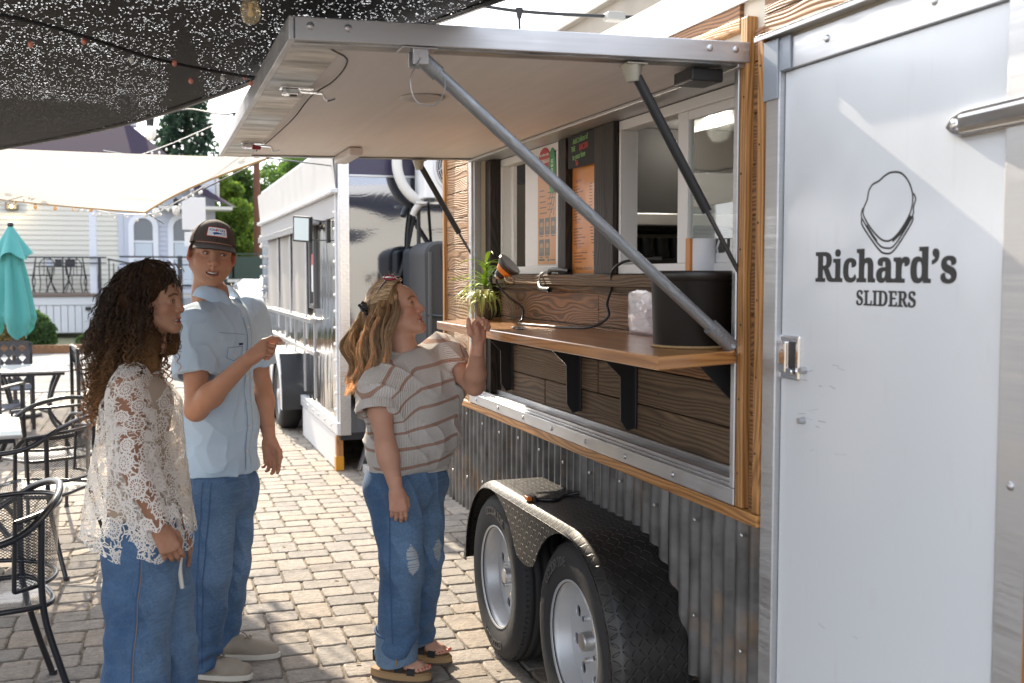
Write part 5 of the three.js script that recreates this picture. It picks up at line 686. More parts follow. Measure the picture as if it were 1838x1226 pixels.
{
  const g = 'black mesh armchairs on the patio', c = barrelChair('black mesh armchair behind the curly haired woman, its back towards the trailers', g);
  const face = (x, z) => Math.atan2(x, z); c.position.set(-.62, 0, -6.42); c.rotation.y = face(-.92, -.40);
  copy(c, 'black mesh armchair beyond another one, its seat showing through the nearer backrest', [-.66, 0, -7.62], face(-.5, .86)); copy(c, 'black mesh armchair cut by the left edge in front of the others', [-.63, 0, -4.28], face(-.97, -.25)); copy(c, 'black mesh armchair at the bottom left corner, only its rail showing', [-.70, 0, -3.03], face(-.95, -.3));
  const topM = mat(.50, .49, .47, .3, 0, { clearcoat: .5, clearcoatRoughness: .15 });
  const tb = (label, x, z, w, d, rot) => { const t = thing('patio_table', label, 'table', [0, 0, 0], 'pale topped patio tables'); part(t, 'table_top', rbox(-w, w, .70, .722, -d, d, .008, null, 0, 0, 2), topM); part(t, 'apron', [flat([-w + .04, .685, -d + .04], [w - .04, .685, -d + .04], .025, .025), flat([-w + .04, .685, d - .04], [w - .04, .685, d - .04], .025, .025)], iron); for (const [sx, sz] of [[-1, -1], [1, -1], [-1, 1], [1, 1]]) part(t, 'leg', tube([[sx * (w - .08), .69, sz * (d - .08)], [sx * (w - .15), .50, sz * (d - .14)], [sx * (w - .17), .28, sz * (d - .16)], [sx * (w - .06), .10, sz * (d - .06)], [sx * (w - .02), 0, sz * (d - .02)]], .017, 24, 8), iron); part(t, 'brace', tube([[-w + .16, .3, -d + .15], [0, .34, 0], [w - .16, .3, d - .15]], .012, 12, 6), iron); t.position.set(x, 0, z); t.rotation.y = rot; return t; };
  tb('pale patio table beside the closed teal umbrella', -1.10, -11.2, .34, .42, .1); tb('pale patio table cut by the left edge near the mesh armchairs', -1.12, -6.95, .38, .5, .12);
  // lattice back chairs
  const lat = thing('lattice_chair', 'dark lattice back chair behind the umbrella pole, facing the table', 'chair', [0, 0, 0], 'dark lattice back chairs');
  const bs = new THREE.Shape([[-.25, 0], [.25, 0], [.25, .46], [-.25, .46]].map((p) => new THREE.Vector2(...p))); for (let r = 0; r < 4; r++) for (let c = 0; c < 5; c++) { const h = new THREE.Path(), x = -.176 + c * .088, y = .075 + r * .103; h.moveTo(x, y - .044); h.lineTo(x + .036, y); h.lineTo(x, y + .044); h.lineTo(x - .036, y); bs.holes.push(h); }
  const bg = extr(bs, .012); bg.rotateX(-.16); bg.translate(0, .44, -.25); part(lat, 'backrest', bg, iron); part(lat, 'seat', rbox(-.25, .25, .41, .435, -.25, .25, .01), mat(.10, .11, .14, .3)); for (const x of [-.26, .26]) { part(lat, 'leg', rbox(x - .018, x + .018, 0, .62, .22, .255, .004), iron); part(lat, 'leg', rbox(x - .018, x + .018, 0, .88, -.33, -.295, .004), iron); part(lat, 'armrest', flat([x, .625, .26], [x, .63, -.3], .045, .022), iron); part(lat, 'stretcher', flat([x, .33, .23], [x, .33, -.3], .02, .02), iron); }
  lat.position.set(-1.45, 0, -12.35); lat.rotation.y = .12; copy(lat, 'dark lattice back chair at the left edge, in front of the umbrella pole', [-1.42, 0, -10.5], 2.9); copy(lat, 'dark framed chair standing alone behind the curly hair', [-.42, 0, -11.75], 1.75);
  // closed umbrella on its base
  const um = thing('closed_umbrella', 'closed teal patio umbrella standing at the left edge', 'umbrella', [-1.46, 0, -13.3]), x0 = -1.46, z0 = -13.3;
  part(um, 'pole', bar([x0, 0, z0], [x0, 2.14, z0], .024, .02, 14), mat(.05, .035, .03, .5)); part(um, 'finial', ball([x0, 2.17, z0], .035, [1, .9, 1]), blackPaint); part(um, 'base', lathe([[0, 0], [.27, 0], [.28, .02], [.26, .05], [.06, .08], [.04, .2], [0, .2]], 40, null, [x0, 0, z0]), mat(.03, .03, .032, .5));
  const teal = new THREE.MeshPhysicalMaterial({ color: C(.085, .36, .34), roughness: .8, transmission: .2, thickness: 0, side: THREE.DoubleSide, bumpMap: fabricBump, bumpScale: .001 });
  part(um, 'canopy', grid(96, 30, (u, v) => { const a = u * 6.2832, fold = Math.cos(a * 7 + v * 1.4), r0 = lerp(.035, .225, Math.pow(v, .75)) * (1 - .18 * smoothstep(v, .88, 1)), r = r0 * (1 + .22 * fold * Math.min(1, v * 2) + .08 * n3(Math.cos(a) * 2, v * 4, Math.sin(a) * 2)), y = 2.12 - 1.14 * v + .10 * smoothstep(v, .8, 1) * Math.sin(a * 3 + 1); return [x0 + Math.cos(a) * r, y, z0 + Math.sin(a) * r]; }, (u, v) => [u * 2, v * 1.1]), teal);
  part(um, 'top_flap', grid(96, 8, (u, v) => { const a = u * 6.2832, r = lerp(.03, .20, v) * (1 + .16 * Math.cos(a * 7) * v), y = 2.145 - .33 * v + .04 * Math.cos(a * 4) * v; return [x0 + Math.cos(a) * r, y, z0 + Math.sin(a) * r]; }, (u, v) => [u * 1.4, v * .4]), teal);
}
// ---------- shade sails ----------
{
  const net = tex(1024, 1024, (u, v) => { const s = hash2(Math.floor(u * 400), Math.floor(v * 760)), big = fbt(u * 10, v * 10, 10, 10, 3), line = .5 + .5 * Math.sin(v * 6.2832 * 128 + 2 * vn(u * 16, v * 16, 16, 16)); const open = s * .8 + line * .2 + (big - .45) * .08 > .935; return [.013, .013, .015, open ? 0 : 1]; }, true, 1 / 1.5, 1 / 1.5);
  const sailM = new THREE.MeshPhysicalMaterial({ map: net, alphaTest: .5, roughness: .8, side: THREE.DoubleSide });
  const e = curve([[-2.770, 2.27, -8.637], [-1.630, 2.27, -7.659], [-0.725, 2.27, -6.258], [-0.073, 2.27, -5.044], [0.391, 2.27, -3.732], [0.725, 2.27, -2.779], [0.815, 2.27, -2.493], [1.059, 2.27, -1.793]]);
  const S = (u, v) => { const p = e.getPoint(u), q = V(lerp(-6.4, -.55, u), 2.52, lerp(-5.2, -.35, u)); const r = p.lerp(q, v); r.y -= .06 * Math.sin(v * 3.1416) - .0; return [r.x, r.y, r.z]; };
  const sd = thing('dark_shade_sail', 'black woven shade sail stretched overhead at the upper left', 'shade sail', [-2, 2.6, -5]);
  part(sd, 'cloth', grid(60, 40, S, (u, v) => { const p = S(u, v); return [(p[0] + p[2] * .35), p[2] - p[0] * .35]; }), sailM); part(sd, 'hem', grid(80, 2, (u, v) => { const a = S(u, v * .007); return [a[0], a[1] - .004, a[2]]; }), mat(.014, .014, .016, .8)); part(sd, 'edge_cable', tube([...Array(24).keys()].map((i) => S(i / 23, 0)), .008, 120, 6), blackPaint);
  for (const [p, q] of [[[1.06, 2.27, -1.79], [1.62, 2.36, -1.3]], [[-2.77, 2.27, -8.64], [-4.0, 2.45, -9.9]]]) part(sd, 'tie_rope', bar(p, q, .006), blackPaint);
  const bm = new THREE.MeshPhysicalMaterial({ color: C(.70, .66, .60), roughness: 1, transmission: .34, thickness: 0, side: THREE.DoubleSide, specularIntensity: .1 });
  const B = (u, v) => { const a = V(-2.4, 2.38, -6.86), b = V(.726, 2.343, -6.963), c = V(-.013, 2.089, -8.81), d = V(-2.77, 2.494, -9.37); const t = a.clone().lerp(b, u), l = d.clone().lerp(c, u), r = t.lerp(l, v); const sagT = .02 * Math.sin(u * 3.14) * (1 - v), sag = .033 * Math.sin(u * 3.14) * Math.sin(v * 3.14) + .066 * Math.sin(u * 3.14) * v; return [r.x + .066 * Math.sin(v * 3.14) * -u, r.y - sag - sagT, r.z]; };
  const sb = thing('beige_shade_sail', 'glowing cream shade sail above the street side of the patio', 'shade sail', [-1, 2.4, -8]); part(sb, 'cloth', grid(40, 30, B), bm); const hemM = mat(.52, .36, .17, .8); for (const f of [(t) => B(t, 1), (t) => B(1, t)]) part(sb, 'hem', tube([...Array(14).keys()].map((i) => f(i / 13)), .009, 60, 6), hemM); part(sb, 'rope', [bar(B(1, 1), [.13, 2.03, -9.4], .005), bar(B(1, 0), [1.44, 2.5, -8.9], .005)], blackPaint);
}
// ---------- strings of lights ----------
{
  const cord = mat(.015, .016, .017, .6), frost = mat(.85, .84, .80, .25, 0, { transmission: .3, thickness: 0 }), amber = mat(.85, .58, .28, .15, 0, { transmission: .6, thickness: 0 }), glow = mat(.75, .5, .2, .3);
  function string(label, pts, bulbs, r, s, m, drop = .05) {
    const t = thing('string_lights', label, 'string lights', pts[0]); part(t, 'wire', tube(pts, r, 80, 6), cord);
    for (const b of bulbs) { const d = s * 1.1; part(t, 'socket', [bar([b[0], b[1] + d * .6, b[2]], [b[0], b[1] + d * 1.5, b[2]], s * .36, s * .42, 10), bar([b[0], b[1] + d * 1.5, b[2]], [b[0], b[1] + d * 1.5 + drop, b[2]], r)], cord); part(t, 'bulb', lathe([[0, -1.05], [.45, -.95], [.82, -.55], [.92, 0], [.80, .42], [.48, .85], [.34, 1.25]].map(([a, c]) => [a * s * .62, c * s * .75]), 16, null, b), m); }
    return t;
  }
  string('string of round white bulbs below the edge of the cream sail', [[-1.584, 2.362, -8.712], [-0.968, 2.283, -8.745], [-0.726, 2.227, -8.910], [-0.528, 2.191, -9.108], [-0.198, 2.151, -9.174], [0.066, 2.164, -9.042], [0.209, 2.158, -8.712], [0.462, 2.263, -8.052], [0.726, 2.343, -6.996]], [[-0.968, 2.228, -8.741], [-0.741, 2.173, -8.940], [-0.528, 2.139, -9.146], [0.065, 2.112, -9.083], [0.209, 2.105, -8.686]], .005, .050, frost, .014);
  string('string of small amber bulbs before the cream wall', [[-1.716, 2.303, -9.900], [-0.792, 2.230, -9.900], [-0.198, 2.211, -9.966], [0.132, 2.237, -10.032]], [[-0.891, 2.178, -9.900], [-0.739, 2.171, -9.900], [-0.594, 2.168, -9.900], [-0.455, 2.164, -9.900]], .004, .028, amber, .02);
  const big = thing('hanging_bulb', 'large clear amber bulb hanging close under the black sail', 'bulb', [0.235, 2.217, -2.587]), at = (y) => [0.235, 2.217 + y, -2.587]; part(big, 'glass', lathe([[0, -.030], [.011, -.028], [.019, -.020], [.0232, -.007], [.0228, .006], [.017, .020], [.013, .029]], 28, null, at(0)), mat(.95, .86, .66, .08, 0, { transmission: .8, thickness: 0 })); part(big, 'filament', [bar(at(-.011), at(.018), .004), ball(at(-.006), .007)], mat(.9, .7, .4, .4)); part(big, 'socket', [bar(at(.027), at(.068), .0155, .0175, 18), bar(at(.068), at(.10), .004)], cord);
  const fg = 'fairy light strings with tiny bulbs';
  const fairy = (label, pts, n, s) => { const t = thing('fairy_lights', label, 'fairy lights', pts[0]), c = curve(pts); part(t, 'wire', tube(pts, .004, 60, 5), mat(.55, .55, .52, .5)); for (let i = 0; i < n; i++) { const p = c.getPoint((i + .5) / n); part(t, 'bulb', ball([p.x + rr(-.02, .02), p.y - rr(.01, .045), p.z], s, [1, 1.3, 1], 8, 6), frost); } };
  fairy('fairy lights looping below the cream sail towards the arched windows', [[-0.528, 2.145, -9.042], [-0.231, 2.085, -8.976], [0.033, 2.079, -8.778], [0.198, 2.145, -8.448], [0.409, 2.250, -7.986]], 22, .0095); fairy('fairy lights crossing before the purple roof', [[-.6, 2.60, -9.9], [-.2, 2.58, -9.7], [.15, 2.68, -9.5], [.55, 2.84, -9.2]], 20, .010); fairy('second fairy light string crossing the first before the purple roof', [[-.35, 2.68, -10.0], [.0, 2.63, -10.0], [.35, 2.58, -10.0], [.6, 2.56, -10]], 16, .009); fairy('short fairy light string at the left edge below the cream sail', [[-1.155, 2.105, -8.580], [-0.957, 2.145, -8.580], [-0.759, 2.224, -8.712]], 14, .008);
  const s2 = string('dark wire with a hanging white bulb before the spruce', [[-.3, 2.95, -9.6], [.037, 2.93, -9.58], [.3, 2.86, -8.6], [.55, 2.66, -7.3], [.9, 2.72, -6.4]], [[.037, 2.797, -9.582]], .007, .085, frost, .02);
  part(s2, 'tee', [bar([.552, 2.66, -7.28], [.552, 2.60, -7.28], .014, .008), bar([.552, 2.6, -7.28], [.556, 2.46, -7.28], .006), ball([.556, 2.44, -7.28], .03, [.8, 1.2, .8])], cord);
  const s3 = thing('overhead_cable', 'black cable with a hanging socket above the hatch', 'cable', [1.3, 2.88, -4.9]); part(s3, 'cable', tube([[.9, 2.93, -5.05], [1.334, 2.885, -4.92], [1.657, 2.833, -4.81], [2.09, 2.807, -4.66], [2.6, 2.80, -4.5]], .008, 40, 7), cord); part(s3, 'tee', [bar([1.657, 2.845, -4.808], [1.657, 2.80, -4.808], .018, .010), bar([1.657, 2.80, -4.808], [1.66, 2.70, -4.808], .006), bar([1.66, 2.70, -4.808], [1.66, 2.64, -4.808], .014)], cord); part(s3, 'clip', rbox(2.03, 2.12, 2.785, 2.825, -4.7, -4.63, .01), mat(.3, .29, .26, .6));
  const s4 = thing('overhead_cable', 'thin dark wire with small pink bulbs running under the black sail', 'cable', [-0.294, 2.236, -2.944]); part(s4, 'wire', tube([[-0.828, 2.254, -2.714], [-0.294, 2.237, -2.926], [0.051, 2.217, -3.257], [0.363, 2.236, -3.560], [0.607, 2.254, -3.662]], .005, 50, 6), cord); for (let i = 0; i < 9; i++) { const t = i / 8, p = curve([[-0.331, 2.226, -2.889], [0.046, 2.203, -3.257], [0.354, 2.222, -3.542]]).getPoint(t); part(s4, 'bulb', ball([p.x + rr(-.06, .06), p.y + rr(-.05, .02), p.z], .007, [1, 1.3, 1], 8, 6), i % 3 ? mat(.75, .25, .18, .3) : frost); }
}
// ---------- people ----------
const J_man = { head: [0.245, 1.695, -4.522], neck: [0.262, 1.492, -4.558], shR: [0.173, 1.408, -4.412], shL: [0.394, 1.435, -4.635], elR: [0.162, 1.094, -4.268], wrR: [0.352, 1.303, -4.070], elL: [0.440, 1.142, -4.632], wrL: [0.463, 0.923, -4.525], chR: [0.222, 1.346, -4.444], chL: [0.320, 1.348, -4.612], waR: [0.223, 1.015, -4.443], waL: [0.305, 0.999, -4.573], heR: [0.224, 0.837, -4.431], heL: [0.302, 0.819, -4.562], hiR: [0.228, 0.747, -4.424], hiL: [0.307, 0.727, -4.554], knR: [0.196, 0.427, -4.361], knL: [0.289, 0.379, -4.580], anR: [0.174, 0.082, -4.388], anL: [0.272, 0.065, -4.629], slR: [0.144, 1.209, -4.355], slL: [0.422, 1.206, -4.632] };
const J_curly = { head: [0.023, 1.519, -3.856], neck: [-0.033, 1.326, -3.883], shR: [-0.068, 1.241, -3.731], shL: [-0.013, 1.247, -4.041], elR: [-0.058, 0.989, -3.637], wrR: [0.020, 0.783, -3.640], elL: [0.042, 0.934, -4.044], wrL: [0.076, 0.726, -3.871], chR: [-0.053, 1.178, -3.796], chL: [-0.018, 1.167, -3.963], waR: [-0.050, 0.944, -3.790], waL: [-0.023, 0.922, -3.928], hiR: [-0.048, 0.694, -3.763], hiL: [-0.002, 0.653, -3.914], knR: [-0.059, 0.397, -3.715], knL: [0.032, 0.336, -3.871], anR: [-0.077, 0.106, -3.691], anL: [0.029, 0.021, -3.862] };
const J_blond = { head: [0.937, 1.468, -4.221], neck: [0.961, 1.276, -4.233], shR: [0.831, 1.184, -4.112], shL: [1.135, 1.282, -4.280], elR: [0.841, 0.961, -3.999], wrR: [0.875, 0.793, -3.965], elL: [1.226, 1.167, -4.104], wrL: [1.196, 1.351, -3.957], chR: [0.892, 1.152, -4.152], chL: [1.115, 1.155, -4.268], waR: [0.899, 0.968, -4.138], waL: [1.094, 0.965, -4.252], heR: [0.916, 0.872, -4.147], heL: [1.041, 0.859, -4.241], hiR: [0.902, 0.775, -4.146], hiL: [1.028, 0.759, -4.239], knR: [0.916, 0.487, -4.058], knL: [1.038, 0.456, -4.227], anR: [0.908, 0.152, -4.134], anL: [1.016, 0.128, -4.318], slR: [0.819, 1.087, -4.056], slL: [1.213, 1.196, -4.185] };
J_man.slR = [0,1,2].map((i) => lerp(J_man.shR[i], J_man.elR[i], .60)); J_man.slL = [0,1,2].map((i) => lerp(J_man.shL[i], J_man.elL[i], .70)); J_blond.slR = [0,1,2].map((i) => lerp(J_blond.shR[i], J_blond.elR[i], .44) + [-.012, 0, 0][i]); J_blond.slL = [0,1,2].map((i) => lerp(J_blond.shL[i], J_blond.elL[i], .58));
const RT = V(.948, 0, .320), TC = V(-.320, 0, .948), UPV = V(0, 1, 0);   // sideways and towards the front of the patio
const dirOf = (deg) => RT.clone().multiplyScalar(Math.cos(deg * Math.PI / 180)).addScaledVector(TC, Math.sin(deg * Math.PI / 180));
function headFrame(at, deg, pitch, roll, s = 1) {
  const f0 = dirOf(deg), x = UPV.clone().cross(f0).normalize(), f = f0.clone().multiplyScalar(Math.cos(pitch)).addScaledVector(UPV, Math.sin(pitch)), y = f.clone().cross(x);
  const m = new THREE.Matrix4().makeBasis(x.clone().multiplyScalar(s), y.clone().multiplyScalar(s), f.clone().multiplyScalar(s)), r = new THREE.Matrix4().makeRotationZ(roll);
  return new THREE.Matrix4().makeTranslation(...at).multiply(m).multiply(r);
}
const place = (g, m) => { g.applyMatrix4(m); return g; };
function headField(o) {                                              // face towards +z, eyes at y = 0, own left at +x
  const f = new Field(), j = o.jaw, sm = .006;
  f.ell([0, .036, -.020], [.0755, .084, .097], .02).ell([0, -.028, .026], [.061, .083, .066], .03).ell([0, .03, .045], [.058, .05, .045], .02);
  for (const s of [-1, 1]) { f.cone([s * (.050 + j), -.050, .0], [s * .018, -.100, .066], .024, .017, .03).ell([s * .043, -.028, .052], [.022, .019, .024], .02); f.cone([s * .010, .020, .081], [s * .044, .018, .068], .009, .008, .014); }
  f.ell([0, -.102, .072], [.019 + j * .4, .015, .016], .02);
  for (const s of [-1, 1]) f.ell([s * .031, -.001, .092], [.015, .011, .012], .016, null, true);
  f.cone([0, .010, .084], [0, -.030, .103 + o.nose], .0085, .0115, .014).ell([0, -.034, .102 + o.nose], [.0115, .0095, .0105], .008); for (const s of [-1, 1]) f.ell([s * .0125, -.037, .093], [.0085, .0075, .010], .007).ell([s * .0065, -.0435, .099], [.0036, .003, .005], .003, null, true);
  const sy = (x) => -.0690 + o.smile * x * x;
  for (const s of [-1, 1]) { f.cone([0, sy(0), .0875], [s * .014, sy(.014) + .001, .083], .0062, .0055, .006).cone([s * .014, sy(.014), .083], [s * .026, sy(.026), .070], .0055, .004, .006); f.cone([0, -.0815, .0855], [s * .014, -.0800 + o.smile * .0001, .0815], .0072, .006, .007).cone([s * .014, -.080, .0815], [s * .025, sy(.025) - .003, .070], .006, .004, .006); }
  if (o.open) { for (const q of [-.014, -.007, 0, .007, .014]) f.ell([q, -.0745 + o.smile * .75 * q * q, .087 - 14 * q * q], [.009, o.open * (1 - Math.abs(q) * 18), .013], .003, null, true); }
  f.cone([0, -.058, .088], [0, -.050, .092], .004, .004, .006);
  for (const s of [-1, 1]) { f.ell([s * .031, .0, .0725], [.0165, .0135, .0140], .006); f.ell([s * .031, -.001, .089], [.0128, o.eye, .0125], .002, null, true); }
  for (const s of [-1, 1]) { f.ell([s * .080, -.006, -.014], [.0085, .033, .021], .007, [0, s * .5, s * .10]).ell([s * .088, -.003, -.009], [.005, .020, .011], .004, [0, s * .5, 0], true).ell([s * .074, -.036, -.008], [.008, .011, .010], .008); }
  f.cone([0, -.05, -.028], [0, -.165, -.022], .050 + j * .5, .052 + j * .6, .03);
  return f;
}
function segD(x, y, pts) { let d = 9; for (let i = 0; i + 1 < pts.length; i++) { const [a, b] = pts[i], [c, e] = pts[i + 1], h = clamp(((x - a) * (c - a) + (y - b) * (e - b)) / ((c - a) ** 2 + (e - b) ** 2), 0, 1); d = Math.min(d, Math.hypot(x - a - (c - a) * h, y - b - (e - b) * h)); } return d; }
function headMesh(o) {
  const f = headField(o), g = f.mesh([-.1, -.2, -.14], [.1, .13, .13], .0026);
  colored(g, (x, y, z) => {
    const ax = Math.abs(x), k = 1 + .10 * fb3(x * 60, y * 60, z * 60, 2); let c = o.skin.map((q) => q * k);
    const mixc = (t, w) => { c = c.map((q, i) => q + (t[i] - q) * w); };
    const bl = Math.exp(-((ax - .045) ** 2 + (y + .03) ** 2) / .0006) * (z > .03 ? 1 : 0); mixc(o.blushGlow, .35 * bl); mixc(o.blushGlow, .4 * Math.exp(-(x * x + (y + .034) ** 2) / .0002) * (z > .08 ? 1 : 0));
    if (ax > .076 && z < .02) mixc(o.blushGlow, .75);  // ears reddened in colour, standing in for backlight glowing through them
    if (z > .055) { const yl = y + .0745 - o.smile * .55 * x * x, e = (x / .027) ** 2 + (yl / .0115) ** 2; if (e < 1.15) mixc(o.lip, smoothstep(1.15 - e, 0, .3) * .85); }
    if (o.open && z < .086 && z > .05 && ax < .021 && Math.abs(y + .0745) < o.open * .95 && z < .0815) mixc([.05, .015, .012], .9);
    if (z > .04) { const b = segD(ax, y, [[.013, .0235], [.028, .0265], [.048, .0190]]); mixc(o.brow, smoothstep(.0052 - b, 0, .003) * .8); const l = segD(ax, y, [[.0185, .001], [.025, .0055], [.034, .006], [.044, .0005]]); mixc(o.lash, smoothstep(.0024 - l, 0, .0016) * .85); const u = segD(ax, y, [[.02, -.005], [.031, -.0075], [.043, -.004]]); mixc(o.lash, smoothstep(.0016 - u, 0, .0012) * .4); }
    if (o.hairline) mixc(o.hairline, o.hairMask(x, y, z));
    return c;
  });
  return g;
}
const skinM = new THREE.MeshPhysicalMaterial({ vertexColors: true, roughness: .52, side: THREE.DoubleSide, specularIntensity: .6, sheen: .15, sheenColor: C(.8, .4, .3), sheenRoughness: .5, bumpMap: tex(128, 128, (u, v) => fbt(u * 30, v * 30, 30, 30, 2), false, 30, 30), bumpScale: .0002 });
function eyesAndTeeth(T, o, m) {
  for (const s of [-1, 1]) {
    const g = new THREE.SphereGeometry(.0122, 28, 20), gz = V(o.gaze[0], o.gaze[1], 1).normalize();
    colored(g, (x, y, z) => { const a = Math.acos(clamp((x * gz.x + y * gz.y + z * gz.z) / .0122, -1, 1)); return a < .17 ? [.006, .005, .005] : a < .46 ? o.iris : [.62, .58, .55]; });
    g.translate(s * .031, -.0005, .0705); part(T, 'eye', place(g, m), eyeM);
  }
  if (o.open) part(T, 'teeth', place(grid(16, 4, (u, v) => { const x = lerp(-.022, .022, u); return [x, lerp(-.0755, -.0655, v) + o.smile * .7 * x * x, .0825 - 22 * x * x]; }), m), mat(.72, .68, .62, .3));
}
const eyeM = new THREE.MeshPhysicalMaterial({ vertexColors: true, roughness: .12, clearcoat: 1 });
// a hand: own frame with fingers along +y, palm facing +z, thumb at +x for s = 1
function handMesh(o) {
  const f = new Field(), s = o.side, X = (x) => x * s;
  const fx = [.027, .009, -.010, -.027], len = [.070, .077, .072, .056], r0 = [.0092, .0094, .0090, .0082];
  f.cone([0, -.05, 0], [0, .005, 0], .027, .025, .02);
  for (let i = 0; i < 4; i++) f.cone([X(fx[i] * .55), .008, .0], [X(fx[i]), .083 - Math.abs(i - 1.2) * .005, -.001], .0165, .0118, .014);
  f.ell([X(.022), .032, .010], [.017, .030, .014], .012).ell([X(-.018), .030, .007], [.013, .032, .011], .012);
  for (let i = 0; i < 4; i++) {
    let y = .083 - Math.abs(i - 1.2) * .005, z = -.001, a = 0; const [c1, c2, c3] = o.curl[i], L = [len[i] * .46, len[i] * .31, len[i] * .25]; let x = fx[i], sp = (o.spread ?? .06) * (1.3 - i) * .5, p = [X(x), y, z];
    [c1, c2, c3].forEach((c, k) => { a += c; const q = [p[0] + X(Math.sin(sp)) * L[k] * Math.cos(a), p[1] + Math.cos(a) * L[k], p[2] + Math.sin(a) * L[k]]; f.cone(p, q, r0[i] * (1 - .08 * k), r0[i] * (.93 - .09 * k), .004); p = q; });
  }
  const t = o.thumb; f.chain([[[X(.020), .018, .006], .0155], [[X(t[0][0]), t[0][1], t[0][2]], .0125], [[X(t[1][0]), t[1][1], t[1][2]], .0105], [[X(t[2][0]), t[2][1], t[2][2]], .0085]], .006);
  const g = f.mesh([-.09, -.06, -.07], [.09, .19, .12], .003); return colored(g, (x, y, z, nx, ny, nz) => { const k = 1 + .12 * fb3(x * 80, y * 80, z * 80, 2) - (nz < 0 ? .10 * Math.max(0, Math.sin(y * 260)) * smoothstep(y, .07, .09) : 0); return [o.skin[0] * k * 1.02, o.skin[1] * k * .96, o.skin[2] * k * .95]; });
}
function handFrame(wrist, fingers, palm, sc = 1) { const y = V(...fingers).normalize(), p = V(...palm), x = y.clone().cross(p).normalize(), z = x.clone().cross(y); return new THREE.Matrix4().makeTranslation(...wrist).multiply(new THREE.Matrix4().makeBasis(x.multiplyScalar(sc), y.clone().multiplyScalar(sc), z.multiplyScalar(sc))); }
const mid = (a, b, t = .5) => [0, 1, 2].map((i) => a[i] + (b[i] - a[i]) * t);
const off = (a, x, y, z) => [a[0] + x, a[1] + y, a[2] + z];
function bounds(pts, m) { const lo = [1e9, 1e9, 1e9], hi = [-1e9, -1e9, -1e9]; for (const p of pts) for (let i = 0; i < 3; i++) { lo[i] = Math.min(lo[i], p[i] - m); hi[i] = Math.max(hi[i], p[i] + m); } return [lo, hi]; }
function bodyMesh(J, o) {
  const f = new Field(), w = o.arm ?? 1, t = o.torso ?? 1;
  f.cone(off(J.neck, 0, .05, 0), mid(J.chR, J.chL), .047, .07, .05).cone(J.shR, J.shL, .048 * t, .048 * t, .05).cone(J.chR, J.chL, .085 * t, .085 * t, .06).cone(J.waR, J.waL, .075 * t, .075 * t, .08).cone(mid(J.chR, J.chL), mid(J.waR, J.waL), .09 * t, .085 * t, .06).cone(J.hiR, J.hiL, .08, .08, .06).cone(mid(J.waR, J.waL), mid(J.hiR, J.hiL), .085 * t, .085, .06);
  for (const S of ['R', 'L']) {
    const sh = J['sh' + S], el = J['el' + S], wr = J['wr' + S], um = mid(sh, el, .45), fm = mid(el, wr, .28);
    f.cone(sh, um, .050 * w, .047 * w, .03).cone(um, el, .047 * w, .038 * w, .03).cone(el, fm, .037 * w, .040 * w, .03).cone(fm, wr, .040 * w, .0255, .03);
    const hi = J['hi' + S], kn = J['kn' + S], an = J['an' + S]; f.cone(hi, kn, .075, .05, .04).cone(kn, mid(kn, an, .35), .05, .05, .03).cone(mid(kn, an, .35), an, .05, .036, .03);
  }
  const [lo, hi] = bounds(Object.entries(J).filter(([k]) => k !== 'head').map(([, v]) => v), .11), g = f.mesh(lo, hi, .009);
  return [colored(g, (x, y, z) => { const k = 1 + .10 * fb3(x * 25, y * 25, z * 25, 3); return o.skin.map((q, i) => q * k * (i ? .98 : 1)); }), f];
}
const plainUV = (g) => g.attributes.uv ? g : g;
function mergeSkin(list) { return mergeGeometries(list.map((g) => { const h = g.clone(); for (const k of Object.keys(h.attributes)) if (!['position', 'normal', 'uv', 'color'].includes(k)) h.deleteAttribute(k); return h; })); }
class Hair {                                                          // many thin tapered strands joined into one mesh
  constructor() { this.p = []; this.n = []; this.c = []; this.i = []; }
  add(pts, r0, r1, ca, cb, sides = 3) {
    const n = pts.length, t = V(0, 0, 0), a = V(0, 0, 0), b = V(0, 0, 0), st = this.p.length / 3;
    for (let i = 0; i < n; i++) {
      const p = pts[i], q = pts[Math.min(n - 1, i + 1)], o = pts[Math.max(0, i - 1)]; t.set(q[0] - o[0], q[1] - o[1], q[2] - o[2]).normalize(); a.set(.31, .22, .93).cross(t).normalize(); b.crossVectors(t, a);
      const k = i / (n - 1), r = lerp(r0, r1, k);
      for (let s = 0; s < sides; s++) { const an = s / sides * 6.2832, cx = Math.cos(an), cy = Math.sin(an), nx = a.x * cx + b.x * cy, ny = a.y * cx + b.y * cy, nz = a.z * cx + b.z * cy; this.p.push(p[0] + nx * r, p[1] + ny * r, p[2] + nz * r); this.n.push(nx, ny, nz); this.c.push(lerp(ca[0], cb[0], k), lerp(ca[1], cb[1], k), lerp(ca[2], cb[2], k)); }
      if (i) for (let s = 0; s < sides; s++) { const u = st + (i - 1) * sides + s, v = st + (i - 1) * sides + (s + 1) % sides; this.i.push(u, v, u + sides, v, v + sides, u + sides); }
    }
  }
  geo() { const g = new THREE.BufferGeometry(); g.setAttribute('position', new THREE.Float32BufferAttribute(this.p, 3)); g.setAttribute('normal', new THREE.Float32BufferAttribute(this.n, 3)); g.setAttribute('color', new THREE.Float32BufferAttribute(this.c, 3)); g.setAttribute('uv', new THREE.BufferAttribute(new Float32Array(this.p.length / 3 * 2), 2)); g.setIndex(this.i); return g; }
}
const hairM = new THREE.MeshPhysicalMaterial({ vertexColors: true, roughness: .42, side: THREE.DoubleSide, transmission: .42, thickness: 0, specularIntensity: .7 });
const hairBaseM = new THREE.MeshPhysicalMaterial({ vertexColors: true, roughness: .95, specularIntensity: .2, side: THREE.DoubleSide });
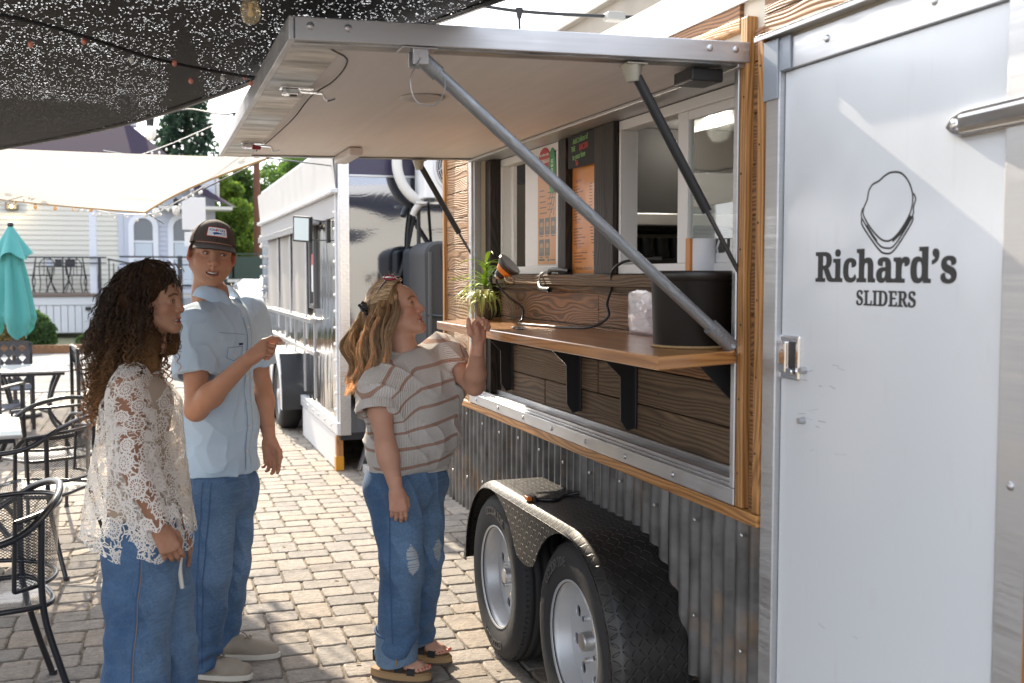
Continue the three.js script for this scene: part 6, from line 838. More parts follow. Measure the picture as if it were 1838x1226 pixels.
// cloth
const denimT = tex(512, 512, (u, v) => { const k = .84 + .26 * (vn(u * 170, v * 40, 170, 40) - .5) + .22 * (vn(u * 60, v * 220, 60, 220) - .5) + .14 * (fbt(u * 8, v * 8, 8, 8, 4) - .5); return [k, k, k]; }, true, 1 / .25, 1 / .25);
const denimM = new THREE.MeshPhysicalMaterial({ vertexColors: true, map: denimT, roughness: .85, side: THREE.DoubleSide, bumpMap: tex(128, 128, (u, v) => .5 + .5 * Math.sin((u * 24 + v * 24) * 6.2832), false, 20, 20), bumpScale: .0006, sheen: .25, sheenColor: C(.5, .6, .8), sheenRoughness: .6 });
const seamM = mat(.05, .105, .21, .85), threadM = mat(.33, .22, .10, .8);
function jeans(T, J, o) {
  const f = new Field(), r = o.r;
  f.cone(J.hiR, J.hiL, r[0], r[0], .05).cone(off(mid(J.waR, J.waL), 0, -.05, 0), mid(J.hiR, J.hiL), r[0] * .92, r[0] * .95, .05);
  for (const S of ['R', 'L']) { const h = J['hi' + S], k = J['kn' + S], a = J['an' + S], m = mid(h, k, .5); f.cone(h, m, r[0] * .93, r[1] * 1.08, .035).cone(m, k, r[1] * 1.08, r[1], .03); const e = off(a, 0, o.drop ?? -.03, 0); f.cone(k, e, r[1], r[2], .02); }
  const ky = (J.knR[1] + J.knL[1]) / 2;
  f.noise = (x, y, z, d) => { if (Math.abs(d) > .05) return 0; const n1 = n3(x * 9 + y * 5, y * 8, z * 9), q = 1 - Math.abs(n3(x * 6 + 3, y * 5 + x * 9, z * 6)), lowf = n3(x * 7, y * 2.2, z * 7); return -.003 * n1 - .010 * Math.pow(q, 3) - .010 * lowf - .006 * Math.sin(y * 62 + 7 * n3(x * 7, y * 3, z * 7)) * (Math.exp(-((y - o.bottom - .05) ** 2) / .004) + .5 * Math.exp(-((y - ky) ** 2) / .004)); };
  f.plane([0, -1, 0], -o.bottom, .004); f.plane([0, 1, 0], o.top, .004);
  const pts = ['waR', 'waL', 'hiR', 'hiL', 'knR', 'knL', 'anR', 'anL'].map((k) => J[k]), [lo, hi] = bounds(pts, .16), g = f.mesh(lo, hi, .0075);
  colored(g, (x, y, z, nx, ny, nz) => { const kn = Math.exp(-((y - ky) ** 2) / .02), th = Math.exp(-((y - ky - .22) ** 2) / .03), fr = Math.max(0, nx * o.front[0] + nz * o.front[2]), n = fb3(x * 10, y * 5, z * 10, 2), w = clamp(.18 + .5 * fr * (kn + th) + n * .35 + .12 * Math.max(0, 1 - Math.abs(n3(x * 9, y * 30, z * 9)) * 6), 0, 1); return [lerp(.050, .21, w), lerp(.125, .34, w), lerp(.26, .52, w)]; });
  const gu = uvFn(g, (x, y, z) => [x * .75 + z * .75, y]); const m = part(T, 'jeans', gu, denimM); 
  return [f, m];
}
function ribbon(field, from, dir, wdir, w, lift = .0012) {            // strip lying on the surface that is met from the points 'from' along dir
  const d = V(...dir).normalize(), W = V(...wdir).normalize(), n = from.length, P_ = [], c = [-1, 0, 1].map((s) => from.map((p) => field.hit([p[0] + W.x * w / 2 * s, p[1] + W.y * w / 2 * s, p[2] + W.z * w / 2 * s], dir)));
  return grid(2, n - 1, (u, v) => { const i = Math.round(v * (n - 1)), q = c[Math.round(u * 2)][i]; return [q[0] - d.x * lift, q[1] - d.y * lift, q[2] - d.z * lift]; });
}
const seq = (a, b, n) => [...Array(n).keys()].map((i) => mid(a, b, i / (n - 1)));
const tv = (v, m) => { const q = V(...v).applyMatrix4(m); return [q.x, q.y, q.z]; };
function neckband(c, rx, rz, tilt, r, m, T, name) { return part(T, name, tube([...Array(20).keys()].map((i) => { const a = i / 20 * 6.2832; return [c[0] + Math.cos(a) * rx, c[1] + tilt[0] * Math.cos(a) + tilt[1] * Math.sin(a), c[2] + Math.sin(a) * rz]; }), r, 60, 10, true), m); }

// --- the man in the cap ---
{
  const J = J_man, T = thing('person', 'man in a brown trucker cap and light blue short sleeved shirt, raising one finger', 'person', [.27, 0, -4.5]);
  const skin = [.47, .25, .16], o = { skin, blushGlow: [.46, .15, .10], lip: [.36, .13, .10], brow: [.12, .065, .035], lash: [.05, .028, .018], iris: [.05, .045, .035], jaw: .006, nose: .002, smile: 17, open: .0044, eye: .0033, gaze: [.45, .0], hairline: [.10, .055, .03], hairMask: (x, y, z) => (y > .0 && z < .03 - Math.max(0, y) * .2 && z < .035 && Math.abs(x) > .03 ? .8 * smoothstep(y, -.004, .012) : 0) + (z < -.045 && y > -.06 ? .7 : 0) };
  const hm = headFrame(J.head, 68, -.04, -.13, 1.06), [bg] = bodyMesh(J, { skin, arm: 1.08 });
  const hR = handMesh({ side: 1, skin, curl: [[.35, .75, .55], [1.25, 1.35, .7], [1.35, 1.4, .7], [1.4, 1.4, .7]], thumb: [[.044, .040, .020], [.052, .066, .036], [.040, .088, .048]] });
  const fa = V(...J.wrR).sub(V(...J.elR)), hRm = handFrame(J.wrR, [fa.x * .9, fa.y * .75, fa.z * .9], [.62, -.55, -.55]);
  const hL = handMesh({ side: -1, skin, curl: [[.25, .45, .3], [.4, .55, .35], [.5, .6, .35], [.55, .6, .4]], thumb: [[.040, .045, .018], [.046, .072, .028], [.042, .096, .036]] }), hLm = handFrame(J.wrL, [.10, -1, .10], [-.35, 0, .75]);
  part(T, 'body', mergeSkin([bg, place(headMesh(o), hm), place(hR, hRm), place(hL, hLm)]), skinM); eyesAndTeeth(T, o, hm);
  const hf = headField(o); const hs = new Hair(); for (let i = 0; i < 2600; i++) { const a = rr(-2.25, 2.25) + Math.PI, y = rr(-.055, .05), x = Math.sin(a) * .2, z = Math.cos(a) * .2 - .01; const q = hf.hit([x, y, z], [-x, 0, -z - .012], .3); if (q[2] > .026 || y < -.05 || (Math.abs(q[0]) > .060 && y < .03 && q[2] > -.048)) continue; const e = [q[0] * 1.05 + rr(-.002, .002), q[1] - .010, q[2] * 1.04 - .002]; hs.add([q, mid(q, e, .5), e].map((k) => tv(k, hm)), .0011, .0005, [.05, .026, .013], [.16, .09, .045]); } part(T, 'hair', hs.geo(), hairM);
  // cap
  const dome = (a, e, k = 1) => { const c = Math.pow(Math.max(0, Math.cos(e)), .85); return [Math.sin(a) * .086 * c * k, .034 + Math.pow(Math.sin(e), 1) * .090 * (1 + .06 * Math.cos(a)) + .010 * Math.cos(a) * Math.cos(e), -.014 + Math.cos(a) * .106 * c * k]; };
  const brown = mat(.075, .056, .048, .85, 0, { bumpMap: fabricBump, bumpScale: .0008 }), meshT = mat(.22, .17, .13, .9, 0, { bumpMap: fabricBump, bumpScale: .002 });
  const capPart = (n, a0, a1, m, k = 1) => part(T, n, place(grid(30, 18, (u, v) => dome(lerp(a0, a1, u), v * 1.5708, k), (u, v) => [u * .2, v * .15]), hm), m);
  const cap = capPart('cap', -1.12, 1.12, brown, 1.012); part(cap, 'cap_mesh', place(grid(40, 18, (u, v) => dome(lerp(1.10, 2 * Math.PI - 1.10, u), v * 1.5708), (u, v) => [u * .4, v * .15]), hm), meshT);
  part(cap, 'brim', place(M(grid(30, 10, (u, v) => { const a = lerp(-1.02, 1.02, u), b = dome(a, 0, 1.0), q = Math.cos(a * 1.35); return [b[0] * (1 + .10 * v), b[1] - .004 - .020 * v * q - .020 * (b[0] / .08) ** 2 * v, b[2] + .074 * v * Math.pow(Math.max(0, q), .55)]; }), grid(30, 10, (u, v) => { const a = lerp(-1.02, 1.02, u), b = dome(a, 0, 1.0), q = Math.cos(a * 1.35); return [b[0] * (1 + .10 * v), b[1] - .0075 - .020 * v * q - .020 * (b[0] / .08) ** 2 * v, b[2] + .074 * v * Math.pow(Math.max(0, q), .55)]; })), hm), mat(.055, .040, .034, .8));
  part(cap, 'button', place(ball([0, .125, -.016], .008, [1, .6, 1]), hm), brown); for (const a of [0, 1.1, -1.1]) part(cap, 'cap_seam', place(tube([0, .3, .6, .9, 1.2, 1.5].map((e) => dome(a, e, 1.02)), .0012, 20, 5), hm), mat(.035, .025, .02, .9));
  const pt = canvasTex(256, 136, (g, w, h) => { g.fillStyle = '#c23a26'; g.fillRect(0, 0, w, h); g.fillStyle = '#e9ecef'; g.fillRect(9, 9, w - 18, h - 18); g.fillStyle = '#1f4f93'; g.font = 'bold 46px sans-serif'; g.fillText('FIN', 24, 62); g.fillText('FIRE', 134, 62); g.fillStyle = '#dd5a2a'; g.beginPath(); g.moveTo(118, 18); g.quadraticCurveTo(138, 42, 126, 62); g.lineTo(104, 62); g.quadraticCurveTo(98, 44, 118, 18); g.fill(); g.fillStyle = '#1f4f93'; g.beginPath(); g.moveTo(66, 92); g.quadraticCurveTo(110, 62, 160, 84); g.lineTo(178, 74); g.lineTo(174, 106); g.lineTo(158, 94); g.quadraticCurveTo(130, 108, 104, 104); g.lineTo(94, 120); g.lineTo(88, 102); g.closePath(); g.fill(); g.font = 'bold 18px sans-serif'; g.fillText('& GRILL', 178, 84); g.fillText('POKE', 184, 106); });
  part(cap, 'patch', place(grid(16, 8, (u, v) => { const p = dome(lerp(-.46, .46, u), lerp(.22, .66, v), 1.045); return p; }), hm), new THREE.MeshPhysicalMaterial({ map: pt, roughness: .8, side: THREE.DoubleSide }));
  // shirt
  const f = new Field(); f.cone(J.shR, J.shL, .072, .070, .05).cone(J.chR, J.chL, .122, .120, .06).cone(mid(J.chR, J.chL), mid(J.waR, J.waL), .128, .12, .06).cone(J.waR, J.waL, .115, .112, .07).cone(J.heR, J.heL, .119, .117, .07).cone(off(J.neck, 0, -.055, 0), mid(J.shR, J.shL), .062, .085, .04);
  const sleeve = (sh, e, r0, r1) => { f.cone(sh, e, r0, r1, .035); f.p[f.p.length - 1].flat = 1; };
  sleeve(J.shR, J.slR, .078, .083); sleeve(J.shL, J.slL, .076, .078);
  f.noise = (x, y, z, d) => { if (Math.abs(d) > .05) return 0; const q = 1 - Math.abs(n3(x * 7 + y * 3, y * 6 - x * 6, z * 7)), q2 = 1 - Math.abs(n3(x * 12 + 9, y * 9 + z * 6, z * 12)); return -.008 * Math.pow(q, 3) - .005 * Math.pow(q2, 4) + .005 * n3(x * 4, y * 3, z * 4); };
  f.plane([0, -1, 0], -.815, .006);
  for (const [a, b, r] of [[J.shR, J.slR, .074], [J.shL, J.slL, .069]]) { const d = V(...b).sub(V(...a)).normalize(); f.cone(off(b, -d.x * .03, -d.y * .04, -d.z * .04), off(b, d.x * .05, d.y * .05, d.z * .05), r, r, .003, true); }
  const [lo, hi] = bounds([J.shR, J.shL, J.heR, J.heL, J.slR, J.slL, J.neck], .17), sg = f.mesh(lo, hi, .006), blue = new THREE.MeshPhysicalMaterial({ color: C(.52, .68, .84), roughness: .8, side: THREE.DoubleSide, bumpMap: fabricBump, bumpScale: .0005, sheen: .2, sheenColor: C(.8, .85, .9), transmission: .10, thickness: 0 });
  const shirt = part(T, 'shirt', uvFn(sg, (x, y, z) => [x + z, y]), blue), line = mat(.27, .39, .52, .8);
  const fw_ = dirOf(24), fd = [-fw_.x, 0, -fw_.z], lat = dirOf(-66), front = (y, s) => { const c = mid(mid(J.chR, J.chL), mid(J.heR, J.heL), clamp((1.35 - y) / .52, 0, 1)); return [c[0] + fw_.x * .3 + lat.x * s, y, c[2] + fw_.z * .3 + lat.z * s]; };
  part(shirt, 'placket', ribbon(f, seq(front(1.44, 0), front(.825, .01), 40), fd, lat.toArray(), .034, .0022), blue); for (const s of [-.017, .017]) part(shirt, 'placket_edge', ribbon(f, seq(front(1.44, s), front(.825, s + .01), 40), fd, lat.toArray(), .003, .003), line);
  for (const y of [1.40, 1.30, 1.20, 1.10, 1.0, .9]) { const q = f.hit(front(y, .002), fd); part(shirt, 'button', lathe([[0, .002], [.0055, .002], [.006, 0]], 12, fw_.toArray(), [q[0] + fw_.x * .0025, q[1], q[2] + fw_.z * .0025]), mat(.75, .76, .78, .25)); }
  const rect = (pts, w) => { for (let i = 0; i < pts.length; i++) { const a = pts[i], b = pts[(i + 1) % pts.length], e = V(...b).sub(V(...a)), wd = Math.abs(e.y) > Math.hypot(e.x, e.z) ? lat.toArray() : [0, 1, 0]; part(shirt, 'pocket_stitch', ribbon(f, seq(a, b, 12), fd, wd, w, .002), line); } };
  rect([front(1.325, -.125), front(1.325, -.045), front(1.285, -.045), front(1.270, -.085), front(1.285, -.125)], .0035); rect([front(1.325, .05), front(1.325, .11), front(1.285, .11), front(1.285, .05)], .0035); part(shirt, 'yoke_seam', ribbon(f, seq(front(1.385, -.16), front(1.372, -.03), 14), fd, [0, 1, 0], .003, .002), line); part(shirt, 'pocket_tab', ribbon(f, seq(front(1.335, -.068), front(1.335, -.048), 5), fd, [0, 1, 0], .009, .003), mat(.02, .035, .10, .6));
  { const q = f.hit(front(1.29, -.085), fd); part(shirt, 'button', lathe([[0, .002], [.006, .002], [.0065, 0]], 12, fw_.toArray(), [q[0] + fw_.x * .003, q[1], q[2] + fw_.z * .003]), mat(.75, .76, .78, .25)); }
  for (const [b, r, sh] of [[J.slR, .083, J.shR], [J.slL, .078, J.shL]]) { const d = V(...b).sub(V(...sh)).normalize(), t = new THREE.TorusGeometry(r - .003, .0035, 6, 40); t.applyQuaternion(new THREE.Quaternion().setFromUnitVectors(V(0, 0, 1), d)); t.translate(b[0] - d.x * .004, b[1] - d.y * .004, b[2] - d.z * .004); part(shirt, 'sleeve_hem', t, blue); }
  // collar: open at the front, points falling outward
  const cc = [.256, 1.532, -4.546]; const collar = grid(60, 10, (u, v) => { const a = (u * 2 - 1) * 2.80, e = Math.pow(Math.abs(u * 2 - 1), 4), r = lerp(.066, .092 + .018 * e, Math.pow(v, .7)), yy = lerp(.040, .008, e) - v * (.046 + .050 * e) + .006 * Math.sin(v * 3.1); const dx = -fw_.x * Math.cos(a) + lat.x * Math.sin(a), dz = -fw_.z * Math.cos(a) + lat.z * Math.sin(a), k = r * (1 + .16 * e); return [cc[0] + dx * k, cc[1] + yy, cc[2] + dz * k]; });
  part(shirt, 'collar', collar, blue);
  part(shirt, 'undershirt', tube([...Array(16).keys()].map((i) => { const a = i / 16 * 6.2832; return [cc[0] + Math.cos(a) * .062, cc[1] - .022 - .02 * Math.cos(a - .35), cc[2] + Math.sin(a) * .062]; }), .006, 40, 8, true), mat(.6, .58, .58, .8));
  const [jf, jm] = jeans(T, J, { r: [.107, .081, .059], bottom: .045, top: .87, front: [fw_.x, 0, fw_.z], drop: -.04 });
  for (const [n, S] of [['R', 1], ['L', 1]]) { const side = TC.toArray(), a = J['hi' + n], b = J['an' + n]; part(jm, 'side_seam', ribbon(jf, seq([a[0] + TC.x * .4 - .01, .80, a[2] + TC.z * .4], [b[0] + TC.x * .4, .06, b[2] + TC.z * .4], 46), [-TC.x, 0, -TC.z], RT.toArray(), .006, .0015), seamM); }
  // canvas slip-on shoes
  const shoe = (heel, toe, lab) => { const h = V(heel[0], 0, heel[2]), t = V(toe[0], 0, toe[2]), d = t.clone().sub(h).normalize(), x = V(d.z, 0, -d.x), L = .285, F = new Field(), at = (l, s, y) => [h.x + d.x * l + x.x * s, y, h.z + d.z * l + x.z * s];
    F.cone(at(.03, 0, .045), at(.09, 0, .055), .038, .042, .02).cone(at(.09, 0, .055), at(.19, 0, .036), .042, .040, .02).cone(at(.19, 0, .036), at(.245, .006, .03), .040, .033, .02); F.plane([0, -1, 0], -.018, .004);
    const g = uvFn(F.mesh([h.x - .1 + Math.min(0, d.x * L), 0, h.z - .1 + Math.min(0, d.z * L)], [h.x + .1 + Math.max(0, d.x * L), .14, h.z + .1 + Math.max(0, d.z * L)], .005), (a, b, c) => [a, b + c]); const s = part(T, 'shoe', g, mat(.33, .28, .22, .9, 0, { bumpMap: fabricBump, bumpScale: .0012 }), lab);
    const so = new THREE.Shape(); for (let i = 0; i <= 40; i++) { const a = i / 40 * 6.2832, l = .138 - Math.cos(a) * .145, w = Math.sin(a) * (.043 + .006 * (l / .28)); i ? so.lineTo(l, w) : so.moveTo(l, w); } const sg_ = extr(so, .016, .003); sg_.rotateX(-Math.PI / 2); sg_.applyMatrix4(new THREE.Matrix4().makeBasis(d, V(0, 1, 0), V(-d.z, 0, d.x))); sg_.translate(h.x, .004, h.z); part(s, 'sole', sg_, mat(.62, .58, .50, .8));
    part(s, 'lace', [tube([at(.12, .02, .10), at(.14, 0, .099), at(.16, -.02, .085)], .003, 10, 6), tube([at(.15, .02, .088), at(.165, 0, .09), at(.14, -.025, .088)], .003, 10, 6)], mat(.25, .2, .15, .9)); };
  shoe([.225, 0, -4.618], [.50, 0, -4.52]); shoe([.11, 0, -4.44], [.37, 0, -4.30]);
}
// --- the woman with curly hair ---
{
  const J = J_curly, T = thing('person', 'woman with long curly brown hair in a white crochet top and wide blue jeans', 'person', [-.03, 0, -3.8]);
  const skin = [.40, .215, .135], o = { skin, blushGlow: [.38, .14, .09], lip: [.34, .10, .085], brow: [.035, .018, .010], lash: [.02, .012, .01], iris: [.03, .018, .012], jaw: -.002, nose: -.004, smile: 14, open: .0045, eye: .0038, gaze: [.05, .02] };
  const hm = headFrame(J.head, 10, .03, 0, .90), [bg] = bodyMesh(J, { skin, arm: .86, torso: .9 });
  const hR = handMesh({ side: 1, skin, curl: [[.35, .5, .35], [.45, .55, .4], [.5, .6, .4], [.55, .6, .4]], thumb: [[.040, .045, .022], [.040, .072, .034], [.030, .094, .042]] }), hRm = handFrame(J.wrR, [.45, -1, .12], [-.1, 0, -1], .93);
  const hL = handMesh({ side: -1, skin, curl: [[.3, .4, .3], [.4, .5, .3], [.4, .5, .3], [.4, .5, .3]], thumb: [[.040, .045, .018], [.044, .072, .028], [.040, .096, .036]] }), hLm = handFrame(J.wrL, [.15, -1, .05], [-.3, 0, 1], .93);
  part(T, 'body', mergeSkin([bg, place(headMesh(o), hm), place(hR, hRm), place(hL, hLm)]), skinM); eyesAndTeeth(T, o, hm);
  const [jf, jm] = jeans(T, J, { r: [.117, .096, .112], bottom: .012, top: .80, front: RT.toArray(), drop: -.05 });
  part(jm, 'side_seam', ribbon(jf, seq([J.hiR[0] + TC.x * .4 + .055, .76, J.hiR[2] + TC.z * .4], [J.anR[0] + TC.x * .4 + .01, .03, J.anR[2] + TC.z * .4], 46), [-TC.x, 0, -TC.z], RT.toArray(), .009, .0018), seamM); part(jm, 'side_seam', ribbon(jf, seq([J.hiR[0] + TC.x * .4 + .058, .76, J.hiR[2] + TC.z * .4], [J.anR[0] + TC.x * .4 + .013, .03, J.anR[2] + TC.z * .4], 46), [-TC.x, 0, -TC.z], RT.toArray(), .002, .0028), threadM);
  part(T, 'shoe', [ball([J.anR[0] + .1, .03, J.anR[2] + .04], .05, [1.9, .6, .9]), ball([J.anL[0] + .1, .03, J.anL[2] + .04], .05, [1.9, .6, .9])], mat(.25, .2, .16, .8));
  // tank top under the lace
  const tf = new Field(); tf.cone(mid(J.shR, J.shL, .25), mid(J.shR, J.shL, .75), .052, .052, .05).cone(J.chR, J.chL, .092, .092, .06).cone(mid(J.chR, J.chL), mid(J.waR, J.waL), .095, .085, .06).cone(J.waR, J.waL, .083, .083, .06).cone(off(J.waR, 0, -.1, .0), off(J.waL, 0, -.1, 0), .10, .10, .06); tf.plane([0, 1, 0], 1.275, .01); { const [lo, hi] = bounds([J.chR, J.chL, J.waR, J.waL, off(J.waR, 0, -.1, 0)], .16); part(T, 'tank_top', tf.mesh(lo, hi, .01), mat(.46, .37, .29, .85)); }
  // crochet blouse: open lace shell over body and arms
  const lace = canvasTex(1024, 1024, (g, w, h) => {
    g.clearRect(0, 0, w, h); g.strokeStyle = '#f3eee6'; g.fillStyle = '#f3eee6'; g.lineCap = 'round'; let sd = 5; const R = () => { sd = (sd * 16807) % 2147483647; return sd / 2147483647; };
    const wrap = (x, y, r, fn) => { for (const ox of [-w, 0, w]) for (const oy of [-h, 0, h]) if (x + ox > -r && x + ox < w + r && y + oy > -r && y + oy < h + r) { g.save(); g.translate(x + ox, y + oy); fn(); g.restore(); } };
    const fl = []; for (let i = 0; i < 700 && fl.length < 34; i++) { const x = R() * w, y = R() * h, r = 62 + R() * 52; if (fl.every((q) => { let dx = Math.abs(q[0] - x), dy = Math.abs(q[1] - y); dx = Math.min(dx, w - dx); dy = Math.min(dy, h - dy); return Math.hypot(dx, dy) > (q[2] + r) * .93; })) fl.push([x, y, r, R() * 6, 7 + Math.floor(R() * 4), R()]); }
    g.lineWidth = 9; for (let i = 0; i < 520; i++) { const x = R() * w, y = R() * h, a = R() * 6.283, l = 26 + R() * 26; if (fl.some((q) => { let dx = Math.abs(q[0] - x), dy = Math.abs(q[1] - y); dx = Math.min(dx, w - dx); dy = Math.min(dy, h - dy); return Math.hypot(dx, dy) < q[2] * .82; })) continue; wrap(x, y, 80, () => { for (let k = 0; k < 3; k++) { g.beginPath(); g.moveTo(0, 0); g.lineTo(Math.cos(a + k * 2.1) * l, Math.sin(a + k * 2.1) * l); g.stroke(); } }); }
    for (const [x, y, r, a, n, q] of fl) wrap(x, y, r * 1.2, () => { g.rotate(a); g.scale(1, .8 + q * .25); g.lineWidth = 15; g.beginPath(); g.arc(0, 0, r * .90, 0, 6.283); g.stroke(); g.lineWidth = 13; g.beginPath(); g.arc(0, 0, r * .47, 0, 6.283); g.stroke(); g.beginPath(); g.arc(0, 0, r * .16, 0, 6.283); g.fill(); g.lineWidth = 9; for (let k = 0; k < n * 2; k++) { const t = k * Math.PI / n; g.beginPath(); g.moveTo(Math.cos(t) * r * .48, Math.sin(t) * r * .48); g.lineTo(Math.cos(t) * r * .88, Math.sin(t) * r * .88); g.stroke(); } for (let k = 0; k < n; k++) { const t = k * 6.283 / n; g.beginPath(); g.moveTo(Math.cos(t) * r * .1, Math.sin(t) * r * .1); g.lineTo(Math.cos(t) * r * .45, Math.sin(t) * r * .45); g.stroke(); g.beginPath(); g.arc(Math.cos(t) * r * 1.02, Math.sin(t) * r * 1.02, r * .13, 0, 6.283); g.fill(); } });
  });
  lace.wrapS = lace.wrapT = THREE.RepeatWrapping; lace.repeat.set(1 / .30, 1 / .30);
  const laceM = new THREE.MeshPhysicalMaterial({ map: lace, alphaTest: .5, roughness: .9, side: THREE.DoubleSide, transmission: .25, thickness: 0 });
  const ax = mid(J.chR, J.chL), hemC = [ax[0] - .012, .73, ax[2] + .05];
  const fold = (a, v) => 1 + .05 * v * Math.sin(a * 7 + 1) + .06 * v * n3(Math.cos(a) * 3, v * 2, Math.sin(a) * 3);
  const L1 = RT, L2 = TC;
  const torso = (u, v) => { const a = u * 6.2832 + 3.3, c = mid(off(mid(J.shR, J.shL), .015, .045, 0), hemC, v), s = smoothstep(v, 0, .22), ra = lerp(.055, .128, s) + .050 * smoothstep(v, .2, 1), rb = lerp(.075, .185, s) + .015 * v, k = fold(a, v), y = c[1] - .05 * smoothstep(v, .8, 1) * Math.sin(a * 1 + .6) - .012 * v * Math.sin(a * 9); return [c[0] + (L1.x * Math.cos(a) * ra + L2.x * Math.sin(a) * rb) * k, y, c[2] + (L1.z * Math.cos(a) * ra + L2.z * Math.sin(a) * rb) * k]; };
  const top = part(T, 'crochet_top', grid(120, 60, torso, (u, v) => [u * .90, v * .56]), laceM);
  const sleeve = (pts, rs, q) => { const c = curve(pts, false); return grid(60, 40, (u, v) => { const a = u * 6.2832, p = c.getPoint(v), t = c.getTangent(v), x = V(0, 0, 1).cross(t).normalize(), z = t.clone().cross(x), r = lerp(lerp(rs[0], rs[1], smoothstep(v, 0, .5)), rs[2], smoothstep(v, .5, 1)) * (1 + .07 * Math.sin(a * 5 + q) * v + .05 * n3(Math.cos(a) * 2, v * 3 + q, Math.sin(a) * 2)); const e = v > .97 ? .010 * Math.sin(a * 9) : 0; return [p.x + (x.x * Math.cos(a) + z.x * Math.sin(a)) * r + t.x * e, p.y + (x.y * Math.cos(a) + z.y * Math.sin(a)) * r + t.y * e, p.z + (x.z * Math.cos(a) + z.z * Math.sin(a)) * r + t.z * e]; }, (u, v) => [u * .42 + .13, v * .55 + .2]); };
  part(top, 'sleeve', sleeve([off(mid(J.shR, J.shL, .22), .005, .035, .015), off(J.shR, -.005, -.02, .02), off(mid(J.shR, J.elR), 0, 0, .005), J.elR, off(mid(J.elR, J.wrR, .85), 0, -.015, 0)], [.058, .078, .075], 1), laceM); part(top, 'sleeve', sleeve([off(mid(J.shR, J.shL, .78), .005, .035, -.01), off(J.shL, 0, -.02, 0), mid(J.shL, J.elL), J.elL, off(mid(J.elL, J.wrL, .9), 0, -.02, 0)], [.056, .074, .072], 4), laceM);
  part(top, 'neckline', tube([...Array(14).keys()].map((i) => torso(i / 14, .02)), .007, 50, 7, true), mat(.72, .68, .62, .9)); part(top, 'tie_cord', tube([[.075, .80, -3.76], [.085, .70, -3.74], [.080, .62, -3.74], [.086, .555, -3.735]], .008, 20, 7), mat(.72, .68, .60, .9)); part(top, 'strap', tube([tv([-.03, -.165, -.06], hm), off(mid(J.shR, J.shL, .3), .0, .058, 0), off(mid(J.shR, J.shL, .2), .02, .03, .01)], .009, 14, 7), mat(.62, .5, .56, .8));
  // hair
  const hf = new Field(), h = (x, y, z) => tv([x, y, z], hm);
  const blob = (p, r, k = .05) => hf.ell(p, Array.isArray(r) ? r : [r, r, r], k);
  hf.ell(h(0, .042, -.026), [.104, .100, .096], .03); blob(h(0, .01, -.09), .085); blob(h(-.03, -.06, -.105), .085); blob(h(0, -.13, -.145), .090); blob(h(.01, -.20, -.175), .080); blob(h(0, -.265, -.195), .062); blob(h(.0, -.305, -.195), .040); blob(h(-.055, -.07, -.035), .055); blob(h(-.065, -.13, -.03), .052); blob(h(-.075, -.19, -.02), .042); blob(h(-.08, -.235, .0), .026); blob(h(.06, -.1, -.03), .055); blob(h(.07, -.17, .0), .042);
  hf.ell(h(0, -.035, .075), [.09, .092, .058], .02, null, true);
  const [lo, hi] = bounds([h(0, .14, 0), h(0, -.34, -.2), h(.12, -.1, 0), h(-.13, -.1, 0), h(0, 0, .1)], .05); hf.noise = (x, y, z, d) => Math.abs(d) < .05 ? .012 * n3(x * 26, y * 26, z * 26) + .008 * n3(x * 55, y * 55, z * 55) : 0;
  const hb = hf.mesh(lo, hi, .007); const tone = (y, z) => { const t = clamp((1.50 - y) / .26, 0, 1); return [lerp(.055, .34, t * t), lerp(.029, .18, t * t), lerp(.016, .07, t * t)]; };  // golden towards the ends: sunlight on the curls painted into the hair colour
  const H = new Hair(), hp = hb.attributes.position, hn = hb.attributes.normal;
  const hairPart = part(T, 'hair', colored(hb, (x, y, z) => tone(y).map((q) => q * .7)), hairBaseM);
  const cen = V(...h(0, .03, -.03));
  const hmi = hm.clone().invert();
  for (let i = 0; i < 1500; i++) {
    const k = Math.floor(rnd() * hp.count), p = V(hp.getX(k), hp.getY(k), hp.getZ(k)), lp = p.clone().applyMatrix4(hmi); if (lp.z > .030 - Math.max(0, -lp.y) * .2 && lp.y < .085) continue; const nrm = V(hn.getX(k), hn.getY(k), hn.getZ(k)), lowd = clamp((1.56 - p.y) / .3, 0, 1);
    const dirn = V(0, -1, 0).addScaledVector(nrm, .35 + .35 * rnd()).addScaledVector(V(...h(0, 0, -1)).sub(V(...h(0, 0, 0))), .12); dirn.addScaledVector(nrm, -Math.min(0, dirn.dot(nrm))).normalize();
    const L = lerp(.05, .13, lowd) * rr(.7, 1.25), R_ = lerp(.003, .0095, lowd) * rr(.7, 1.25), turns = L / rr(.022, .034), ph = rr(0, 6.28), a = V(.3, .2, .9).cross(dirn).normalize(), b = dirn.clone().cross(a), n = Math.max(8, Math.ceil(turns * 9)), f = rr(.6, 1.7);
    for (let w = 0; w < 4; w++) { const pts = [], ox = gauss() * .0022, oy = gauss() * .0022, po = ph + gauss() * .25;
      for (let j = 0; j <= n; j++) { const t = j / n, an = po + t * turns * 6.2832, q = p.clone().addScaledVector(dirn, L * t).addScaledVector(nrm, .005 - .008 * t * t); q.y -= .012 * t * t; const rq = R_ * Math.min(1, t * 4); q.addScaledVector(a, Math.cos(an) * rq + ox).addScaledVector(b, Math.sin(an) * rq + oy); pts.push([q.x, q.y, q.z]); }
      const tA = tone(p.y); H.add(pts, rr(.0011, .0017), .0005, tA.map((q) => q * f), tone(p.y - L).map((q) => q * f * 1.3)); }
  }
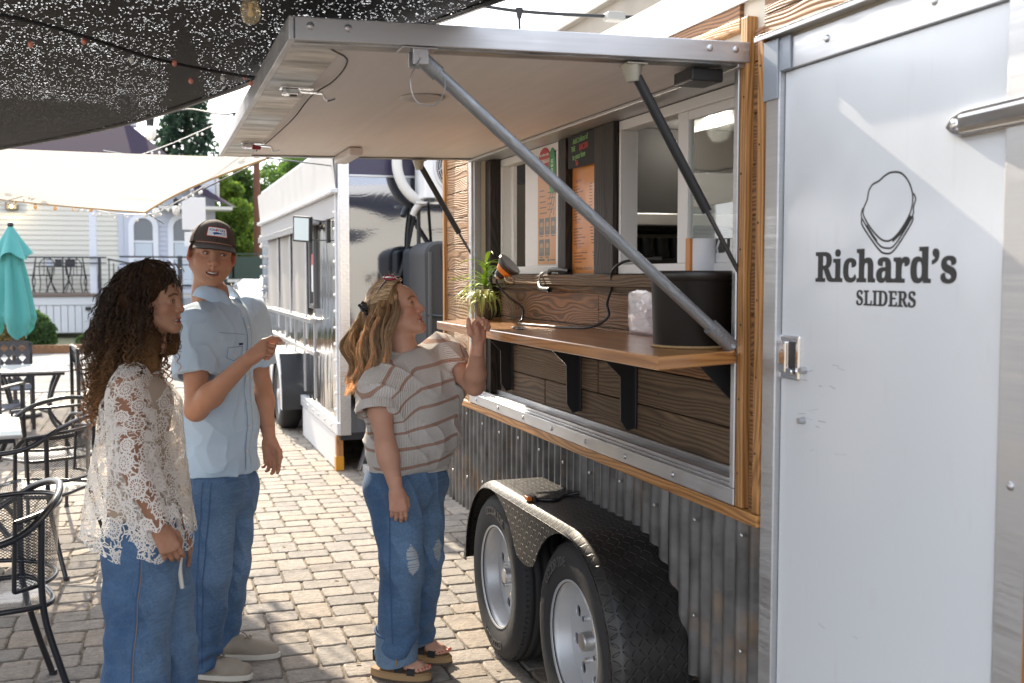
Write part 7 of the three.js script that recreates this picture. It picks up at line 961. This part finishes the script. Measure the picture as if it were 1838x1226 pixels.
  for (let i = 0; i < 420; i++) { const k = Math.floor(rnd() * hp.count), p = [hp.getX(k), hp.getY(k), hp.getZ(k)], nrm = [hn.getX(k), hn.getY(k), hn.getZ(k)], l = rr(.012, .04), c = rr(-.02, .02); H.add([p, [p[0] + nrm[0] * l * .5 + c * .3, p[1] + nrm[1] * l * .5, p[2] + nrm[2] * l * .5], [p[0] + nrm[0] * l + c, p[1] + nrm[1] * l - .01, p[2] + nrm[2] * l + c * .5]], .0006, .0003, [.10, .05, .02], [.2, .11, .05]); }
  part(hairPart, 'curls', H.geo(), hairM).userData.kind = 'stuff';
}
// --- the woman with the blond ponytail ---
{
  const J = J_blond, T = thing('person', 'woman with blond ponytail in a white sweater with tan stripes, lifting her hand', 'person', [.97, 0, -4.2]);
  const skin = [.55, .31, .215], o = { skin, blushGlow: [.52, .17, .13], lip: [.42, .15, .12], brow: [.17, .10, .055], lash: [.035, .022, .016], iris: [.06, .07, .08], jaw: .004, nose: -.002, smile: 18, open: .0034, eye: .0042, gaze: [.1, .15] };
  const hm = headFrame(J.head, 14, .36, -.05, .99), [bg] = bodyMesh(J, { skin, arm: .95 });
  const hR = handMesh({ side: 1, skin, curl: [[.3, .45, .3], [.35, .5, .35], [.4, .5, .35], [.45, .55, .4]], thumb: [[.038, .045, .020], [.042, .070, .028], [.036, .094, .032]] }), hRm = handFrame(J.wrR, [.08, -1, .06], [.1, 0, -1], .92);
  const hL = handMesh({ side: -1, skin, curl: [[.75, 1.2, .6], [1.1, 1.3, .7], [1.2, 1.3, .7], [1.25, 1.3, .7]], thumb: [[.050, .038, .004], [.060, .066, .002], [.060, .094, -.004]] }), hLm = handFrame(J.wrL, [.06, 1, .06], [.45, .05, .9], .92);
  part(T, 'body', mergeSkin([bg, place(headMesh(o), hm), place(hR, hRm), place(hL, hLm)]), skinM); eyesAndTeeth(T, o, hm);
  // sweater
  const f = new Field(); f.cone(off(J.shR, .025, -.014, -.006), J.shL, .062, .072, .05).cone(J.chR, J.chL, .115, .115, .06).cone(J.waR, J.waL, .109, .112, .08).cone(mid(J.chR, J.chL), mid(J.waR, J.waL), .13, .13, .06).cone(off(J.neck, 0, -.02, 0), mid(J.shR, J.shL), .075, .09, .05);
  const hemA = off(J.heR, 0, .005, 0), hemB = off(J.heL, 0, .01, 0); f.cone(hemA, hemB, .108, .108, .06);
  for (const [a, b, r0, r1] of [[off(J.shR, .016, -.016, -.002), J.slR, .062, .081], [J.shL, J.slL, .076, .066]]) { f.cone(a, b, r0, r1, .05); f.p[f.p.length - 1].flat = 1; }
  f.noise = (x, y, z, d) => { if (Math.abs(d) > .05) return 0; const q = 1 - Math.abs(n3(x * 6 + 2, y * 8 + x * 4, z * 6)); return -.012 * Math.pow(q, 5) + .006 * n3(x * 5, y * 4, z * 5) - .010 * Math.exp(-((y - .895) ** 2) / .0008) * Math.abs(n3(x * 16, 1, z * 16)); };
  f.ell(off(J.neck, .012, .055, .012), [.072, .062, .072], .02, null, true); f.plane([0, -1, 0], -.838, .01);
  for (const [a, b, r] of [[off(J.slR, .0, .03, 0), J.slR, .060], [J.shL, J.slL, .057]]) { const d = V(...b).sub(V(...a)).normalize(); f.cone(off(b, -d.x * .015, -d.y * .015, -d.z * .015), off(b, d.x * .06, d.y * .06, d.z * .06), r, r, .003, true); }
  const [lo, hi] = bounds([J.shR, J.shL, J.heR, J.heL, J.slR, J.slL, J.neck], .17), sg = f.mesh(lo, hi, .006);
  const lat = V(...J.chL).sub(V(...J.chR)).setY(0).normalize(), tilt = .14;
  const armR = V(...J.slR).sub(V(...J.shR)), armL = V(...J.slL).sub(V(...J.shL));
  const sUV = (x, y, z) => {                                          // garment coordinate: down the torso, across the sleeves
    const c = mid(mid(J.chR, J.chL), mid(J.waR, J.waL), clamp((1.153 - y) / .19, 0, 1)), l = (x - c[0]) * lat.x + (z - c[2]) * lat.z, torsoV = y - tilt * l * (y > .95 ? 1 : .6);
    const e1 = Math.max(0, -l - .07), up = smoothstep(y, .98, 1.08), sR = torsoV + up * (.8 * e1 * e1 / (e1 + .04)); const wR = 1; const wL = smoothstep(l, .13, .19); const sL = 1.19 - ((x - J.shL[0]) * .55 - (y - J.shL[1]) * -.6 - .05);
    return [Math.atan2(z - c[2], x - c[0]) * .16, lerp(lerp(torsoV, sR, wR), sL * .5 + torsoV * .5, wL)];
  };
  const knitC = tex(256, 1024, (u, v) => { const k = .90 + .18 * (fbt(u * 20, v * 60, 20, 60, 3) - .5) - .10 * Math.pow(Math.abs(Math.sin(u * Math.PI * 24)), 6), s = Math.abs(((v + .004 * (vn(u * 24, v * 300, 24, 300) - .5) * 4) % 1) - .5); const t = smoothstep(.5 - s, 0, 1) * 0 + (s < .088 ? 1 : 0); return t ? [.58 * k, .365 * k, .275 * k] : [.86 * k, .83 * k, .78 * k]; }, true, 1 / .12, 1 / .076);
  const knitB = tex(256, 256, (u, v) => Math.pow(Math.abs(Math.sin(u * Math.PI * 22)), .7) * (.7 + .3 * Math.abs(Math.sin(v * Math.PI * 22 + (Math.floor(u * 22) % 2) * 1.5))) * (.8 + .4 * vn(u * 60, v * 60, 60, 60)), false, 1 / .12, 1 / .12);
  const knit = new THREE.MeshPhysicalMaterial({ map: knitC, bumpMap: knitB, bumpScale: .0035, roughness: .95, side: THREE.DoubleSide, transmission: .08, thickness: 0, sheen: .3, sheenColor: C(.9, .85, .8) });
  const rib = new THREE.MeshPhysicalMaterial({ color: C(.74, .70, .65), roughness: .95, side: THREE.DoubleSide, bumpMap: tex(256, 32, (u, v) => Math.abs(Math.sin(u * Math.PI * 40)), false, 2, 1), bumpScale: .004 });
  const sw = part(T, 'sweater', uvFn(sg, sUV, .16 * 6.2832), knit);
  const ringBand = (c, d, r, h, name, sq = [1, 1]) => { const g = lathe([[r, -h / 2], [r + .005, -h / 2 + .004], [r + .006, 0], [r + .004, h / 2]], 72); g.scale(sq[0], 1, sq[1]); g.applyQuaternion(new THREE.Quaternion().setFromUnitVectors(V(0, 1, 0), V(...d).normalize())); g.translate(...c); return part(sw, name, g, rib); };
  ringBand(off(J.slR, -armR.x * .08, -armR.y * .08, -armR.z * .08), armR.toArray(), .079, .040, 'cuff'); ringBand(off(J.slL, -armL.x * .08, -armL.y * .08, -armL.z * .08), armL.toArray(), .062, .030, 'cuff');
  { const c = mid(hemA, hemB), lx = V(...hemB).sub(V(...hemA)), g = grid(80, 4, (u, v) => { const a = u * 6.2832, t = V(...c).addScaledVector(lat, Math.cos(a) * (.108 + lx.length() / 2 + .003)).addScaledVector(V(lat.z, 0, -lat.x), Math.sin(a) * .112); return [t.x, .828 + .062 * v + .012 * Math.cos(a) * -1, t.z]; }, (u, v) => [u * 2, v]); part(sw, 'hem_band', g, rib); }
  part(sw, 'neckband', tube([...Array(18).keys()].map((i) => { const a = i / 18 * 6.2832, c = off(J.neck, .008, .002, .008); return [c[0] + Math.cos(a) * .076, c[1] - .014 * Math.cos(a - .3) + .012, c[2] + Math.sin(a) * .074]; }), .0105, 70, 10, true), rib);
  // jeans with turned-up hem and ripped knees
  const fwd = dirOf(32), [jf, jm] = jeans(T, J, { r: [.108, .083, .075], bottom: .10, top: .90, front: fwd.toArray(), drop: -.06 });
  part(jm, 'side_seam', ribbon(jf, seq([J.hiR[0] + TC.x * .4 + .0, .84, J.hiR[2] + TC.z * .4], [J.anR[0] + TC.x * .4 - .005, .17, J.anR[2] + TC.z * .4], 46), [-TC.x, 0, -TC.z], RT.toArray(), .007, .0018), seamM);
  const cuffM = mat(.16, .25, .36, .85, 0, { bumpMap: fabricBump, bumpScale: .001, map: denimT }), cuffOf = (a, r) => { const g = grid(60, 5, (u, v) => { const t = u * 6.2832, rr_ = r * (1 + .03 * Math.sin(t * 3) + .03 * n3(Math.cos(t), v, Math.sin(t))); return [a[0] + Math.cos(t) * rr_, .072 + .125 * v + .008 * Math.sin(t * 2), a[2] + Math.sin(t) * rr_]; }, (u, v) => [u * .5, v * .12]); const c = part(jm, 'turned_cuff', g, cuffM); part(c, 'cuff_edge', tube([...Array(20).keys()].map((i) => { const t = i / 20 * 6.2832; return [a[0] + Math.cos(t) * r, .197 + .008 * Math.sin(t * 2), a[2] + Math.sin(t) * r]; }), .005, 60, 7, true), seamM); part(c, 'cuff_seam', tube([[a[0] + TC.x * r * 1.02 + .01, .195, a[2] + TC.z * r * 1.02], [a[0] + TC.x * r * 1.03 + .008, .08, a[2] + TC.z * r * 1.03]], .003, 6, 5), threadM); };
  cuffOf([J.anR[0], 0, J.anR[2]], .084); cuffOf([J.anL[0], 0, J.anL[2]], .081);
  const rip = (K, w, h, yo, d) => { const D = V(...d), W = V(-D.z, 0, D.x); for (let i = 0; i < 13; i++) { const y = K[1] + yo - h / 2 + h * i / 12, k = Math.sin((i + .6) / 13.2 * 3.14) * rr(.75, 1.1), a = V(K[0], y, K[2]).addScaledVector(D, .3).addScaledVector(W, -w / 2 * k), b = V(K[0], y + rr(-.004, .004), K[2]).addScaledVector(D, .3).addScaledVector(W, w / 2 * k); part(jm, 'frayed_thread', ribbon(jf, seq(a.toArray(), b.toArray(), 8), [-D.x, 0, -D.z], [0, 1, 0], h / 12 * .85, .0022 + .001 * rnd()), mat(.42, .46, .48, .95)); } };
  rip(J.knR, .055, .11, .03, dirOf(58).toArray()); rip(J.knL, .05, .085, .045, dirOf(40).toArray());
  // feet in platform sandals
  const sandal = (hx, hz, tx, tz, ank) => {
    const d = V(tx - hx, 0, tz - hz).normalize(), x = V(d.z, 0, -d.x), at = (l, s, y) => [hx + d.x * l + x.x * s, y, hz + d.z * l + x.z * s], F = new Field();
    F.cone(ank, at(.045, 0, .085), .036, .036, .02).cone(at(.035, 0, .068), at(.10, 0, .078), .030, .034, .02).cone(at(.10, 0, .078), at(.185, 0, .056), .034, .020, .03).cone(at(.15, .022, .055), at(.185, .024, .053), .016, .014, .02).cone(at(.15, -.022, .055), at(.175, -.026, .053), .014, .012, .02);
    const toes = [[.027, .215, .0105], [.010, .214, .0082], [-.004, .208, .0078], [-.017, .200, .0074], [-.029, .190, .0070]]; for (const [s, l, r] of toes) F.cone(at(.18, s * .9, .052), at(l, s, .047), r * .95, r, .006);
    const b = [at(-.03, 0, .03), at(.24, 0, .03), ank], [lo2, hi2] = bounds(b, .06), g = colored(F.mesh(lo2, hi2, .0035), (X, y, z) => { const k = 1 + .1 * fb3(X * 60, y * 60, z * 60, 2); return skin.map((q) => q * k); }); part(T, 'foot', g, skinM);
    for (const [s, l, r] of toes) { const e = at(l + .003, s, .047 + r * .75); part(T, 'toenail', ball(e, r * .72, [1, .45, 1], 10, 6), mat(.62, .045, .02, .18, 0, { clearcoat: 1 })); }
    const so = new THREE.Shape(); for (let i = 0; i <= 44; i++) { const a = i / 44 * 6.2832, l = .108 - Math.cos(a) * .128, w = Math.sin(a) * (.041 + .010 * (l / .23)); i ? so.lineTo(l, w) : so.moveTo(l, w); }
    const lay = (y0, h, k) => { const q = extr(so, h, .002); q.scale(k, k, 1); q.rotateX(-Math.PI / 2); q.applyMatrix4(new THREE.Matrix4().makeBasis(d, V(0, 1, 0), V(-d.z, 0, d.x))); q.translate(hx, y0, hz); return q; };
    const sh = part(T, 'sandal', lay(.008, .020, 1), mat(.36, .23, .11, .85)); part(sh, 'outsole', lay(.002, .006, 1.01), mat(.10, .07, .05, .8)); part(sh, 'insole', lay(.029, .006, .97), mat(.30, .19, .09, .8));
    const strap = (l, w, hgt, wd) => grid(16, 3, (u, v) => { const a = lerp(-.15, 3.29, u), s = Math.cos(a) * w, y = .036 + Math.sin(a) * hgt; return at(l + (v - .5) * wd, s, y); }); part(sh, 'strap', [strap(.165, .046, .036, .034), strap(.115, .044, .060, .036)], mat(.014, .014, .016, .7)); part(sh, 'heel_strap', grid(20, 3, (u, v) => { const a = lerp(1.2, 5.08, u); return at(.05 + Math.cos(a) * .062, Math.sin(a) * .039, .07 + .03 * (v - .5) + .02 * Math.abs(Math.cos(a))); }), mat(.014, .014, .016, .7));
  };
  sandal(.835, -4.19, 1.01, -4.07, [.875, .11, -4.165]); sandal(.975, -4.37, 1.12, -4.25, [1.01, .11, -4.335]);
  // hair: cap drawn back to a clip, ponytail and loose waves
  const h = (x, y, z) => tv([x, y, z], hm), hf = new Field(); hf.ell(h(0, .040, -.024), [.083, .089, .092], .03).ell(h(0, .0, -.085), [.06, .07, .05], .03);
  const GP = [[.826, 1.476, -4.291], [.791, 1.404, -4.298], [.772, 1.326, -4.299], [.784, 1.248, -4.280], [.768, 1.166, -4.269]], GA = [h(-.072, .06, .035), [.901, 1.469, -4.122], [.883, 1.378, -4.123], [.868, 1.291, -4.127], [.830, 1.230, -4.136], [.792, 1.178, -4.146]], GB = [h(-.075, .05, -.01), [.851, 1.465, -4.134], [.841, 1.379, -4.121], [.827, 1.291, -4.131], [.792, 1.221, -4.148], [.770, 1.156, -4.151]], GC = [h(-.068, .04, -.055), [.817, 1.421, -4.164], [.807, 1.334, -4.151], [.793, 1.258, -4.150], [.762, 1.177, -4.166]], GD = [[.912, 1.503, -4.338], [.874, 1.388, -4.364], [.860, 1.276, -4.341], [.826, 1.186, -4.325]];
  const lay = (G, r) => hf.chain(G.slice(0, -1).map((p, i) => [p, r * (i === 0 ? .7 : 1 - .12 * i)]), .03); lay(GP, .012); lay(GA, .007); lay(GB, .013); lay(GC, .013); lay(GD, .018); hf.cone(h(0, -.03, -.09), h(0, -.15, -.13), .055, .045, .04);
  hf.ell(h(0, -.035, .072), [.092, .090, .060], .015, null, true); hf.ell(h(-.085, -.028, .012), [.03, .042, .024], .012, null, true);
  hf.noise = (x, y, z, d) => Math.abs(d) < .04 ? .004 * n3(x * 60, y * 18, z * 60) : 0; const [lo3, hi3] = bounds([h(0, .14, 0), h(0, 0, .08), [.76, 1.12, -4.3], h(.1, 0, 0), h(-.1, 0, 0), h(0, -.2, -.16)], .06), hb = hf.mesh(lo3, hi3, .006);
  const hp = part(T, 'hair', colored(hb, (x, y, z) => { const k = .6 + .8 * vn((x + z) * 160 + 900, y * 12 + 300, 4096); return [.25 * k, .155 * k, .08 * k]; }), hairBaseM), H = new Hair();
  const guide = (pts, n, spread, r, wave, wl, c0, c1) => { const c = curve(pts); for (let i = 0; i < n; i++) { const ox = gauss() * spread[0], oy = gauss() * spread[1], oz = gauss() * spread[2], ph = gauss() * .8, m = 34, q = [], len = rr(.82, 1.06), k = rr(.55, 1.5), st = rr(0, .10); for (let j = 0; j <= m; j++) { const t = Math.min(1, st + (len - st) * j / m), p = c.getPoint(t), s = spread[3] ? lerp(spread[3], 1, t) : lerp(1, .55, t) * (1 - .3 * t), w = wave * Math.min(1, t * 2.5); q.push([p.x + ox * s + w * Math.sin(t * wl + ph), p.y + oy * s, p.z + oz * s + w * .7 * Math.cos(t * wl + ph + .6)]); } H.add(q, r * rr(.7, 1.3), r * .35, c0.map((v) => v * k), c1.map((v) => v * k)); } };
  const pale = [.84, .65, .42], gold = [.80, .58, .33], dark = [.34, .21, .105];
  // over the head, back to the clip
  const clip = [.822, 1.478, -4.275], headF = new Field(); headF.ell(h(0, .040, -.024), [.089, .095, .097], .03).ell(h(0, .0, -.085), [.063, .073, .053], .03);
  for (let i = 0; i < 1500; i++) { const a = rr(-1.25, 1.25), x = Math.sin(a) * .078, s0 = [x, .055 + .062 * Math.cos(a) - Math.abs(x) * .5, .062 - Math.abs(a) * .048], st = h(...s0), pts = []; const k = rr(.5, 1.6), col = (rnd() < .3 ? dark : pale).map((v) => v * k); for (let j = 0; j <= 16; j++) { const t = j / 16, q = mid(st, clip, t), d = headF.d(...q), e = .002, n = V(headF.d(q[0] + e, q[1], q[2]) - headF.d(q[0] - e, q[1], q[2]), headF.d(q[0], q[1] + e, q[2]) - headF.d(q[0], q[1] - e, q[2]), headF.d(q[0], q[1], q[2] + e) - headF.d(q[0], q[1], q[2] - e)).normalize(); const lift = (-d + .001 + .002 * rnd()) * (d < .003 ? 1 : Math.max(0, 1 - (d - .003) * 60)); pts.push([q[0] + n.x * lift, q[1] + n.y * lift + .004 * Math.sin(t * 5 + k * 9) * t, q[2] + n.z * lift]); } H.add(pts, .0012, .0009, col, col.map((v) => v * 1.15)); }
  const locks = (G, n, per, spread, wave, c0, c1) => { for (let q = 0; q < n; q++) { const d = [gauss() * spread, gauss() * spread * .6, gauss() * spread], w = rr(.8, 1.25), b = rr(.6, 1.5), sh = rr(.88, 1.08), ph = rr(-.7, .7), P_ = G.map((p, i) => { const t = i / (G.length - 1), k = .35 + .65 * Math.min(1, t * 2) ; return [p[0] + d[0] * k + (i ? wave * Math.sin(t * 9 * w + ph) : 0), p[1] + d[1] * k - (i === G.length - 1 ? rr(-.03, .03) : 0), p[2] + d[2] * k + (i ? wave * .8 * Math.cos(t * 9 * w + ph) : 0)]; }); guide(P_, per, [.0065, .005, .0065, .6], .00125, .005, 12 * w * sh, c0.map((v) => v * b), c1.map((v) => v * b)); } };
  locks(GP, 30, 44, .024, .013, [.52, .36, .19], gold); locks(GA, 16, 44, .013, .011, dark, pale); locks(GB, 26, 44, .022, .013, dark.map((v) => v * 1.6), pale); locks(GC, 26, 44, .022, .013, dark.map((v) => v * 1.3), gold.map((v) => v * .8)); locks(GD, 16, 26, .026, .010, dark, pale);
  guide([h(-.085, .045, .045), h(-.089, .0, .022), h(-.082, -.06, -.01), h(-.076, -.12, -.05)], 90, [.005, .006, .007], .0009, .005, 9, pale, pale);
  for (let i = 0; i < 150; i++) { const b = i % 2 ? [.775 + rr(-.03, .03), rr(1.12, 1.42), -4.30 + rr(-.03, .03)] : h(rr(-.06, .06), .125, rr(-.07, .04)), l = rr(.02, .07), e = i % 2 ? [-l, rr(-.02, .02), rr(-.02, .02)] : [rr(-.02, .02), l * .5, rr(-.02, .02)]; H.add([b, [b[0] + e[0] * .5, b[1] + e[1] * .5 + .004, b[2] + e[2] * .5], [b[0] + e[0], b[1] + e[1], b[2] + e[2]]], .0005, .0003, gold, pale); }
  part(hp, 'strands', H.geo(), hairM).userData.kind = 'stuff';
  part(hp, 'hair_clip', [rbox(.795, .842, 1.462, 1.490, -4.262, -4.225, .008, null, 0, 0, 2), tube([[.800, 1.50, -4.24], [.83, 1.475, -4.222], [.842, 1.445, -4.228]], .008, 14, 8), tube([[.79, 1.49, -4.245], [.81, 1.462, -4.222], [.825, 1.43, -4.225]], .007, 14, 8)], mat(.012, .012, .014, .2)); part(T, 'earring', ball(h(-.086, -.045, -.004), .0055), mat(.8, .78, .74, .15, .4));
  // sunglasses pushed up on the hair
  const S = thing('sunglasses', 'dark sunglasses with a pink rim pushed up on the blond hair', 'sunglasses', h(0, .13, .02)); const gm = mat(.03, .012, .03, .12, 0, { clearcoat: 1 }), pk = mat(.40, .03, .09, .25);
  for (const s of [-1, 1]) { const R_ = new THREE.Matrix4().makeTranslation(s * .034, .128, .028).multiply(new THREE.Matrix4().makeRotationFromEuler(new THREE.Euler(-1.05, s * .25, 0))); const l = lathe([[0, .003], [.027, .0]], 28, [0, 0, 1]); l.scale(1, .82, 1); part(S, 'lens', place(place(l, R_), hm), gm); const t = new THREE.TorusGeometry(.0285, .0036, 8, 36); t.scale(1, .82, 1); part(S, 'rim', place(place(t, R_), hm), s < 0 ? pk : gm); part(S, 'temple', place(tube([[s * .063, .120, .024], [s * .084, .09, -.012], [s * .090, .04, -.05], [s * .088, .005, -.075]], .0028, 24, 6), hm), gm); }
  part(S, 'bridge', place(tube([[-.008, .138, .032], [0, .142, .034], [.008, .138, .032]], .003, 8, 6), hm), gm);
}
renderer.render(scene, camera);
